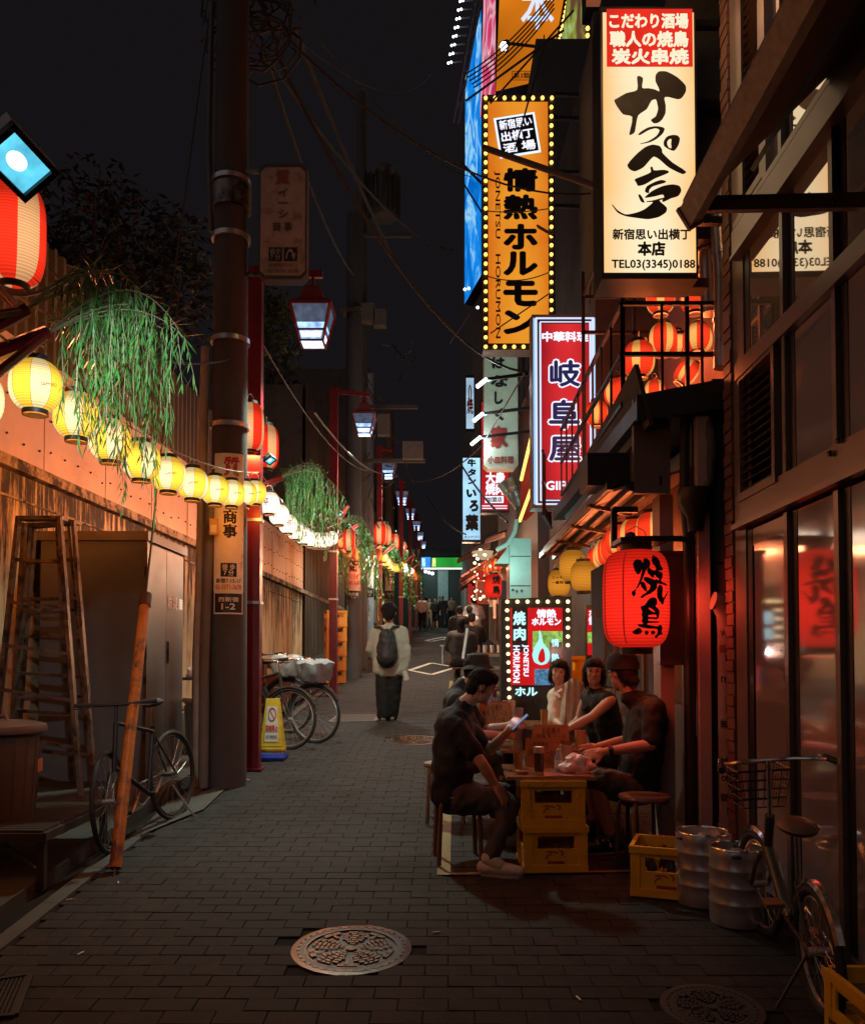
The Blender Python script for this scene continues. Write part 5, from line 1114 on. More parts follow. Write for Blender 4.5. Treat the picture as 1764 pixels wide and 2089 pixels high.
# the big red yakitori lantern
bigm = paper('big_paper_red', (1, .022, .010), .98, h=.66, ribs=30, hot=1.25, hotz=-.05)
cL = P(1297, 1222, 5.7); BR, BH = .222, .655
BL_ = lantern('big red paper lantern with black brush characters hanging in front of the restaurant', R_=BR, H=BH, mats=[bigm], stripes=1, segs=48, ribs=30, p=4.2, ring=.46, loc=cL, light=2.2, lcol=(1, .10, .04))
o_ = lamp('side_fill', cL+V((BR*1.1, 0, 0)), 13, (1, .07, .03), BL_, rad=.1, typ='SPOT', spot=radians(130)); o_.rotation_euler = V((1, .1, -.15)).to_track_quat('-Z', 'Y').to_euler()  # added spot, reddens the posts right of the lantern
prb = lprof(BR, BH, 4.2, .46, 30)
def rad(z):
    t = z/(BH/2); p = 4.2; k = (1-.46**p)**(1/p); return BR*(max(0, 1-(abs(t)*k)**p))**(1/p)
def frL(x, y):
    nx = max(-.985, min(.985, (x-648)/592)); ph = math.asin(nx)-.229; z = (1140-y)/1700*BH; r = rad(max(-BH*.49, min(BH*.49, z)))*1.012
    return V((cL.x+r*sin(ph), cL.y-r*cos(ph), cL.z+z))
for pl in ([[(595,570),(650,505),(735,515),(768,560),(790,495),(845,485),(898,545),(880,640),(820,690),(760,830),(700,960),(640,1030),(640,1100),(600,1140),(570,1060),(630,1020),(700,880),(750,680),(720,740),(680,765),(630,710)]],
 [[(930,520),(970,430),(1040,455),(1075,520),(1080,600),(1115,650),(1085,690),(1030,695),(1095,725),(1095,800),(1070,870),(1165,910),(1160,945),(1100,925),(970,905),(980,840),(1030,860),(1025,830),(985,800),(960,770),(940,820),(910,810),(860,760),(830,700),(870,650),(930,690),(980,690),(985,640),(940,580)]],
 [[(770,840),(800,808),(880,825),(990,870),(1000,920),(985,1010),(900,1080),(800,1130),(740,1170),(715,1140),(800,1080),(870,1010),(880,950),(800,890)]], [[(720,900),(760,885),(800,920),(830,1060),(790,1040),(730,970)]],
 [[(1000,1000),(1040,935),(1085,950),(1095,1020),(1085,1120),(1110,1150),(1180,1030),(1190,1012),(1170,1090),(1120,1190),(1095,1270),(1050,1230),(1000,1150)]],
 [[(720,1310),(790,1280),(860,1180),(930,1150),(990,1180),(995,1260),(970,1300),(1035,1370),(1020,1500),(990,1505),(975,1445),(850,1455),(850,1480),(1010,1510),(850,1520),(850,1550),(1030,1560),(1025,1580),(840,1590),(830,1612),(1010,1640),(1060,1610),(1100,1660),(1095,1740),(1130,1760),(1050,1800),(1040,1845),(985,1810),(1020,1770),(1010,1690),(850,1680),(700,1650),(665,1610),(760,1600),(735,1560),(750,1500),(735,1450),(745,1390),(730,1360)], [(850,1330),(900,1345),(960,1400),(900,1385)]],
 [[(570,1740),(640,1690),(700,1665),(750,1740),(650,1780)]], [[(790,1740),(825,1710),(865,1740),(830,1790)]], [[(900,1740),(940,1712),(985,1745),(940,1782)]]):
    brush(pl, frL, ink, BL_, cuts=5)
for k in range(4):
    xx = 430 if k < 2 else 110
    if k in (1, 3): continue
    m = MB(); N = 40
    for i in range(N):
        ya_, yb_ = 330+i*40, 330+(i+1)*40-2; dx = 22*sin(i*.1)
        if yb_ < 1950: m.add([frL(xx-14, ya_), frL(xx+14, ya_), frL(xx+14, yb_), frL(xx-14, yb_)], [(0, 3, 2, 1)])
    part('seam', m, pbr('dark_red_seam', (.12, .01, .01), .8, emit=(.5, .01, .005, .45)), BL_)
mt = MB(); mt.bbox((cL.x-.13, cL.y-.13, cL.z+BH/2+.045), (cL.x+.19, cL.y+.13, cL.z+BH/2+.075)); part('top_board', mt, black, BL_)
m = MB(); a = P(1258, 1040, 5.75); 
t = thing('lantern_bracket', 'black steel bracket carrying the big red lantern', 'bracket', cL+V((0, .3, .4)))
part('upright', MB().beam(P(1252, 1118, 5.9), P(1252, 1038, 5.9), .04, .04), black, t); part('arm', MB().beam(P(1250, 1040, 5.9), P(1300, 1040, 5.9), .04, .04), black, t); part('arm', MB().beam(P(1280, 1099, 5.7), P(1390, 1099, 5.75), .035, .035), black, t); part('knuckle', MB().ball(P(1286, 1096, 5.7), .04, 8), black, t, True); part('arm', MB().beam(P(1390, 1100, 5.75), P(1390, 1100, 6.1), .035, .035), black, t)
# small red lantern far down with same characters
yy_ = 13.5; c = P(1006, 1196, yy_)
bl2 = lantern('small red lantern with black characters hanging beyond the floor sign', R_=.135, H=.38, mats=[paper('mid_paper_red', (1, .03, .012), .9, h=.38, ribs=22, hot=1.2)], stripes=1, segs=24, p=4, ring=.5, loc=c, light=3, lcol=(1, .12, .05))
for ch, zz in (('焼', .02), ('鳥', -.14)):
    tx = text(ch, (c.x-.02, c.y, c.z+zz), (.14, 0, 0), (0, 0, .14), ink, bl2, bold=.04); bend(tx, c.x, c.y, .141)
# ================================================================ WIRES overhead
W_ = [((540, 110, 9), (925, 510, 20), .018, .5, 'thick twisted cable falling from the pole head past the transformer'), ((600, 60, 9), (800, 520, 18), .03, .1, 'thick braided cable running down right from the pole head'),
 ((545, 120, 9), (720, 560, 16), .02, .3, 'cable running down behind the worn pawnshop sign'), ((560, 100, 9), (1090, 760, 14), .02, .9, 'long sagging cable crossing the dark sky to the green sign'), ((570, 60, 9), (1240, 390, 11), .012, .6, 'thin wire from the pole head to the wall behind the cream sign'),
 ((480, 600, 8.7), (760, 960, 20), .012, 0.5, 'wire along the bushes beneath the first street lamp'), ((640, 840, 12), (800, 965, 22), .02, .3, 'pale wire dropping to the third street lamp'),
 ((790, 960, 22), (985, 905, 17), .015, .5, 'drooping wire from the third lamp to the blue sign'), ((950, 205, 14), (1150, 60, 13), .02, .0, 'black wire rising across the orange billboard'), ((950, 310, 9.8), (1230, 380, 9), .0, 0, ''),
 ((1050, 305, 11), (1110, 90, 11), .012, 0, 'wire rising over the tilted plaque'), ((1000, 210, 11.4), (1170, 20, 11), .014, 0, 'straight wire rising past the amber sign top'), ((940, 330, 13), (1130, 480, 11.8), .022, .1, 'wire crossing the amber sign diagonally in its middle'),
 ((1000, 680, 11.8), (1118, 600, 11.8), .01, .0, 'thin wire across the amber sign near its foot'), ((985, 560, 11.8), (1120, 555, 11.8), .008, .1, 'thin horizontal wire across the amber sign'), ((990, 430, 11.8), (1120, 425, 11.8), .008, .03, 'thin wire pair across the heat character'),
 ((480, 730, 8), (0, 580, 4.5), .01, .2, 'thin wire crossing behind the willow to the pole'), ((300, 985, 7.2), (430, 0, 8.3), .008, .0, 'thin vertical line left of the pole'), ((0, 600, 5.5), (160, 540, 7.5), .014, .1, 'black cable passing over the corrugated fence'),
 ((880, 150, 30), (560, 40, 10), .01, .8, 'faint wire high in the sky right of the pole'), ((600, 20, 10), (960, 360, 28), .012, .4, 'faint wire descending to the billboard edge'), ((940, 365, 14), (1100, 620, 12.5), .016, .0, 'wire passing behind the amber sign foot'), ((985, 905, 16), (1070, 760, 12), .012, .0, 'wire over the green sign rising right'),
 ((870, 1010, 26), (950, 1090, 20), .02, .2, 'drooping wire beneath the blue sign'), ((930, 930, 18), (1035, 1065, 13), .02, .1, 'wire crossing the ice blue sign')]
for (a, b, r_, sg, lab) in W_:
    if r_ <= 0: continue
    wire('overhead_cable', [P(*a), P(*b)], r_, lab, sag=sg, n=14, group='overhead cables')
for k in range(5): wire('overhead_cable', [P(950+k*4, 150+k*7, 12.6), P(1130, -20+k*9, 12)], .011, 'thin wire crossing the orange billboard, %s from the top of five parallel ones' % ordn[4-k], sag=.12, group='parallel wires over the billboard')
solo('steel_strut', MB().tube([P(985, 300, 9.6), P(1230, 385, 9.1)], .035, 10), pbr('strut_brown', (.09, .06, .05), .6), 'dark steel strut slanting across the amber sign to the cream sign', 'strut', smooth=True, loc=P(985, 300, 9.6))
# bundle of cables at the pole head
t = thing('cable_bundle', 'tangled bundle of cables and coils at the head of the utility pole', 'cable bundle', P(500, 60, 8.4))
for k in range(22):
    pts = []; c0 = P(500+R.uniform(-30, 70), R.uniform(-20, 110), 8.4+R.uniform(-.3, .5)); rr_ = R.uniform(.1, .45)
    for i in range(9): a = i*.7+k; pts.append(c0+V((cos(a)*rr_, R.uniform(-.1, .1), sin(a)*rr_*.8)))
    part('coil', MB().tube(pts, R.uniform(.008, .018), 5), wire_m, t)
wire('guy_wire', [P(297, 1215, 6.55), P(322, 985, 6.9), P(370, 560, 7.6)], .009, 'thin guy wire rising from the rusty yellow guard tube to the pole')
# ================================================================ STREET OBJECTS
def crate_parts(t, L=.41, D=.36, H=.29, mat=yellowcrate, emblem='red', org=(0, 0, 0), rot=0):
    """plastic bottle crate: corner posts, rims, mid panels, hand holes, inner grid"""
    M = Matrix.Rotation(rot, 3, 'Z'); o = V(org)
    def bx(mb, p0, p1):
        c = V([(a+b)/2 for a, b in zip(p0, p1)]); mb.box(o+M @ c, [abs(a-b) for a, b in zip(p0, p1)], M)
    w = .018; a, d = L/2, D/2
    for sx in (-1, 1):
        for sy in (-1, 1):
            b = MB(); bx(b, (sx*a, sy*d, 0), (sx*(a-.055), sy*(d-w), H)); bx(b, (sx*a, sy*(d-w), 0), (sx*(a-w), sy*(d-.055), H)); part('corner_post', b, mat, t)
    for z0, z1, e in ((H-.035, H+.004, .008), (0, .045, .003)):
        b = MB()
        for s_ in (-1, 1): bx(b, (-a-e, s_*(d+e), z0), (a+e, s_*(d-w), z1)); bx(b, (s_*(a+e), -d, z0), (s_*(a-w), d, z1))
        part('rim', b, mat, t)
    b = MB()
    for s_ in (-1, 1):
        bx(b, (-a+.05, s_*(d-.004), .045), (a-.05, s_*(d-w), .150)); bx(b, (s_*(a-.004), -d+.05, .045), (s_*(a-w), d-.05, .150))
        bx(b, (-a+.05, s_*(d-.008), H-.06), (a-.05, s_*(d-w), H-.035)); bx(b, (s_*(a-.008), -d+.05, H-.06), (s_*(a-w), d-.05, H-.035))
        for k in (-1, 1): bx(b, (k*(a-.05), s_*(d-.006), .15), (k*(a-.085), s_*(d-w), H-.06)); bx(b, (s_*(a-.006), k*(d-.05), .15), (s_*(a-w), k*(d-.08), H-.06))
    part('side_panels', b, mat, t)
    b = MB(); bx(b, (-a+w, -d+w, .005), (a-w, d-w, .015))
    for k in range(1, 5): x = -a+L*k/5; bx(b, (x-.002, -d+w, .01), (x+.002, d-w, H*.45))
    for k in range(1, 4): y = -d+D*k/4; bx(b, (-a+w, y-.002, .01), (a-w, y+.002, H*.45))
    part('inner_grid', b, mat, t)
    if emblem:
        em = pbr('emblem_red', (.33, .05, .02), .6, bump=0) if emblem == 'red' else ink
        b = MB()
        for s_ in (-1, 1):
            for k in range(9):
                an = k*.42; rr_ = .03+.012*(k % 3); p = V((cos(an)*rr_*1.2, s_*(d-.0015), .108+sin(an)*rr_*.55)); q = V((cos(an+.5)*(rr_+.012)*1.2, s_*(d-.0015), .108+sin(an+.5)*(rr_+.01)*.55)); n_ = V((-(q-p).z, 0, (q-p).x)).normalized()*.006
                b.add([o+M @ (p-n_), o+M @ (q-n_*.3), o+M @ (q+n_*.3), o+M @ (p+n_)], [(0, 1, 2, 3)])
            bx(b, (-.055, s_*(d-.0015), .055), (.055, s_*(d-.003), .072))
        part('emblem', b, em, t)
    return t
CR = thing('beer_crate', 'x', 'crate', (0, 0, 0)); crate_parts(CR)
CO = thing('beer_crate', 'x', 'crate', (0, 0, 0)); crate_parts(CO, mat=orangecrate)
def putc(proto, loc, lab, group, rot=0, sc=1.): return put(proto, loc, lab, group, rot, sc)
tx, ty = .79, 5.66; g0 = gz(5.5)
putc(CR, (tx, ty, g0+.005), 'lower yellow beer crate under the front table', 'yellow crates used as table legs', .03)
putc(CR, (tx-.01, ty, g0+.298), 'upper yellow beer crate directly beneath the front tabletop', 'yellow crates used as table legs', 0)
putc(CR, (1.43, 5.16, gz(5.1)+.005), 'open yellow crate of bottles beside the steel kegs', 'yellow crates on the ground', -.35)
bot = pbr('bottle_glass', (.03, .016, .008), .12, coat=.5); bt_ = []
for k, (dx_, dy_, lb_) in enumerate([(-.12, .09, 'far left'), (-.12, -.08, 'near left'), (0, .09, 'far middle'), (.0, -.08, 'near middle'), (.11, .08, 'far right'), (.11, -.07, 'near right')]):
    m = MB(); x0, y0 = 1.43+dx_, 5.16+dy_; z0 = gz(5.1)+.02; m.lathe([(.001, 0), (.032, 0), (.033, .12), (.028, .16), (.012, .2), (.012, .24), (.001, .241)], (x0, y0, z0), 12)
    solo('bottle', m, bot, lb_+' dark bottle in the open crate by the kegs', 'bottle', 'bottles in the open crate', smooth=True, loc=(x0, y0, z0))
CY = thing('beer_crate', 'x', 'crate', (0, 0, 0)); crate_parts(CY, mat=pbr('lit_yellow_crate', (.85, .45, .02), .4, var=.12, scale=6, bump=.05), emblem=None)  # brighter copy of the crate yellow, light on it put into the colour
ct = putc(CY, (1.775, 3.28, gz(3.3)+.002), 'yellow crate printed with dark lettering in the lower right corner', 'yellow crates on the ground', pi/2)
o_ = text('MITSUYA', (1.583, 3.42, gz(3.3)+.085), (0, -.19, 0), (0, 0, .034), ink, None, name='crate_lettering', bold=.03)
o_.data.transform(Matrix.Translation(V((-1.775, -3.28, -gz(3.3)-.002)))); o_.data.transform(Matrix.Rotation(-pi/2, 4, 'Z')); adopt(o_, ct); ORG[o_.name] = V((0, 0, 0))
putc(CR, (1.29, 8.6, gz(8.6)+.0), 'lower yellow crate beside the diners in front of the lit floor sign', 'yellow crates stacked behind the diners')
for k in range(1, 4): putc(CR, (.98+.31, 8.6, gz(8.6)+.293*k), ['', 'second', 'third', 'top'][k]+' yellow crate of the stack in front of the lit floor sign', 'yellow crates stacked behind the diners', .04*k)
for k in range(5): putc(CO, (-1.98, 17.2, gz(17.2)+.293*k), 'orange beer crate stacked by the second red post, number %s from the ground' % ['one', 'two', 'three', 'four', 'five'][k], 'orange crates stacked by the pole', .2+.03*k, 1.)
bc = pbr('brown_crate', (.20, .06, .04), .5)
CB = thing('bottle_crate', 'x', 'crate', (0, 0, 0)); crate_parts(CB, mat=bc, emblem=None)
p = P(562, 1335, 12.4); putc(CB, (p.x, 12.4, gz(12.4)+.45), 'upper dark red bottle crate by the wall behind the parked bicycles', 'dark red crates by the left wall', .1, 1.15); putc(CB, (p.x, 12.4, gz(12.4)+.08), 'lower dark red bottle crate by the wall behind the parked bicycles', 'dark red crates by the left wall', .05, 1.15)
# ---- tables
tt = pbr('lacquer_table', (.30, .13, .055), .16, var=.2, scale=5, bump=.02, stretch=(1, 6, 1), coat=.4)
t = thing('street_table', 'small brown lacquered table board resting on yellow crates in the foreground', 'table', (tx, 5.85, g0+.59)); top = g0+.615
m = MB(); m.slab([(.48, 5.50, top), (1.06, 5.50, top), (1.09, 6.16, top), (.50, 6.16, top)], (0, 0, 1), .022); part('tabletop', m, tt, t)
m = MB(); m.slab([(.478, 5.497, top-.004), (1.062, 5.497, top-.004), (1.062, 5.497, top-.022), (.478, 5.497, top-.022)], (0, -1, 0), .003); part('edge_band', m, pbr('table_edge', (.5, .32, .2), .3, .5), t)
top2 = gz(6.4)+.64
t = thing('street_table', 'second lacquered table board just beyond the front table', 'table', (.8, 6.55, top2)); m = MB(); m.slab([(.50, 6.24, top2), (1.2, 6.24, top2), (1.22, 6.9, top2), (.54, 6.9, top2)], (0, 0, 1), .022); part('tabletop', m, tt, t)
for x in (.6, 1.1): part('leg', MB().bbox((x, 6.5, gz(6.4)), (x+.05, 6.55, top2-.022)), black, t)
top3 = gz(7.6)+.66
t = thing('street_table', 'farther table with menus and glasses beside the floor sign', 'table', (.8, 7.5, top3)); m = MB(); m.slab([(.40, 7.0, top3), (1.15, 7.0, top3), (1.18, 7.7, top3), (.45, 7.7, top3)], (0, 0, 1), .022); part('tabletop', m, tt, t)
for x in (.5, 1.05): part('leg', MB().bbox((x, 7.3, gz(7.3)), (x+.05, 7.35, top3-.022)), black, t)
# table top things
def onb(u, v, y): return P(u, v, y)
paperm = pbr('menu_paper', (.38, .17, .06), .7, var=.15, scale=20); pinkp = pbr('place_mat', (.5, .2, .16), .6)
def menu(x, y, z, w, h, label, rot=0, body='お品書き\n焼鳥 生ビール\nハイボール'):
    t = thing('menu_stand', label, 'menu', (x, y, z)); M = Matrix.Rotation(rot, 3, 'Z'); e = M @ V((1, 0, 0)); b = M @ V((0, 1, 0)); c = V((x, y, z))
    m = MB(); m.slab([c-e*w/2, c+e*w/2, c+e*w/2+V((0, 0, h))+b*.05, c-e*w/2+V((0, 0, h))+b*.05], -b, .006); m.slab([c+e*w/2+b*.1, c-e*w/2+b*.1, c-e*w/2+V((0, 0, h))+b*.055, c+e*w/2+V((0, 0, h))+b*.055], b, .006); part('card', m, paperm, t)
    text(body, c-e*w*.42+V((0, 0, h*.12))-b*.004+b*.05*.12, e*w*.84, V((0, 0, h*.76))+b*.05*.76, pbr('menu_ink', (.10, .03, .015), .7), t, bold=.01); return t
menu(.90, 6.40, top2, .27, .17, 'yellow brown folded menu standing on the second table', .0)
menu(.53, 7.15, top3, .26, .20, 'orange menu board on the farther table behind the man in black', .1)
menu(.77, 6.0, top, .21, .20, 'dark reddish menu card at the back of the front table', .0)
def cyl_thing(name, label, cat, x, y, z, prof, mat, group=None, extra=None):
    t = thing(name, label, cat, (x, y, z), group); m = MB(); m.lathe(prof, (x, y, z), 18); part('body', m, mat, t, True)
    if extra: extra(t)
    return t
amb = pbr('amber_holder', (.45, .22, .1), .3, coat=.3)
t = cyl_thing('chopstick_holder', 'ribbed beige cup of chopsticks on the front table', 'cup', .945, 5.98, top, [(.001, 0), (.04, 0), (.048, .16), (.044, .16), (.038, .01), (.001, .01)], pbr('beige_cup', (.5, .33, .22), .4))
for k in range(10): a = k*.63; part('chopstick', MB().tube([(.945+.01*cos(a), 5.98+.01*sin(a), top+.01), (.945+.035*cos(a), 5.98+.03*sin(a), top+.19)], .0035, 4), wood, t)
cyl_thing('sauce_bottle', 'small sauce bottle with pale cap in the middle of the front table', 'bottle', .725, 5.78, top, [(.001, 0), (.033, 0), (.034, .11), (.03, .13), (.03, .15)], pbr('dark_sauce', (.08, .03, .02), .15, coat=.4), extra=lambda t: part('cap', MB().lathe([(.036, .125), (.036, .165), (.001, .168)], (.725, 5.78, top), 16), pbr('cream_cap', (.6, .42, .32), .4), t, True))
cyl_thing('mayonnaise_bottle', 'pale blue squeeze bottle next to the plastic bag', 'bottle', .85, 5.72, top, [(.001, 0), (.026, 0), (.027, .10), (.012, .135), (.01, .155), (.001, .157)], pbr('pale_blue_plastic', (.35, .38, .5), .3), extra=lambda t: part('label_band', MB().lathe([(.0278, .03), (.0278, .085)], (.85, 5.72, top), 16), white_print, t, True))
cyl_thing('glass', 'tall half full glass on the second table by the phone', 'glass', .655, 6.38, top2, [(.001, 0), (.03, 0), (.036, .14), (.034, .14), (.028, .01)], pbr('glass_grey', (.30, .20, .17), .08, coat=.6))
cyl_thing('glass', 'clear tumbler behind the phone on the farther table', 'glass', .72, 7.1, top3, [(.001, 0), (.035, 0), (.042, .15), (.04, .15), (.033, .01)], pbr('glass_grey', (.30, .20, .17), .08, coat=.6))
cyl_thing('paper_cup', 'cream paper cup on the farther table beneath the floor sign', 'cup', .66, 7.3, top3, [(.001, 0), (.04, 0), (.055, .2), (.052, .2), (.038, .01)], pbr('cream_paper', (.6, .45, .33), .6))
cyl_thing('chopstick_holder', 'second chopstick cup between the women and the menu', 'cup', 1.12, 6.42, top2, [(.001, 0), (.035, 0), (.042, .13), (.038, .13), (.033, .01)], amb)
cyl_thing('glass_jug', 'dark glass at the near edge of the second table', 'glass', .70, 6.28, top2, [(.001, 0), (.035, 0), (.038, .15), (.034, .15)], pbr('dark_glassware', (.04, .02, .02), .1, coat=.5))
t = thing('place_mat', 'printed paper mat on the right of the front tabletop', 'mat', (.9, 5.62, top)); m = MB(); m.slab([(.73, 5.53, top+.004), (1.03, 5.53, top+.004), (1.05, 5.72, top+.004), (.75, 5.74, top+.004)], (0, 0, 1), .002); part('sheet', m, pinkp, t)
def crumple(c, r, n, seed, mat, name, label, cat):
    mb = MB(); mb.ball((0, 0, 0), 1., 40); rr = []
    for p in mb.v:
        p = V(p); k = 1+.35*mnoise.noise(p*1.6+V((seed, 0, 0)))+.16*mnoise.ridged_multi_fractal(p*2.6+V((seed, 3, 1)), 1., 2., 3, .6, 2.)-.2
        q = V((p.x*r[0], p.y*r[1], p.z*r[2]))*k; q.z = max(q.z, -r[2]*.55)
        if p.z > .72: q.x *= .75; q.z += r[2]*.25*(p.z-.72)/.28
        rr.append(V(c)+q+V((0, 0, r[2]*.55)))
    mb.v = [tuple(p) for p in rr]; return solo(name, mb, mat, label, cat, smooth=True, loc=c)
crumple((.965, 5.66, top+.005), (.125, .09, .085), 0, 2, pbr('plastic_bag', (.85, .62, .60), .3, var=.2, scale=25, bump=.5, coat=.3), 'plastic_bag', 'crumpled pinkish white plastic bag on the front table', 'bag')
# ---- stools
def stool(label, x, y, h=.45, r=.17, rot=0, col=wood):
    t = thing('stool', label, 'stool', (x, y, gz(y)), 'round wooden stools at the street tables'); c = V((x, y, gz(y)))
    part('seat', MB().lathe([(.001, h-.03), (r, h-.03), (r+.006, h-.015), (r, h), (.001, h)], c, 28), pbr('stool_seat', (.14, .06, .035), .3, coat=.3), t, True)
    for k in range(4):
        a = rot+pi/4+k*pi/2; d = V((cos(a), sin(a), 0)); part('leg', MB().tube([c+d*(r-.05)+V((0, 0, h-.035)), c+d*(r-.005)+V((0, 0, h-.045)), c+d*(r+.012)+V((0, 0, h-.09)), c+d*(r+.03)], .015, 8), col, t, True)
    return t
stool('wooden stool under the man in the black T-shirt at front left', .17, 5.75, .46, .17, .1, pbr('dark_stool_leg', (.16, .07, .045), .4))
stool('wooden stool under the diner with the bucket hat', .10, 6.75, .46)
stool('empty round wooden stool at the right of the front table', 1.40, 5.62, .47, .165, .2)
stool('wooden stool under the man in the cap at the right', 1.32, 6.2, .46)
stool('wooden stool under the woman in glasses', 1.25, 6.9, .46); stool('wooden stool under the woman with the white towel', 1.05, 7.6, .46)
# ---- kegs
def keg(label, x, y, r=.150, h=.40, rot=0):
    t = thing('beer_keg', label, 'keg', (x, y, gz(y)), 'steel beer kegs by the folding bicycle'); c = V((x, y, gz(y)))
    pr = [(.001, .02), (r*.9, .02), (r*.93, .0), (r*.97, .0), (r, .02), (r, .07)]
    for z in (.105, .185, .265): z = z*h/.36; pr += [(r*.995, z-.012), (r*1.022, z-.004), (r*1.022, z+.004), (r*.995, z+.012)]
    pr += [(r, h-.05), (r, h-.01), (r*.97, h), (r*.93, h-.005), (r*.92, h-.05), (r*.5, h-.035), (.001, h-.03)]
    part('barrel', MB().lathe(pr, c, 48), steel, t, True)
    part('rim', MB().tube([c+V((r*.955*cos(k*pi/18), r*.955*sin(k*pi/18), h)) for k in range(37)], .007, 6), chrome, t, True)
    part('valve', MB().lathe([(.035, h-.035), (.035, h-.015), (.018, h-.01), (.001, h-.01)], c, 16), steel, t, True)
    for a in (rot, rot+pi): m = MB(); p = c+V((cos(a)*r*.94, sin(a)*r*.94, h-.028)); m.ball(p, (.03, .03, .012), 10); part('hand_hole', m, black, t, True)
    return t
keg('rear steel beer keg with bright rings beside the yellow bottle crate', 1.585, 4.98, .158, .41, .3); keg('front steel beer keg nearest to the folding bicycle', 1.675, 4.68, .148, .41, 1.2)
# ---- bicycles
def bike(label, r=.34, wb=1.03, fr=black, handle='flat', basket=False, cover=None, fender=False, saddle_h=.95, bar_h=1.0, steer=0., lowstep=False, tyre=.018, group=None, stand=True, rimm=None):
    t = thing('bicycle', label, 'bicycle', (0, 0, 0), group); rx, fx_ = -wb/2, wb/2
    SM = Matrix.Rotation(steer, 3, 'Z')
    def wheel(x, M=None, nm='wheel'):
        def f(p): p = V(p); return V((x, 0, r))+(M @ p if M else p)
        N = 36
        w = part(nm, MB().tube([f((r*cos(k*2*pi/N), 0, r*sin(k*2*pi/N))) for k in range(N+1)], tyre, 8, caps=False), rubber, t, True)
        part('rim', MB().tube([f(((r-tyre-.008)*cos(k*2*pi/N), 0, (r-tyre-.008)*sin(k*2*pi/N))) for k in range(N+1)], .009, 6, caps=False), rimm or steel, w, True)
        s = MB()
        for k in range(24): a = k*2*pi/24; b_ = a+(.5 if k % 2 else -.5); s.tube([f((.02*cos(b_), (.02 if k % 2 else -.02), .02*sin(b_))), f(((r-.03)*cos(a), 0, (r-.03)*sin(a)))], .0013, 3, caps=False)
        part('spokes', s, steel, w); part('hub', MB().tube([f((0, -.045, 0)), f((0, .045, 0))], .018, 10), steel, w, True)
        if fender:
            part('mudguard', MB().tube([f(((r+.03)*cos(a_), 0, (r+.03)*sin(a_))) for a_ in [(.2+k*.13) if x < 0 else (.5+k*.13) for k in range(20)]], .022, 6), fr if fender == 1 else chrome, w, True)
    wheel(rx); wheel(fx_, SM)
    bb = V((rx+wb*.42, 0, r*.82 if r > .3 else .26)); st_ = V((rx+wb*.27, 0, saddle_h-.1)); hd0 = V((fx_-.10-.07*(r < .3), 0, r+.22 if r > .3 else .50)); hd1 = V((fx_-.16-.07*(r < .3), 0, bar_h-.13 if r > .3 else .68)); ra_ = V((rx, 0, r))
    f = MB(); tr = .016 if r > .3 else .021
    if lowstep:
        f.tube([hd0, bb.lerp(hd0, .35)+V((0, 0, -.03)), bb], tr*1.4, 10)
        f.tube([bb, st_-V((0, 0, .25))], tr, 8); 
    else:
        f.tube([hd0, bb], tr*1.15, 10); f.tube([hd1, st_-V((0, 0, .12))], tr, 8); f.tube([bb, st_-V((0, 0, .08))], tr, 8)
    f.tube([hd0-V((-.01, 0, .03)), hd1], tr*1.15, 10)
    for sy in (-.04, .04): f.tube([bb+V((0, sy*.5, 0)), ra_+V((0, sy, 0))], .009, 6); f.tube([st_+V((0, sy*.3, -.16)), ra_+V((0, sy, 0))], .008, 6)
    part('frame', f, fr, t, True)
    fk = MB(); ax = V((fx_, 0, r))
    for sy in (-.045, .045): p = ax+SM @ V((0, sy, 0)); fk.tube([hd0+V((0, sy*.8, -.03)), hd0.lerp(ax, .5)+V((0, sy, 0)), p], .011, 6)
    part('fork', fk, fr, t, True)
    part('seat_post', MB().tube([st_-V((0, 0, .2)), st_+V((0, 0, .06))], .013, 8), chrome, t, True)
    part('saddle', MB().ball(st_+V((-.02, 0, .10)), (.135, .085 if lowstep or r < .3 else .06, .035), 16), pbr('saddle_vinyl', (.10, .055, .035), .5) if r < .3 else blackpl, t, True)
    hb = V((hd1.x-.02, 0, bar_h)); w = .29
    h = MB(); h.tube([hd1, hb], .013, 8)
    if handle == 'flat': pts = [(.0, -w, .01), (.02, -.08, 0), (.02, .08, 0), (.0, w, .01)]; gp = .0
    else: pts = [(-.16, -w, -.0), (-.08, -w*.92, .01), (.02, -.13, .0), (.02, .13, .0), (-.08, w*.92, .01), (-.16, w, -.0)]
    P3 = [hb+SM @ V(q) for q in pts]; h.tube(P3, .011, 8); part('handlebar', h, chrome if handle != 'flat' else black, t, True)
    for s_ in (0, -1):
        a_, b_ = P3[s_], P3[1 if s_ == 0 else -2]; d = (b_-a_).normalized(); part('grip', MB().tube([a_, a_+d*.12], .017, 8), rubber, t, True)
        part('brake_lever', MB().tube([a_+d*.15+V((.03, 0, -.005)), a_+d*.02+V((.055, 0, -.02))], .005, 5), chrome, t, True)
    cr = MB(); cr.tube([bb+V((.085*cos(k*pi/10), -.05, .085*sin(k*pi/10))) for k in range(21)], .005, 4, caps=False); cr.tube([bb+V((0, -.07, 0)), bb+V((.12, -.075, -.12))], .009, 6); cr.tube([bb+V((0, .06, 0)), bb+V((-.12, .07, .12))], .009, 6); part('crank', cr, steel, t, True)
    for q in (bb+V((.12, -.12, -.12)), bb+V((-.12, .115, .12))): m = MB(); m.box(q, (.09, .08, .02)); part('pedal', m, blackpl if r > .3 else pbr('amber_pedal', (.16, .09, .03), .5), t)
    part('chain', MB().tube([bb+V((0, -.05, .085)), ra_+V((0, -.05, .03)), ra_+V((-.03, -.05, 0)), ra_+V((0, -.05, -.03)), bb+V((0, -.05, -.085))], .004, 4), steel, t)
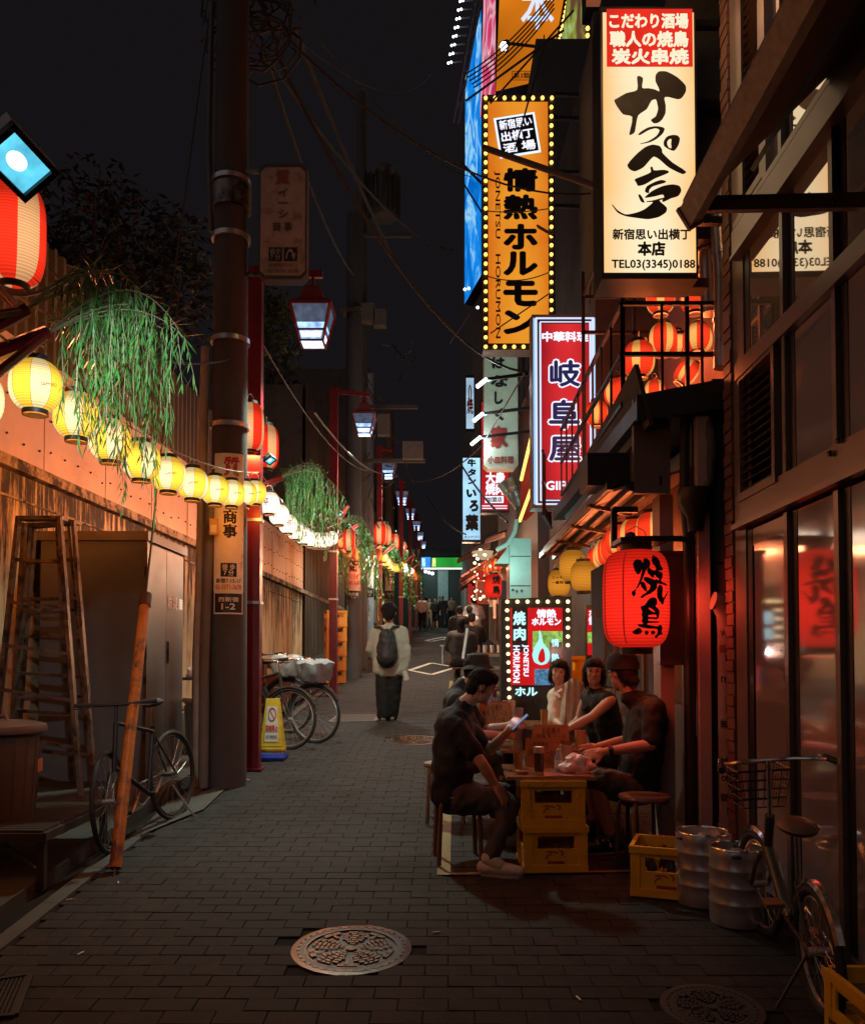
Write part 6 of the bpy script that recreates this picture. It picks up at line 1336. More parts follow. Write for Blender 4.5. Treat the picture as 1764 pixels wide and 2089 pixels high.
    if stand: part('kickstand', MB().tube([ra_.lerp(bb, .2)+V((0, .03, -.05)), V((rx+.02, .18, .0))], .008, 6), black if r < .3 else steel, t, True)
    if basket:
        c = hb+SM @ V((.17, 0, -.16)); b = MB(); ks = .8 if r < .3 else 1
        def pt(x, y, z): return c+SM @ V((x*ks, y*ks, z*ks))
        k_ = [(z, .10+.03*(z+.12)/.24, .13+.04*(z+.12)/.24) for z in (-.12, -.06, 0, .06, .12)]
        for z, ax_, ay in k_: b.tube([pt(-ax_, -ay, z), pt(ax_, -ay, z), pt(ax_, ay, z), pt(-ax_, ay, z), pt(-ax_, -ay, z)], .0035 if z < .1 else .006, 4, caps=False)
        for i in range(7):
            for s_ in (-1, 1):
                f_ = -1+2*i/6; b.tube([pt(s_*.10, f_*.13, -.12), pt(s_*.13, f_*.17, .12)], .002, 3, caps=False); b.tube([pt(f_*.10, s_*.13, -.12), pt(f_*.13, s_*.17, .12)], .002, 3, caps=False)
        part('basket', b, black if not cover else steel, t)
        if cover:
            cv = MB(); N = 28; vs = []
            for z, k in ((-.10, .9), (-.02, 1.04), (.06, 1.12), (.12, 1.15), (.15, .9), (.16, .3)):
                for i in range(N): a = i*2*pi/N; e = 1+.05*sin(a*5+z*30); vs.append(pt(.15*k*e*max(-1, min(1, 1.25*cos(a))), .19*k*e*max(-1, min(1, 1.25*sin(a))), z+.012*sin(a*7)))
            cv.add(vs, [(j*N+i, j*N+(i+1) % N, (j+1)*N+(i+1) % N, (j+1)*N+i) for j in range(5) for i in range(N)]); part('basket_cover', cv, cover, t, True)
    return t
def ride(b, rear, front, lean=0.):
    rear, front = V(rear), V(front); d = front-rear; c = (rear+front)/2; b.location = (c.x, c.y, gz(c.y)+.01); b.rotation_mode = 'ZYX' if False else 'XYZ'
    M = Matrix.Rotation(atan2(d.y, d.x), 4, 'Z') @ Matrix.Rotation(-math.atan(S*d.y/d.xy.length), 4, 'Y') @ Matrix.Rotation(lean, 4, 'X'); b.rotation_euler = M.to_euler('XYZ')
ride(bike('slim black bicycle with flat handlebar leaning by the storage locker at left', wb=.90, steer=.25, rimm=black, fr=pbr('matte_black_frame', (.012, .011, .011), .5)), (-2.07, 6.80), (-2.23, 5.98), .05)
olive = pbr('olive_frame', (.08, .075, .055), .35, .4, coat=.3)
ride(bike('small wheeled olive folding bicycle with wire basket parked against the glass front', r=.255, wb=.86, fr=olive, handle='city', basket=True, fender=2, saddle_h=.74, bar_h=.96, steer=.1, lowstep=True, tyre=.022), (1.67, 3.68), (1.75, 4.53), -.05)
cov1 = pbr('grey_blue_cover', (.30, .34, .38), .35, var=.3, scale=12, bump=.3); cov2 = pbr('pale_cover', (.42, .42, .42), .4, var=.3, scale=12, bump=.3)
ride(bike('city bicycle with grey blue covered basket, front wheel turned towards the lane', fr=pbr('dark_frame2', (.04, .035, .035), .3, .5), handle='city', basket=True, cover=cov1, fender=1, lowstep=True, steer=.1), (-2.35, 10.75), (-1.42, 10.25), .04)
ride(bike('second parked bicycle beside the yellow no parking sign', fr=pbr('dark_frame3', (.06, .05, .05), .3, .5), handle='city', basket=False, fender=1, lowstep=False, saddle_h=.92), (-2.62, 10.2), (-1.70, 9.85), -.04)
ride(bike('third bicycle mostly hidden behind the first red post', fr=black, handle='city', basket=True, cover=cov2, fender=1, lowstep=True), (-2.85, 11.3), (-1.90, 11.0), .03)
# ---- floor sign yellow/blue
y = 9.25; x = -1.74; c = V((x, y, gz(y)))
t = thing('no_parking_sign', 'yellow plastic no parking stand on a blue base beside the first red post', 'sign stand', c); yel = pbr('sign_yellow', (.75, .52, .03), .4); blu = pbr('base_blue', (.02, .05, .38), .4)
part('base', MB().lathe([(.20, 0), (.21, .03), (.19, .07), (.15, .08)], c, 4, close=True, M=Matrix.Rotation(pi/4, 3, 'Z')), blu, t)
m = MB(); m.add([c+V(q) for q in ((-.13, -.11, .07), (.13, -.11, .07), (.13, .11, .07), (-.13, .11, .07), (-.07, -.035, .66), (.07, -.035, .66), (.07, .035, .66), (-.07, .035, .66))], [(0, 1, 5, 4), (1, 2, 6, 5), (2, 3, 7, 6), (3, 0, 4, 7), (4, 5, 6, 7)]); part('body', m, yel, t)
for k in range(4): w_ = .135-.008*k; m = MB(); z = .09+.025*k; m.bbox((c.x-w_, c.y-w_*.85, c.z+z), (c.x+w_, c.y+w_*.85, c.z+z+.008)); part('rib', m, yel if k % 2 else black, t)
ft = lambda a, z: c+V((a, -.11+.075*(z-.07)/.59-.004, z)); m = MB(); m.add([ft(-.075, .2), ft(.075, .2), ft(.055, .58), ft(-.055, .58)], [(0, 1, 2, 3)]); part('label_panel', m, white_print, t)
ft2 = lambda a, z: ft(a, z)+V((0, -.003, 0)); m = MB(); N = 24
for k in range(N):
    a0, a1 = 2*pi*k/N, 2*pi*(k+1)/N; m.add([ft2(.035*cos(a0), .49+.06*sin(a0)), ft2(.035*cos(a1), .49+.06*sin(a1)), ft2(.045*cos(a1), .49+.075*sin(a1)), ft2(.045*cos(a0), .49+.075*sin(a0))], [(0, 1, 2, 3)])
m.add([ft2(-.03, .535), ft2(-.022, .54), ft2(.03, .445), ft2(.022, .44)], [(0, 1, 2, 3)]); part('prohibition_ring', m, redink, t)
text('駐輪禁止', ft2(-.065, .31), V((.13, 0, 0)), V((0, .011, .07)), redink, t, bold=.04); text('NO PARKING', ft2(-.06, .235), V((.12, 0, 0)), V((0, .008, .035)), ink, t, bold=.02)
# ---- storage locker
t = thing('storage_locker', 'tall grey brown steel disaster storage locker beside the ladders', 'locker', (-3.15, 8.4, gz(7.9))); lk = pbr('locker_steel', (.15, .14, .14), .5, .2, var=.1, scale=1.5, bump=.03); z0, z1 = gz(7.9)+.06, 2.90
part('cabinet', MB().bbox((-3.66, 7.87, z0), (-2.685, 9.06, z1)), lk, t)
part('roof_lid', MB().bbox((-3.70, 7.83, z1), (-2.645, 9.10, z1+.085)), pbr('locker_lid', (.16, .13, .115), .5, .2), t)
for (ya, yb) in ((7.90, 8.46), (8.47, 9.03)): part('door', MB().bbox((-2.685, ya, z0+.05), (-2.67, yb, z1-.02)), pbr('locker_door', (.09, .085, .09), .4, .3), t)
part('corner_trim', MB().bbox((-2.69, 7.862, z0), (-2.66, 7.885, z1)), alu, t); part('handle', MB().bbox((-2.67, 8.50, 1.75), (-2.65, 8.53, 1.97)), alu, t)
text('防 災 庫', (-2.667, 8.50, 2.30), (0, .50, 0), (0, 0, .135), white_print, t, bold=.03)
# ---- stepladders
def ladder(label, pts_f, pts_b, n, w=.03):
    """pts: bottom left, bottom right, top left, top right of the front and back frames"""
    t = thing('stepladder', label, 'ladder', pts_f[0], 'folded aluminium stepladders at the left edge')
    for i, (bl, br, tl_, tr_) in enumerate((pts_f, pts_b)):
        for a, b in ((bl, tl_), (br, tr_)): part('rail', MB().beam(a, b, w, .055, (0, 1, 0)), alu, t)
        k0 = n if i == 0 else 3
        for k in range(1, k0): f = k/k0; part('step' if i == 0 else 'brace', MB().beam(V(bl).lerp(tl_, f), V(br).lerp(tr_, f), .06 if i == 0 else .02, .025), alu, t)
    part('top_cap', MB().beam(V(pts_f[2])+V((-.02, .05, 0)), V(pts_f[3])+V((.02, .05, 0)), .12, .03), alu, t)
    return t
ladder('taller open faced aluminium stepladder at the far left', (P(-18, 1590, 6.7), P(165, 1625, 6.7), P(38, 1056, 6.95), P(122, 1056, 6.95)), (P(20, 1600, 7.2), P(150, 1590, 7.3), P(50, 1066, 7.05), P(118, 1066, 7.05)), 6)
ladder('second stepladder folded flat behind the first, nearer the locker', (P(20, 1600, 7.25), P(196, 1628, 6.95), P(60, 1072, 7.2), P(150, 1064, 7.15)), (P(30, 1600, 7.4), P(190, 1600, 7.2), P(70, 1080, 7.3), P(142, 1070, 7.3)), 7, .025)
# ---- low metal platform, bins
t = thing('metal_platform', 'low steel slatted platform under the plastic bin at the left edge', 'platform', (-2.9, 5.6, gz(5.4))); pm_ = pbr('dark_steel_platform', (.09, .075, .07), .45, .6)
zt = gz(5.2)+.36
for k in range(15): part('slat', MB().bbox((-3.45, 5.17+k*.068, zt-.025), (-2.37, 5.17+k*.068+.052, zt)), pm_, t)
part('frame', MB().beam((-3.45, 5.16, zt-.04), (-2.36, 5.16, zt-.04), .03, .05).beam((-2.36, 5.16, zt-.04), (-2.36, 6.2, zt-.04), .03, .05), pm_, t)
for (x, y) in ((-2.38, 5.19), (-2.38, 6.15), (-3.4, 5.19)): part('leg', MB().bbox((x-.022, y-.022, gz(y)+.0), (x+.022, y+.022, zt-.03)), pm_, t)
part('brace', MB().beam((-2.42, 5.2, gz(5.2)+.12), (-2.66, 5.2, zt-.05), .03, .01), pm_, t)
def binn(label, c, r, h, mat, lidm):
    t = thing('plastic_bin', label, 'bin', c); c = V(c)
    part('tub', MB().lathe([(r*.82, 0)]+[(r*(.82+.14*k/6)*(1.012 if k % 2 else 1), h*.88*k/6) for k in range(1, 7)]+[(r*1.02, h*.88), (r*1.02, h*.93)], c, 36, close=False), mat, t, True)
    rb = MB()
    for k in range(18): a = k*2*pi/18; rb.tube([c+V((cos(a)*r*.835, sin(a)*r*.835, .02)), c+V((cos(a)*r*.97, sin(a)*r*.97, h*.84))], .006, 4)
    part('ribs', rb, mat, t)
    part('lid', MB().lathe([(r*1.10, h*.90), (r*1.12, h*.93), (r*1.08, h*.98), (r*.9, h), (r*.6, h*1.02), (.001, h*1.03)], c, 36), lidm, t, True); part('lid_handle', MB().tube([c+V((-.06, 0, h*1.02)), c+V((-.05, 0, h*1.07)), c+V((.05, 0, h*1.07)), c+V((.06, 0, h*1.02))], .012, 6), lidm, t, True)
    return t
bm1 = pbr('bin_beige', (.11, .07, .05), .55, var=.15, scale=6); b1t = binn('large beige ribbed plastic bin with lid standing on the platform', (-2.88, 5.62, zt), .27, .62, bm1, pbr('bin_lid', (.12, .07, .05), .5)); part('sticker', MB().slab([P(77, 1550, 5.38), P(87, 1546, 5.40), P(87, 1572, 5.40), P(77, 1576, 5.38)], (.4, -.9, 0), .003), pbr('orange_sticker', (.6, .2, .08), .5), b1t)
binn('grey lidded bin between the storage locker and the utility pole', (-2.52, 9.3, gz(9.3)+.06), .2, .62, greyplastic, pbr('bin_lid2', (.3, .17, .12), .5))
p_ = P(392, 1400, 9.7); t = thing('cluttered_shelf', 'small shelf of bowls and tubs behind the locker lit bluish', 'shelf', (p_.x, 9.8, gz(9.8)))
part('board', MB().bbox((-3.0, 9.55, 1.55), (-2.45, 10.0, 1.58)), alu, t); part('board', MB().bbox((-3.0, 9.55, 1.2), (-2.45, 10.0, 1.23)), cov1, t); part('upright', MB().bbox((-2.47, 9.55, gz(9.6)), (-2.44, 9.58, 2.0)), alu, t)
crumple((-2.72, 9.7, 1.58), (.12, .1, .10), 0, 6, pbr('white_bag', (.55, .48, .45), .5, var=.2, scale=20, bump=.4), 'plastic_bag', 'small white plastic bag on the shelf behind the locker', 'bag'); crumple((-2.6, 9.65, 1.23), (.16, .1, .06), 0, 9, cov2, 'folded_sheet', 'folded grey sheet on the lower shelf behind the locker', 'sheet')
# ---- rusty yellow guy guard
rusty = pbr('rusty_yellow', (.42, .12, .01), .5, var=.3, scale=10, bump=.3, col2=(.10, .035, .015), amt2=.46, sc2=6)
a, b = P(235, 1772, 5.5), P(297, 1215, 6.55); t = thing('guy_wire_guard', 'rusty yellow tube guarding the guy wire, leaning in front of the black bicycle', 'guard tube', a)
part('tube', MB().tube([a, a.lerp(b, .5), b], .040, 16), rusty, t, True); part('collar', MB().tube([b-(b-a).normalized()*.1, b+(b-a).normalized()*.01], .047, 16), pbr('rust_dark', (.07, .03, .018), .8), t, True); part('anchor', MB().tube([P(233, 1790, 5.45), a+V((0, 0, .02))], .012, 6), black, t)
# ---- sticker pipe
t = thing('sticker_pipe', 'grey pipe covered with torn stickers between the kegs and the restaurant', 'pipe', (2.02, 5.74, gz(5.7))); X, Y = 2.0, 5.74
part('pipe', MB().tube([(X, Y, gz(Y)), (X, Y, 2.0), (X-.01, Y-.01, 2.1), (X-.06, Y-.03, 2.18), (X-.10, Y-.03, 2.19)], .062, 20), pbr('pipe_grey', (.22, .19, .185), .5, .2, var=.2), t, True)
part('collar', MB().cyl((X, Y, .62), (X, Y, .68), .07, n=20), pbr('pipe_grey', (.22, .19, .185)), t, True)
stk = [((.5, .48, .42), 'WGI', 1.93), ((.42, .42, .2), '', 2.02), ((.25, .08, .06), '', 1.84), ((.40, .4, .42), 'E=', 1.76), ((.6, .58, .55), 'IYA', 1.62), ((.1, .08, .08), '', 1.5), ((.35, .33, .33), 'BIBLE', 1.32), ((.45, .43, .4), 'DS', 1.42), ((.5, .5, .5), 'ink', 1.08), ((.6, .58, .54), 'DEEJ', .95), ((.08, .07, .07), '', .84), ((.42, .4, .38), 'Bo', .74)]
for i, (c_, s_, z) in enumerate(stk):
    h = .075 if s_ else .05; w = .105 if s_ in ('IYA', 'DEEJ', 'WGI') else .07; dx = 0 if w > .1 else (.02 if i % 2 else -.02)
    m = MB(); A = w/.0635/2
    for k in range(6):
        a0, a1 = -A+2*A*k/6+dx/.063-.334, -A+2*A*(k+1)/6+dx/.063-.334; m.quad(*[(X+.0635*sin(q), Y-.0635*cos(q), zz) for q, zz in ((a0, z), (a1, z), (a1, z+h), (a0, z+h))])
    part('sticker', m, pbr('sticker_%d' % i, tuple(q*.35 for q in c_), .6, bump=.05), t)
    if s_: rtext(s_, X, Y, .0650, w*.85, z+h*.2, z+h*.8, ink, t, bold=.04, dx=dx) 
# ---- floor sign (lit, tilted) with bulbs
A0, A1 = 8.35, 8.05
def fs(u, v):   # plane of the floor sign: left edge deeper than the right edge
    f = (u-1030)/(1165-1030); return P(u, v, A0+(A1-A0)*f)
def fsn(u, v, k): p = fs(u, v); return p+V((.0, -1, 0))*k
t = thing('floor_sign', 'large bulb framed lit floor sign with a flame symbol standing behind the diners', 'sign', fs(1095, 1480))
def fq(u0, v0, u1, v1, k, mat, nm): m = MB(); m.add([fsn(u0, v1, k), fsn(u1, v1, k), fsn(u1, v0, k), fsn(u0, v0, k)], [(0, 1, 2, 3)]); return part(nm, m, mat, t)
m = MB(); m.slab([fs(1022, 1500), fs(1166, 1500), fs(1166, 1217), fs(1022, 1222)], (0, -1, 0), .22); part('case', m, black, t)
fq(1041, 1240, 1147, 1398, .005, glow('sign_red_lit', (1, .018, .02), .62, .15, 5), 'red_panel'); fq(1044, 1240, 1076, 1330, .01, black, 'black_panel'); fq(1120, 1310, 1146, 1385, .01, black, 'black_panel')
cy = glow('cyan_lettering', (.55, .95, 1), 1.15); fq(1086, 1288, 1147, 1325, .008, glow('photo_green', (.35, .62, .12), .8, .5, 22), 'food_picture'); fq(1090, 1365, 1128, 1398, .009, glow('photo_blue', (.12, .3, .5), .7, .6, 30), 'food_picture')
def ftx(s_, u0, v0, u1, v1, mat, k=.014, **kw): o = fsn(u0, v1, k); return text(s_, o, fsn(u1, v1, k)-o, fsn(u0, v0, k)-o, mat, t, **kw)
ftx('焼', 1046, 1247, 1072, 1276, cy, bold=.04); ftx('肉', 1047, 1280, 1072, 1307, cy, bold=.04); ftx('情熱', 1094, 1243, 1134, 1261, lett, bold=.05); ftx('ホルモン', 1084, 1261, 1144, 1276, lett, bold=.06); ftx('情', 1124, 1303, 1140, 1320, cy, bold=.03); ftx('熱', 1124, 1333, 1140, 1350, cy, bold=.03); ftx('ホル', 1050, 1402, 1096, 1420, cy, bold=.04)
for s_, (u0, u1, v0, v1) in (('JONETSU', (1064, 1078, 1315, 1380)), ('HORUMON', (1046, 1060, 1317, 1393))):
    o = fsn(u0, v0, .014); text(s_, o, fsn(u0, v1, .014)-o, fsn(u1, v0, .014)-o, lett, t, bold=.04)
FL = [(0, 0), (-18, -8), (-24, -28), (-18, -50), (-6, -70), (-4, -95), (6, -60), (22, -40), (24, -20), (16, -5)]; FI = [(0, -6), (-8, -14), (-6, -30), (4, -46), (10, -30), (10, -12)]
brush([[(x, y) for x, y in FL]], lambda x, y: fsn(1103+x*.75, 1357+y*.75, .018), glow('flame_cyan', (.45, .95, .9), 1.), t, name='flame_symbol'); brush([FI], lambda x, y: fsn(1103+x*.75, 1357+y*.75, .021), glow('sign_red_lit', (1, .018, .02)), t, name='flame_core')
pts = [fsn(1034+k*20.5, 1228, .03) for k in range(7)]+[fsn(1033+k*.45, 1228+k*17.7, .03) for k in range(1, 12)]+[fsn(1157, 1228+k*17.7, .03) for k in range(1, 6)]
bulbs(pts, t, MB().ball((0, 0, 0), .019, 8).mesh('bulb', glow('warm_bulb', (1, .68, .30), 3.5), True))
lamp('sign_light', fs(1095, 1330)+V((0, -.25, 0)), 4, (1, .5, .4), t, rad=.03)
# second lit floor sign reflected / behind
t = flatsign('second_sign', 'narrow slice of another bulb lit red sign beside the dark shop post', 'sign', 1196, 1235, 1222, 1345, 9.0, .1, glow('sign_red_lit', (1, .018, .02)), black); ptext('ホ\n情', (1200, 1243, 1214, 1275), 8.98, lett, t, .05); rect(1198, 1290, 1220, 1312, 8.985, glow('photo_green', (.35, .62, .12)), t, 'food_picture')
solo('doorway_light', MB().bbox(tuple(P(1216, 1262, 9.4)), tuple(P(1240, 1215, 9.45))), glow('cyan_door', (.2, .6, .6), .7), 'cyan lit doorway strip just below left of the big red lantern', 'light')
t = thing('dark_noren', 'dark cloth banner hanging left of the big red lantern', 'banner', P(1225, 1200, 7.6)); m = MB(); m.slab([P(1208, 1345, 7.7), P(1232, 1345, 7.5), P(1232, 1150, 7.5), P(1205, 1165, 7.7)], (0, -1, 0), .01); part('cloth', m, pbr('noren_cloth', (.03, .025, .025), .9), t); text('旨', P(1212, 1262, 7.6), V((.07, -.03, 0)), V((0, 0, .09)), greyplastic, t, bold=.02)
# stacked metal stools by the floor sign
for k in range(4):
    y = 9.3; c = P(990, 1418-k*26, y); t = thing('metal_stool', 'pale metal bench stacked behind the bucket hat, level %s' % ['one', 'two', 'three', 'four'][k], 'stool', c, 'stacked metal benches'); part('seat', MB().bbox((c.x-.2, y-.15, c.z), (c.x+.22, y+.15, c.z+.03)), pbr('pale_steel2', (.5, .44, .34), .3, .5), t)
    for sx in (-.17, .18): part('leg', MB().beam(c+V((sx, -.12, 0)), c+V((sx*1.1, -.13, -.16)), .02, .02), steel, t)
# far stalls: awnings, lights, small lanterns and a cross street sign
aw1 = pbr('wood_awning', (.25, .13, .08), .7, var=.3); aw2 = pbr('dark_red_awning', (.22, .05, .035), .7, var=.3)
stl = thing('stall_row', 'row of small bar fronts with worn wooden awnings down the right of the lane', 'stall', (2.0, 26, gz(26)))
part('front', MB().bbox((2.25, 15.6, gz(15)), (2.6, 33.8, gz(33)+3.2)), pbr('stall_front', (.22, .13, .09), .7, var=.4, scale=3), stl)
for i, (u0, v0, u1, v1, y, mt_) in enumerate([(932, 1142, 990, 1112, 30, aw1), (962, 1120, 1000, 1108, 22, aw1), (950, 1168, 985, 1158, 28, aw2), (948, 1180, 990, 1168, 25, aw2), (948, 1192, 992, 1180, 23, aw2), (990, 1100, 1030, 1085, 18, aw1)]):
    part('awning', MB().slab([P(u0, v0, y+1.5), P(u1, v1, y), P(u1, v1+9, y), P(u0, v0+7, y+1.5)], (0, -1, 0), .25).slab([P(u0, v0, y+1.5), P(u1, v1, y), P(u1+4, v1-6, y+1), P(u0+5, v0-5, y+2.5)], (0, 0, 1), .05), mt_, stl)
wb_ = glow('warm_small_bulb', (1, .72, .42), 4)
rr = random.Random(4)
for i in range(46):
    y = rr.uniform(13.5, 22); u = rr.uniform(962, 1022); v = rr.uniform(1128, 1225); part('bulb', MB().ball(P(u, v, y), rr.uniform(.012, .030), 6), wb_, stl, True)
for (u, v, y) in ((1000, 1150, 18), (985, 1165, 21), (975, 1175, 26)): lamp('stall_light', P(u, v, y)+V((-.4, -.5, 0)), 110, (1, .62, .38), stl, rad=.15)
part('tube_light', MB().beam(P(973, 1142, 20), P(980, 1120, 20), .07, .07), glow('warm_tube', (1, .85, .65), 5), stl)
for i, (u, v, y, lab) in enumerate([(977, 1178, 21, 'small red banner lantern at the middle stall'), (962, 1205, 24, 'tiny red lantern at the far stall counter')]): t = thing('red_banner', lab, 'banner', P(u, v, y)); part('cloth', MB().bbox(tuple(P(u-8, v+24, y)), tuple(P(u+9, v-14, y+.05))), glow('banner_red_lit', (.8, .05, .04), .45, .3, 5), t)
t = thing('cream_lamp', 'round cream hood lamp at the near stall', 'lamp', P(987, 1128, 20)); part('shade', MB().lathe([(.25, 0), (.2, -.12), (.05, -.2)], P(985, 1125, 20), 16), glow('hood_cream', (1, .7, .4), .5), t, True)
for (u0, v0, u1, v1, y, c, nm) in ((1006, 1225, 1011, 1262, 16, (.6, .42, .2), 'cream paper'), (998, 1215, 1005, 1238, 17, (.7, .5, .25), 'yellow paper')): solo('price_notice', MB().bbox(tuple(P(u0, v1, y)), tuple(P(u1, v0, y+.03))), pbr(nm.replace(' ', '_'), c, .6, emit=(*c, .3)), nm+' notice pinned on the stall post', 'notice')
t = thing('lane_end_sign', 'green and blue lit sign band across the far end of the lane', 'sign', P(900, 1146, 46)); Y = 46
part('band', MB().bbox(tuple(P(858, 1162, Y)), tuple(P(962, 1136, Y+.4))), black, t); part('green_panel', MB().bbox(tuple(P(880, 1158, Y-.1)), tuple(P(958, 1138, Y))), glow('green_panel', (.05, .65, .08), .45, .5, .6), t); part('blue_panel', MB().bbox(tuple(P(859, 1159, Y-.1)), tuple(P(878, 1137, Y))), glow('blue_panel', (.05, .3, .9), 1, .4, 1), t)
ptext('新\n宿', (860, 1138, 868, 1156), Y-.15, cy, t, .04); ptext('居', (881, 1139, 889, 1156), Y-.15, glow('yellow_letter', (.9, .9, .3), 1.2), t, .04)
bulbs([P(861+k*3.1, 1160, Y-.3) for k in range(33)], t, MB().ball((0, 0, 0), .05, 6).mesh('bulb', glow('white_bulb', (1, .95, .85), 1.6), True))
t = thing('end_building', 'pale teal lit wall closing the lane behind the walkers', 'building', P(900, 1220, 48), kind='structure'); part('wall', MB().bbox((-2.2, 48, gz(48)), (3.0, 49, gz(48)+4.4)), pbr('teal_wall', (.05, .07, .065), .7), t); part('door', MB().bbox(tuple(P(893, 1225, 47.9)), tuple(P(914, 1163, 47.95))), pbr('pale_door', (.25, .33, .32), .6, emit=(.15, .28, .28, .2)), t)
for k in range(3): part('light', MB().ball(P(868+k*7, 1166+k*2, 47.5), .09, 6), led, t, True)
lamp('passage_light', P(880, 1170, 46), 45, (.7, 1, .95), t, rad=.2)
# restaurant shelf items glimpsed at right
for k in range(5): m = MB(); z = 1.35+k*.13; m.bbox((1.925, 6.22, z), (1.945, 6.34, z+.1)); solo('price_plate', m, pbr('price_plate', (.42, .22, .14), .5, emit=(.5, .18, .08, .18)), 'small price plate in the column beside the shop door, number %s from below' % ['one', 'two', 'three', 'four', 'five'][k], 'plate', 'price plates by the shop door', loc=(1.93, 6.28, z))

# denser far stalls: small lanterns, awning layers and hanging cloths along the right side
rr = random.Random(12)
for i in range(9):
    y = 15.2+i*1.9; u = 1012-i*4.2; v = 1152+i*2.6; put(SR, P(u, v, y), 'tiny red lantern over the far stalls on the right, %s from the near end' % ordn[i], 'tiny red lanterns over the far stalls', i*.8, .8)
for i in range(7):
    y = 16.5+i*2.4; x = P(985-i*4, 1160, y).x; z = gz(y)+2.35+rr.uniform(-.1, .2)
    a_ = thing('stall_awning', 'worn striped wooden awning of a far bar stall, %s from the near end' % ordn[i], 'awning', (x, y, z), 'awnings of the far bar stalls')
    for k in range(5): part('board', MB().slab([(x-.45+k*.17, y-.6, z-.28+k*.11), (x-.45+k*.17+.15, y-.6, z-.28+k*.11+.09), (x-.45+k*.17+.15, y+.9, z-.26+k*.11+.09), (x-.45+k*.17, y+.9, z-.26+k*.11)], (-.5, 0, 1), .03), aw1 if k % 2 else aw2, a_)
    c_ = thing('shop_curtain', 'short cloth curtain hanging at a far bar front, %s from the near end' % ordn[i], 'curtain', (x+.2, y+.3, z-.3), 'curtains of the far bars')
    for k in range(3): part('panel', MB().bbox((x-.1+k*.22, y+.3, z-.75), (x+.10+k*.22, y+.31, z-.3)), [aw2, pbr('cream_curtain', (.45, .34, .24), .8), pbr('indigo_curtain', (.03, .04, .09), .8)][(i+k) % 3], c_)
lamp('stall_light', P(990, 1190, 16)+V((-.5, -.6, 0)), 80, (1, .5, .28), stl, rad=.1)
# litter
for i, (u, v, lab) in enumerate([(164, 1948, 'small white cigarette butt on the pavers at lower left'), (241, 1803, 'white scrap beside the gutter below the rusty guard tube'), (143, 1838, 'pale scrap on the kerb under the metal platform'), (1180, 2040, 'tiny paper scrap in the near foreground right of centre'), (505, 1592, 'small scrap of paper at the foot of the utility pole'), (620, 1500, 'tiny pale scrap near the bicycle wheels'), (890, 1905, 'bottle cap lying right of the near manhole cover')]):
    p = G(u, v); a = R.uniform(0, 3); d = V((cos(a), sin(a), 0))*.022; solo('litter', MB().tube([p-d+V((0, 0, .006)), p+d+V((0, 0, .006))], .0045, 6), white_print, lab, 'litter', loc=p)

for k, (x, y, z, h, lab) in enumerate([(.60, 5.95, top, .11, 'small glass at the left rear of the front table'), (.66, 6.66, top2, .13, 'beer glass at the back of the second table'), (1.0, 6.75, top2, .14, 'tumbler before the woman in glasses'), (.95, 7.2, top3, .13, 'glass on the farther table by the woman with the towel')]):
    cyl_thing('glass', lab, 'glass', x, y, z, [(.001, 0), (.028, 0), (.034, h), (.031, h), (.026, .01)], pbr('amber_drink', (.38, .18, .05), .08, coat=.6))
cyl_thing('ash_tray', 'small pale dish at the left front of the front tabletop', 'dish', .60, 5.66, top, [(.001, 0), (.035, 0), (.05, .02), (.046, .02), (.03, .006), (.001, .006)], pbr('beige_cup', (.5, .33, .22)))
# ================================================================ PEOPLE
SCR = bpy.data.scenes.new('scratch')
def remesh(mb, voxel, smooth=3, disp=None):
    me = mb.mesh('tmp', skin); o = bpy.data.objects.new('tmp', me); SCR.collection.objects.link(o)
    r = o.modifiers.new('r', 'REMESH'); r.mode = 'VOXEL'; r.voxel_size = voxel; r.use_smooth_shade = True
    if smooth: s = o.modifiers.new('s', 'SMOOTH'); s.iterations = smooth; s.factor = .5
    vl = SCR.view_layers[0]; vl.update(); dg = vl.depsgraph; out = bpy.data.meshes.new_from_object(o.evaluated_get(dg)); bpy.data.objects.remove(o)
    if disp:
        amp, sc = disp; vs = out.vertices
        for v in vs:
            n = v.normal; p = v.co
            k = .7*mnoise.noise(V((p.x*sc, p.y*sc, p.z*sc*1.5)))+.9*(.5-2.2*abs(mnoise.noise(V((p.x*sc*1.3+5, p.y*sc*1.3, p.z*sc*1.1-p.x*sc*.8)))))+.25*mnoise.noise(p*sc*4)
            v.co = p+n*(k*amp)
    out.polygons.foreach_set('use_smooth', [True]*len(out.polygons)); return out
def addpart(name, me, mat, t):
    og = orgof(t); me.transform(Matrix.Translation(-og)); me.materials.clear(); me.materials.append(mat); me.name = name
    o = bpy.data.objects.new(name, me); COL.objects.link(o); adopt(o, t); ORG[o.name] = og; return o
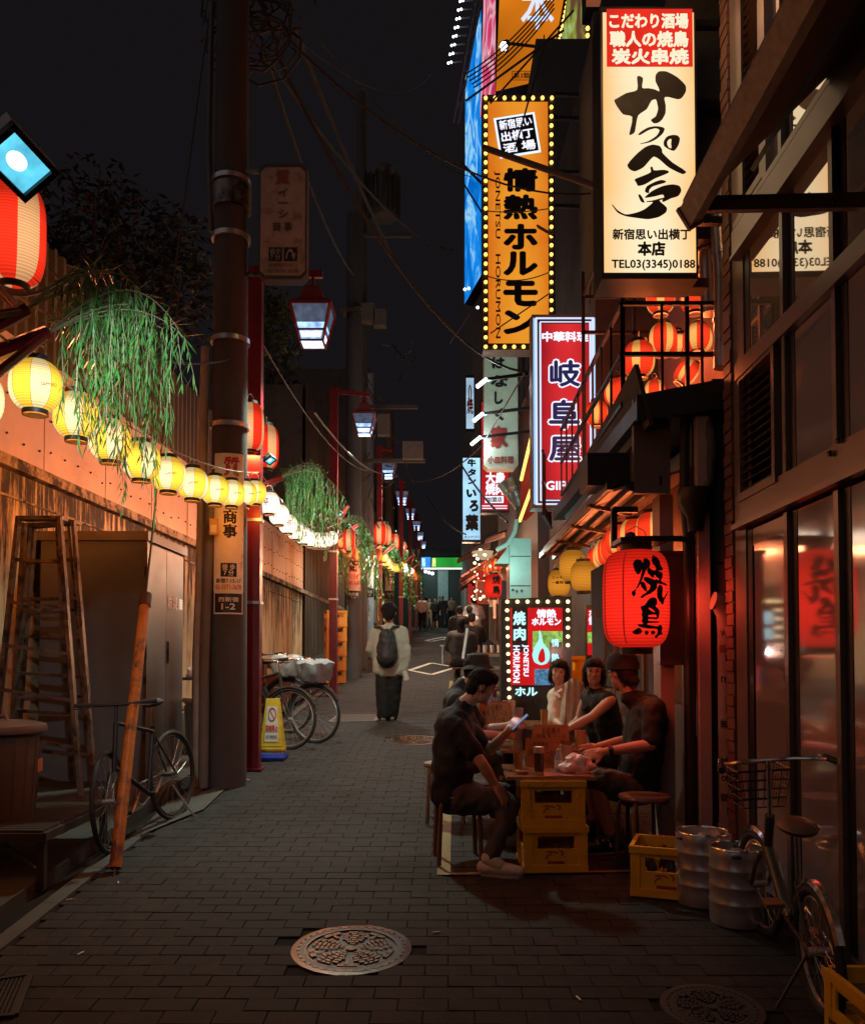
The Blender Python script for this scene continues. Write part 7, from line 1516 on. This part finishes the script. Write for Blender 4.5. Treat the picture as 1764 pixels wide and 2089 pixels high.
def hand(mb, wrist, d, n, s=1., curl=.5, side=1, spread=.12):
    """palm + five unequal bent fingers; d = direction of the fingers, n = back of the hand, side = +1 thumb on +cross(d,n)"""
    d = V(d).normalized(); n = V(n); n = (n-d*n.dot(d)).normalized(); x = d.cross(n)*side; w = V(wrist)
    mb.cap(w, w+d*.03*s, .026*s, .028*s, 10)
    for k in (-1.5, -.5, .5, 1.5): mb.cap(w+d*.02*s+x*(k*.014*s), w+d*.085*s+x*(k*.019*s), .015*s, .0125*s, 8)
    for k, L in ((1.5, .070), (.5, .080), (-.5, .075), (-1.5, .058)):
        p = w+d*.085*s+x*(k*.0205*s); f = (d+x*(k*spread)).normalized(); a = 0
        for j, seg in enumerate((.42, .33, .25)):
            a += curl*(.55+.35*j); dd = f*cos(a)-n*sin(a); q = p+dd*(L*seg*s*1.05); mb.cap(p, q, (.0092-.0006*j)*s, (.0085-.0008*j)*s, 8); p = q
    p = w+d*.025*s+x*.022*s; f = (d*.62+x*.78-n*.15).normalized(); q = p+f*.040*s; mb.cap(p, q, .0135*s, .011*s, 8); f = (d*.9+x*.35-n*.25).normalized(); r = q+f*.032*s; mb.cap(q, r, .0105*s, .0095*s, 8); mb.cap(r, r+(f-n*.2)*.024*s, .0095*s, .008*s, 8)
def person(label, J, face, up=(0, 0, 1), s=1., top=cloth_black, bottom=None, shoe=None, skinm=skin, hairm=None, hair='short', sleeve=.55, shorts=False, hands=None, voxel=.0078, girth=1., group=None, sleeveless=False, torso_extra=None, detail=True, neckline=.0, cv=1.7, hsc=1.):
    bottom = bottom or cloth_black; shoe = shoe or black; hairm = hairm or pbr('black_hair', (.012, .009, .008), .75, var=.5, scale=60, bump=.6, spec=.25)
    J = {k: V(v) for k, v in J.items()}; H = J['head']; f = V(face).normalized(); u = V(up).normalized(); sd = f.cross(u).normalized(); u = sd.cross(f)
    M = Matrix((sd, f, u)).transposed()
    base = V((J['pel'].x, J['pel'].y, gz(J['pel'].y))); t = thing('person', label, 'person', base, group)
    B = MB(); g = girth
    def E_(mb, c, r): mb.ball(c, r, 16, M=M)
    hs = s*hsc
    # head
    E_(B, H+u*.02*hs-f*.01*hs, (.076*hs, .095*hs, .098*hs)); E_(B, H-u*.045*hs+f*.022*hs, (.058*hs, .066*hs, .068*hs)); E_(B, H-u*.088*hs+f*.058*hs, (.026*hs, .022*hs, .020*hs))
    if detail:
        B.cap(H+u*.012*hs+f*.088*hs, H-u*.026*hs+f*.103*hs, .009*hs, .0135*hs, 8); E_(B, H+u*.034*hs+f*.080*hs, (.05*hs, .014*hs, .010*hs))
        for q in (-1, 1): E_(B, H-u*.02*hs+sd*(q*.036*hs)+f*.064*hs, (.02*hs, .018*hs, .018*hs)); E_(B, H-u*.008*hs+sd*(q*.078*hs)-f*.006*hs, (.009*hs, .017*hs, .028*hs))
        E_(B, H-u*.055*hs+f*.083*hs, (.022*hs, .010*hs, .009*hs))
    nk = J['neck']; B.cap(H-u*.05*hs-f*.018*hs, nk, .050*s, .056*s, 14)
    ch = (J['shL']+J['shR'])/2; up_t = (nk-J['pel']).normalized(); ax = (J['shR']-J['shL']).normalized()
    def torso(mb, k, e=0):
        mb.cap(J['shL'].lerp(ch, .25), J['shR'].lerp(ch, .25), (.068*k+e)*s, (.068*k+e)*s, 14); c1 = ch-up_t*.10*s; w = (J['shR']-J['shL']).length
        for q in (-1, 1):
            mb.cap(ch+ax*(q*w*.20)-up_t*.03*s, J['pel'].lerp(ch, .30)+ax*(q*w*.20*g), (.098*k*g+e)*s, (.108*k*g+e)*s, 14); mb.cap(J['pel'].lerp(ch, .30)+ax*(q*w*.18*g), J['pel']+ax*(q*.055*g*s), (.105*k*g+e)*s, (.112*k*g+e)*s, 14)
    torso(B, .94)
    for L in 'LR':
        sh, el, ha, hp, kn, an = J['sh'+L], J['el'+L], J['ha'+L], J['hip'+L], J['kn'+L], J['an'+L]
        B.cap(sh, el, .050*s*g**.5, .039*s, 12); B.cap(el, el.lerp(ha, .35), .039*s, .040*s, 12); B.cap(el.lerp(ha, .35), ha, .040*s, .026*s, 12)
        B.cap(hp, kn, .080*s*g, .055*s, 14); B.cap(kn, kn.lerp(an, .35), .054*s, .056*s, 12); B.cap(kn.lerp(an, .35), an, .056*s, .036*s, 12); td = J.get('toe'+L, an+V((0, -.16, -.07))); B.cap(an-V((0, 0, .03)), td, .036*s, .03*s, 10)
        hd = (hands or {}).get(L)
        if hd: hand(B, ha, hd[0], hd[1], s*1.02, hd[2], hd[3])
        else: d = (ha-el).normalized(); hand(B, ha, d, V((0, -1, .3)) if abs(d.y) < .8 else V((0, 0, 1)), s, .5, 1 if L == 'L' else -1)
    body = addpart('body', remesh(B, voxel, 2), skinm, t)
    # clothes
    T = MB(); torso(T, 1.0, .014); T.cap(nk-up_t*.012*s, ch, .070*s, .112*s, 12)
    if not sleeveless:
        for L in 'LR':
            sh, el, ha = J['sh'+L], J['el'+L], J['ha'+L]
            if sleeve <= 1: e = sh.lerp(el, sleeve*1.35); T.cap(sh, e, .066*s*g**.5, .064*s, 12)
            else: T.cap(sh, el, .068*s, .060*s, 12); T.cap(el, el.lerp(ha, min(1, sleeve-1)), .060*s, .050*s, 12)
    if torso_extra: torso_extra(T)
    addpart('shirt', remesh(T, voxel*cv, 2, (.011, 7.5)), top, t)
    Lg = MB(); Lg.cap(J['pel']-ax*.05*s, J['pel']+ax*.05*s, .118*s*g, .118*s*g, 14)
    for L in 'LR':
        hp, kn, an = J['hip'+L], J['kn'+L], J['an'+L]; Lg.cap(J['pel'].lerp(hp, .7), hp, .105*s*g, .1*s*g, 12); 
        if shorts: Lg.cap(hp, hp.lerp(kn, .92), .098*s*g, .085*s, 14)
        else: Lg.cap(hp, kn, .096*s*g, .070*s, 14); Lg.cap(kn, kn.lerp(an, .96), .070*s, .056*s, 12)
    addpart('trousers' if not shorts else 'shorts', remesh(Lg, voxel*cv, 2, (.012, 8)), bottom, t)
    for L in 'LR':
        an = J['an'+L]; td = J.get('toe'+L, an+V((0, -.16, -.07))); d = (td-an); d.z = 0; d.normalize() if d.length > .01 else None; zf_ = min(td.z, an.z-.05)
        b0 = V((an.x, an.y, 0)); sh_ = MB(); q0 = an-d*.045*s; q0.z = an.z-.055*s; q1 = an+d*.13*s; q1.z = an.z-.062*s; q2 = an+d*.19*s; q2.z = q1.z-.005
        sh_.cap(q0, q1, .044*s, .042*s, 12); sh_.cap(q1, q2, .042*s, .034*s, 12); sh_.cap(an-d*.01, an+d*.06*s-V((0, 0, .04)), .05*s, .045*s, 12)
        so_ = part('shoe', sh_, shoe, t, True)
        if detail: sl_ = MB(); nn = V((-d.y, d.x, 0)); z = q1.z-.037*s; ring = [q0-d*.045*s+nn*.02, q0-d*.04*s-nn*.02, q0-nn*.043*s, q1-nn*.046*s, q2-nn*.03*s, q2+d*.03*s, q2+nn*.03*s, q1+nn*.046*s, q0+nn*.043*s]; sl_.slab([V((p.x, p.y, z+.008)) for p in ring], (0, 0, 1), .024); part('sole', sl_, pbr('rubber_sole', (.30, .27, .25), .6), so_)
    # hair
    Hm = MB()
    if hair != 'none':
        E_(Hm, H+u*.038*hs-f*.022*hs, (.086*hs, .098*hs, .094*hs)); E_(Hm, H+u*.075*hs+f*.035*hs, (.066*hs, .052*hs, .045*hs)); E_(Hm, H-u*.01*hs-f*.06*hs, (.078*hs, .055*hs, .085*hs))
        if hair == 'bob':
            for q in (-1, 1): E_(Hm, H-u*.02*hs+sd*(q*.072*hs)-f*.012*hs, (.028*hs, .05*hs, .095*hs))
            E_(Hm, H+u*.066*hs+f*.07*hs, (.055*hs, .022*hs, .028*hs)); E_(Hm, H-u*.06*hs-f*.05*hs, (.07*hs, .05*hs, .06*hs))
        if hair == 'bun': E_(Hm, H-u*.06*hs-f*.10*hs, (.035*hs, .05*hs, .035*hs)); E_(Hm, H+u*.06*hs+f*.072*hs, (.06*hs, .025*hs, .03*hs))
        if hair == 'long': E_(Hm, H-u*.13*hs-f*.06*hs, (.08*hs, .05*hs, .14*hs))
        if hair == 'mop':
            for k in range(10): a = k*.63; E_(Hm, H+u*.045*hs+sd*(.072*cos(a)*hs)+f*(.07*sin(a)-.01)*hs, (.032*hs,)*3)
        hm_ = addpart('hair', remesh(Hm, voxel*1.5, 1, (.006, 38)), hairm, t)
        if detail or hair == 'mop':
            rr = random.Random(len(label)); st = MB(); og = orgof(t); vv = hm_.data.vertices; ln = .075 if hair == 'bob' else .038
            for _ in range(420):
                v = vv[rr.randrange(len(vv))]; p = v.co+og; nn = v.normal; dn = (-u+sd*rr.uniform(-.5, .5)+nn*rr.uniform(.15, .7)+f*rr.uniform(-.3, .3)); dn = (dn-nn*dn.dot(nn)*.55).normalized(); w = dn.cross(nn).normalized()*.0035*hs; p = p-nn*.004; L_ = ln*rr.uniform(.5, 1.1)*hs
                if (p-H).dot(f) > .04*hs and (p-H).dot(u) < .06*hs: L_ *= .45
                q = p+dn*L_*.55+nn*.006; st.add([p-w, p+w, q+w*.7, q-w*.7, p+dn*L_], [(0, 1, 2, 3), (3, 2, 4)])
            part('hair_strands', st, hairm, hm_, kind='stuff')
    if detail and f.y < .2:
        for q in (-1, 1):
            p = H+u*.010*hs+sd*(q*.031*hs)+f*.0815*hs; m = MB(); m.ball(p, (.0135*hs, .008*hs, .0075*hs), 10, M=M); ey = part('eye', m, pbr('eye_white', (.5, .45, .42), .3), t, True)
            m = MB(); m.ball(p+f*.006*hs, (.0062*hs, .0045*hs, .0062*hs), 8, M=M); part('iris', m, pbr('iris_dark', (.01, .006, .005), .2), ey, True)
            m = MB(); m.tube([p+u*.020*hs-sd*.016*hs+f*.004*hs, p+u*.025*hs+f*.007*hs, p+u*.020*hs+sd*.016*hs+f*.0*hs], .0028*hs, 5); part('eyebrow', m, hairm, t)
        m = MB(); c = H-u*.055*hs+f*.0905*hs; m.tube([c-sd*.02*hs+u*.002-f*.004*hs, c, c+sd*.02*hs+u*.002-f*.004*hs], [.002*hs, .0042*hs, .002*hs], 6); part('lips', m, pbr('lips', (.30, .07, .055), .4), t, True)
    return t, M, H, f, u, sd
dk = pbr('dark_trousers', (.055, .045, .042), .85, var=.3, scale=20, bump=.3)
shoegrey = pbr('grey_suede', (.50, .48, .48), .8, var=.15, scale=30)
skA = pbr('skin_tan', (.50, .26, .17), .5, var=.08, scale=20, bump=.05)
# A: man with phone, front left
J = dict(head=P(985, 1402, 5.78), neck=P(946, 1437, 5.80), shL=P(930, 1466, 5.98), shR=P(925, 1478, 5.64), pel=P(922, 1612, 5.80), hipL=P(940, 1622, 5.90), hipR=P(940, 1628, 5.68), knL=P(1056, 1622, 5.98), knR=P(1043, 1640, 5.60), anL=P(1040, 1740, 6.10), anR=P(1000, 1742, 5.46),
 elR=P(984, 1560, 5.52), haR=P(1010, 1602, 5.54), elL=P(1000, 1530, 5.98), haL=P(1034, 1494, 5.86)); J['toeR'] = J['anR']+V((.17, -.05, -.06)); J['toeL'] = J['anL']+V((.17, 0, -.06))
J['anR'].z = gz(5.46)+.10; J['anL'].z = gz(6.1)+.10; J['toeR'].z = J['anR'].z-.06; J['toeL'].z = J['anL'].z-.06
tA, *_ = person('seated man in black T-shirt and grey trousers looking at his phone at front left', J, (.93, -.10, -.36), (.36, 0, .93), 1.0, cloth_black, dk, shoegrey, skA, sleeve=.52, girth=1.22, hands={'R': ((.55, -.1, -.8), (.5, -.6, .4), .25, -1), 'L': ((.6, -.05, .75), (-.5, -.6, .3), .75, 1)})
ph = J['haL']+V((.085, -.02, .075)); t = thing('smartphone', 'lit smartphone held by the seated man in black', 'phone', ph); e = V((.72, 0, .69)); n_ = V((-.69, 0, .72)); w_ = V((0, 1, 0)); c = ph
m = MB(); m.slab([c-e*.075-w_*.035, c+e*.075-w_*.035, c+e*.075+w_*.035, c-e*.075+w_*.035], n_, .010); part('case', m, black, t); m = MB(); m.slab([c+n_*.001-e*.072-w_*.033, c+n_*.001+e*.072-w_*.033, c+n_*.001+e*.072+w_*.033, c+n_*.001-e*.072+w_*.033], n_, .001); part('screen', m, glow('phone_screen', (.35, .5, .9), .6), t); part('edge', MB().beam(c-e*.074-w_*.037-n_*.004, c+e*.074-w_*.037-n_*.004, .003, .008), pbr('phone_edge', (.35, .4, .5), .2, .8, emit=(.3, .4, .7, .25)), t)
lamp('screen_glow', c+n_*.06, .25, (.6, .7, 1), t, rad=.03)
sho = [o for o in kids(tA) if o.name.startswith('shoe')][-1]
q = J['anR']+V((.04, -.050, -.055)); text('N', q+V((0, 0, -.014)), V((.030, 0, 0)), V((.006, 0, .030)), white_print, sho, bold=.06, name='emblem')
# B: bucket hat behind him
J = dict(head=P(975, 1366, 6.75), neck=P(945, 1396, 6.78), shL=P(940, 1420, 6.95), shR=P(928, 1430, 6.6), pel=P(935, 1545, 6.8), hipL=P(950, 1552, 6.9), hipR=P(950, 1556, 6.7), knL=P(1030, 1545, 6.9), knR=P(1030, 1550, 6.65), anL=P(1030, 1640, 6.9), anR=P(1020, 1645, 6.65), elR=P(975, 1500, 6.5), haR=P(1030, 1500, 6.6), elL=P(985, 1490, 6.95), haL=P(1035, 1480, 6.9))
for k in 'LR': J['toe'+k] = J['an'+k]+V((.16, 0, -.06))
prn = pbr('printed_black_tee', (.018, .016, .016), .9, var=.3, scale=20, bump=.3, col2=(.30, .28, .25), amt2=.30, sc2=4.5)
tB, M, H, f, u, sd = person('seated diner in black bucket hat and printed black T-shirt behind the phone man', J, (.90, -.25, .02), (0, 0, 1), 1., prn, dk, black, skA, hair='short', sleeve=.6, voxel=.0095)
m = MB(); m.lathe([(.096, .035), (.094, .07), (.086, .115), (.06, .13), (.001, .132)], H+u*.0, 28, M=M); m.lathe([(.096, .04), (.135, .008), (.137, .004), (.096, .03)], H+u*.0, 28, M=M); part('bucket_hat', m, pbr('hat_cloth', (.022, .019, .018), .9, bump=.3), tB, True)
# E: man in cap at right, seen from behind left
J = dict(head=P(1268, 1372, 6.15), neck=P(1290, 1415, 6.15), shL=P(1268, 1442, 5.98), shR=P(1312, 1440, 6.42), pel=P(1300, 1600, 6.15), hipL=P(1285, 1612, 6.02), hipR=P(1295, 1608, 6.3), knL=P(1212, 1592, 5.92), knR=P(1205, 1585, 6.3), anL=P(1246, 1690, 5.95), anR=P(1215, 1675, 6.3), elL=P(1315, 1520, 5.85), haL=P(1232, 1534, 5.82), elR=P(1280, 1510, 6.5), haR=P(1215, 1525, 6.2))
J['anL'].z = gz(5.95)+.1; J['anR'].z = gz(6.3)+.1
for k in 'LR': J['toe'+k] = J['an'+k]+V((-.14, -.03, -.06))
J['shL'] = P(1330, 1452, 5.90); J['elL'] = P(1328, 1520, 5.82); J['neck'] = P(1285, 1418, 6.15)
tE, M, H, f, u, sd = person('broad man in black T-shirt and cap seated at right reaching to the table', J, (-.55, .82, -.05), (0, 0, 1), 1.06, cloth_black, pbr('shorts_grey', (.075, .065, .05), .85, var=.3, scale=20, bump=.3), black, skA, hair='bun', sleeve=.6, shorts=True, girth=1.12, hands={'L': ((-.9, 0, -.2), (0, -.8, .6), .6, -1)})
m = MB(); m.lathe([(.118, .02), (.120, .06), (.108, .115), (.07, .150), (.001, .158)], H-f*.012, 26, M=M); m.slab([H+u*.035*1+f*(.08)+sd*.07, H+u*.03+f*.15+sd*.045, H+u*.03+f*.15-sd*.045, H+u*.035+f*.08-sd*.07], u, .008); part('cap', m, pbr('cap_cloth', (.02, .018, .018), .9), tE, True)
wr = J['elL'].lerp(J['haL'], .82); d = (J['haL']-J['elL']).normalized(); part('wristwatch', MB().tube([wr, wr+d*.03], .036, 16), black, tE, True)
m = MB(); sh_ = J['anL']
for k in range(3): a = sh_+V((-.01-.04*k, -.052, -.06)); m.beam(a, a+V((-.02, .0, .05)), .004, .012)
part('shoe_stripes', m, white_print, tE)
# D: woman with glasses
skD = pbr('skin_warm', (.62, .34, .24), .45, var=.06, scale=20, bump=.03)
J = dict(head=P(1211, 1372, 6.85), neck=P(1215, 1408, 6.87), shL=P(1236, 1428, 6.72), shR=P(1196, 1424, 7.02), pel=P(1250, 1545, 6.95), hipL=P(1245, 1555, 6.85), hipR=P(1235, 1552, 7.05), knL=P(1180, 1552, 6.70), knR=P(1170, 1548, 7.0), anL=P(1190, 1640, 6.75), anR=P(1180, 1640, 7.0), elL=P(1207, 1463, 6.60), haL=P(1160, 1486, 6.62), elR=P(1180, 1470, 7.05), haR=P(1150, 1495, 6.85))
J['shL'] = P(1244, 1430, 6.70)
for k in 'LR': J['toe'+k] = J['an'+k]+V((-.14, -.03, -.06))
tD, M, H, f, u, sd = person('smiling woman with glasses and black sleeveless top seated at right', J, (-.18, -.96, .0), (.0, 0, 1), .95, cloth_black, cloth_black, black, skD, hair='bob', sleeveless=True, girth=1.05, voxel=.0085, hands={'L': ((-.9, 0, -.25), (0, -.7, .7), .5, -1)})
gl_ = MB()
for q in (-1, 1): c = H+u*.009+sd*(q*.032)+f*.092; gl_.tube([c+sd*(.022*cos(k*pi/8))+u*(.019*sin(k*pi/8)) for k in range(17)], .0018, 4, caps=False); gl_.tube([c+sd*(q*.022), H+sd*(q*.078)+f*.0+u*.012], .0014, 4)
gl_.tube([H+u*.012-sd*.01+f*.094, H+u*.012+sd*.01+f*.094], .0016, 4); part('glasses', gl_, pbr('gold_wire', (.5, .3, .2), .3, .8), tD)
part('earring', MB().ball(H+sd*.082-u*.04-f*.0, .006, 8), chrome, tD, True)
# C: woman with white towel
J = dict(head=P(1140, 1372, 7.45), neck=P(1146, 1402, 7.47), shL=P(1172, 1422, 7.45), shR=P(1130, 1420, 7.5), pel=P(1165, 1530, 7.6), hipL=P(1165, 1535, 7.5), hipR=P(1155, 1535, 7.65), knL=P(1115, 1530, 7.3), knR=P(1110, 1530, 7.6), anL=P(1120, 1610, 7.3), anR=P(1115, 1610, 7.6), elL=P(1170, 1465, 7.25), haL=P(1156, 1432, 7.22), elR=P(1130, 1470, 7.35), haR=P(1145, 1480, 7.2))
for k in 'LR': J['toe'+k] = J['an'+k]+V((-.14, -.03, -.06))
wc = pbr('cream_cloth', (.62, .50, .40), .85, var=.15, scale=14, bump=.35)
tC, M, H, f, u, sd = person('woman with dark fringe and cream top holding a white towel to her chest', J, (-.25, -.95, -.02), (.12, 0, 1), .93, wc, dk, black, skD, hair='bob', sleeve=.75, voxel=.009, hands={'L': ((-.3, -.3, .7), (.2, -1, 0), 1.0, -1)})
mb = MB(); N, Rw = 14, 18; vs = []
for r_ in range(Rw+1):
    for k in range(N+1):
        f_ = r_/Rw; x = (k/N-.5)*(.17+.10*f_); z = -.42*f_; vs.append(P(1168, 1398, 7.15)+V((x+.02*f_, -.05*sin(pi*k/N)*(1-.3*f_)+.018*sin(k*1.7+f_*3)+.02*f_, z+.06*sin(pi*k/N)*(1-f_))))
mb.add(vs, [(r_*(N+1)+k, r_*(N+1)+k+1, (r_+1)*(N+1)+k+1, (r_+1)*(N+1)+k) for r_ in range(Rw) for k in range(N)]); solo('towel', mb, wc, 'white towel held up by the woman with the fringe', 'towel', smooth=True, loc=P(1168, 1398, 7.15))
# F: walker with backpack (seen from behind)
sh_c = pbr('sage_sweater', (.44, .43, .33), .85, var=.12, scale=10, bump=.3); Yw = 12.05; xc = (791-CX)/F*Yw; g = gz(Yw)
def Q(u, v, dy=0): return P(u, v, Yw+dy)
J = dict(head=Q(793, 1250), neck=Q(794, 1274), shL=Q(766, 1288), shR=Q(822, 1288), pel=Q(794, 1368), hipL=Q(781, 1374), hipR=Q(806, 1374), knL=Q(781, 1418), knR=Q(803, 1418, .05), anL=Q(782, 1457), anR=Q(799, 1458, .1), elL=Q(754, 1325, .02), haL=Q(768, 1350, .15), elR=Q(831, 1330, -.02), haR=Q(826, 1366, .0))
for k in 'LR': J['toe'+k] = J['an'+k]+V((.0, .16, -.06)); J['an'+k].z = g+.09
tF, M, H, f, u, sd = person('person in pale sage sweater with black backpack walking away down the lane', J, (0, 1, 0), (0, 0, 1), 1.02, sh_c, cloth_black, pbr('light_sole', (.25, .22, .2), .7), skA, hair='mop', sleeve=1.96, voxel=.013, hsc=1.2, girth=1.08, torso_extra=lambda T: [T.cap(Q(778, 1365), Q(778, 1300), .13, .12), T.cap(Q(810, 1365), Q(810, 1300), .13, .12)])
tr_ = MB()
for a, b in (('hipL', 'anL'), ('hipR', 'anR')): tr_.cap(J[a], J[b]-V((0, 0, .0)), .115, .10, 14)
addpart('wide_trouser_legs', remesh(tr_, .018, 2, (.01, 8)), cloth_black, tF)
t = thing('backpack', 'black backpack on the back of the person in the sage sweater', 'backpack', Q(789, 1330, -.17)); bk = pbr('backpack_nylon', (.022, .02, .019), .6, var=.3, scale=12, bump=.3)
B = MB(); B.cap(Q(789, 1300, -.16), Q(789, 1342, -.17), .12, .15, 16); B.ball(Q(789, 1325, -.20), (.15, .09, .21), 18); addpart('bag', remesh(B, .014, 3, (.006, 10)), bk, t)
for q in (-1, 1): part('strap', MB().tube([Q(789+q*6, 1288, -.19), Q(789+q*14, 1279, -.14), Q(789+q*24, 1279, -.05), Q(789+q*27, 1290, .08)], .022, 6), bk, t, True)
part('grab_handle', MB().tube([Q(784, 1289, -.2), Q(789, 1283, -.2), Q(794, 1289, -.2)], .01, 5), bk, t)
solo('drink_cup', MB().tube([Q(825, 1370, -.06), Q(829, 1387, -.04)], [.035, .045], 12), pbr('white_bottle', (.6, .55, .5), .4), 'white drink bottle held low by the walker with the backpack', 'bottle', smooth=True, loc=Q(827, 1378, -.05))
# far people, standing and walking
def stander(label, u, vfeet, hgt, top, bottom, y=None, facing=-1, skirt=False, hair='short', lean=0, extra=None, sk=skA):
    y = y or 3101/(vfeet-1213); x = (u-CX)/F*y; g = gz(y); s = hgt/1.72; b = V((x, y, g)); w = facing
    v = lambda a, d, z: b+V((a*s, d*s, z*s))
    J = dict(head=v(lean, 0, 1.60), neck=v(lean*.9, 0, 1.45), shL=v(-.19, 0, 1.40), shR=v(.19, 0, 1.40), pel=v(0, 0, .95), hipL=v(-.09, 0, .92), hipR=v(.09, 0, .92), knL=v(-.10, -.06*w, .5), knR=v(.09, .08*w, .5), anL=v(-.10, -.14*w, .09), anR=v(.10, .16*w, .09), elL=v(-.26, .02, 1.12), haL=v(-.25, .10*w, .88), elR=v(.26, .0, 1.12), haR=v(.24, -.05, .90))
    for k in 'LR': J['toe'+k] = J['an'+k]+V((0, .15*w, -.06))
    return person(label, J, (0, w, 0), s=s, top=top, bottom=bottom, skinm=sk, hair=hair, voxel=.028, sleeve=.8, shorts=skirt, detail=False, girth=1.02, group=None)
wsh = pbr('white_shirt', (.70, .66, .66), .8, bump=.1); tan = pbr('tan_cloth', (.3, .2, .13), .8); nav = pbr('navy_cloth', (.04, .045, .08), .8)
stander('man in white shirt and black trousers walking towards the camera far down the lane', 861, 1288, 1.76, wsh, cloth_black, lean=-.02)
stander('woman in black dress walking far down the lane beside the white shirted man', 888, 1286, 1.64, cloth_black, cloth_black, hair='long', skirt=True, sk=skD)
stander('person in tan walking close behind the white shirted man', 876, 1284, 1.62, tan, tan)
stander('man in navy T-shirt and cap standing in front of the pale door', 903, 1281, 1.72, nav, nav)
stander('man in grey shirt walking behind the woman in the black dress', 897, 1279, 1.7, pbr('mid_grey_shirt', (.2, .18, .17), .8), dk)
stander('figure in white top far back near the end of the lane', 911, 1277, 1.62, wsh, nav)
stander('figure in dark coat at the far right of the distant group', 921, 1279, 1.7, tan, cloth_black)
stander('dark figure walking at the left of the far group', 869, 1281, 1.66, cloth_black, cloth_black, facing=1)
def sitter(label, u, vh, y, top, bottom, s=1., d=1, hair='short', face=(0, 1, 0)):
    h = P(u, vh, y); g = gz(y); b = V((h.x, y, 0)); z = h.z
    v = lambda a, dy, dz: V((h.x+a*s, y+dy*s, z+dz*s))
    hz = g+.52; zz = (hz-z)/s
    J = dict(head=v(0, 0, 0), neck=v(0, -.03, -.14), shL=v(-.19, -.02, -.2), shR=v(.19, -.02, -.2), pel=v(0, 0, zz+.06), hipL=v(-.1, .05, zz+.02), hipR=v(.1, .05, zz+.02), knL=v(-.13+d*.25, .22, zz+.02), knR=v(.14+d*.25, .2, zz+.02), elL=v(-.24, .08, -.45), haL=v(-.05+d*.1, .3, -.5), elR=v(.26, .1, -.45), haR=v(.15+d*.1, .32, -.48))
    J['anL'] = V((J['knL'].x, J['knL'].y+.02, g+.09)); J['anR'] = V((J['knR'].x, J['knR'].y+.02, g+.09))
    for k in 'LR': J['toe'+k] = J['an'+k]+V((0, .15, -.06))
    stool('stool under the '+label.split(' seated')[0], h.x, y+.02, .46, .16)
    return person(label, J, face, s=s, top=top, bottom=bottom, hair=hair, voxel=.024, sleeve=.7, detail=False)
sitter('dark haired woman in charcoal top seated, back to camera, at a farther table', 940, 1272, 15.5, pbr('charcoal_top', (.045, .038, .035), .85, bump=.2), cloth_black, 1.05, .3, 'long')
sitter('person in black tank top seated deeper at the right hand tables', 937, 1246, 20.5, cloth_black, pbr('khaki_shorts', (.2, .15, .1), .8), 1., -.3, 'bun')
sitter('person with dark hair seated beyond the charcoal top woman, partly hidden', 962, 1262, 17.2, cloth_black, cloth_black, 1., .1)
sitter('person in pale shirt seated at the stall counter further down', 957, 1246, 21, wsh, dk, 1., .1)
sitter('cook in pale shirt leaning at the far stall counter', 966, 1225, 24, wsh, dk, 1.1, .1)
# far tables
for (u, v, y, w, lab) in ((985, 1310, 15.8, .9, 'far dark table with glasses by the charcoal top woman'), (925, 1299, 22, .7, 'thin legged white bench far down the lane')):
    p = P(u, v, y); t = thing('street_table', lab, 'table', (p.x, y, gz(y))); zt_ = gz(y)+(.68 if w > .8 else .45); part('tabletop', MB().bbox((p.x-w/2, y-.3, zt_), (p.x+w/2, y+.3, zt_+.03)), tt if w > .8 else pbr('pale_steel2', (.5, .44, .34)), t)
    for sx in (-1, 1): part('leg', MB().bbox((p.x+sx*w*.42-.015, y-.28, gz(y)), (p.x+sx*w*.42+.015, y-.25, zt_)), steel, t)
    if w > .8:
        for k in range(4): cyl_thing('glass', 'glass on the far dark table, %s from the left' % ordn[k], 'glass', p.x-.1+.13*k, y-.1, zt_+.03, [(.001, 0), (.035, 0), (.04, .14)], pbr('pale_glass', (.5, .45, .4), .15), 'glasses on the far table')
solo('folded_parasol', MB().tube([P(944, 1345, 12.5), P(953, 1283, 12.8)], .022, 8), white_print, 'thin white pole leaning behind the seated diners', 'pole', smooth=True, loc=P(944, 1345, 12.5))

bpy.data.scenes.remove(SCR)
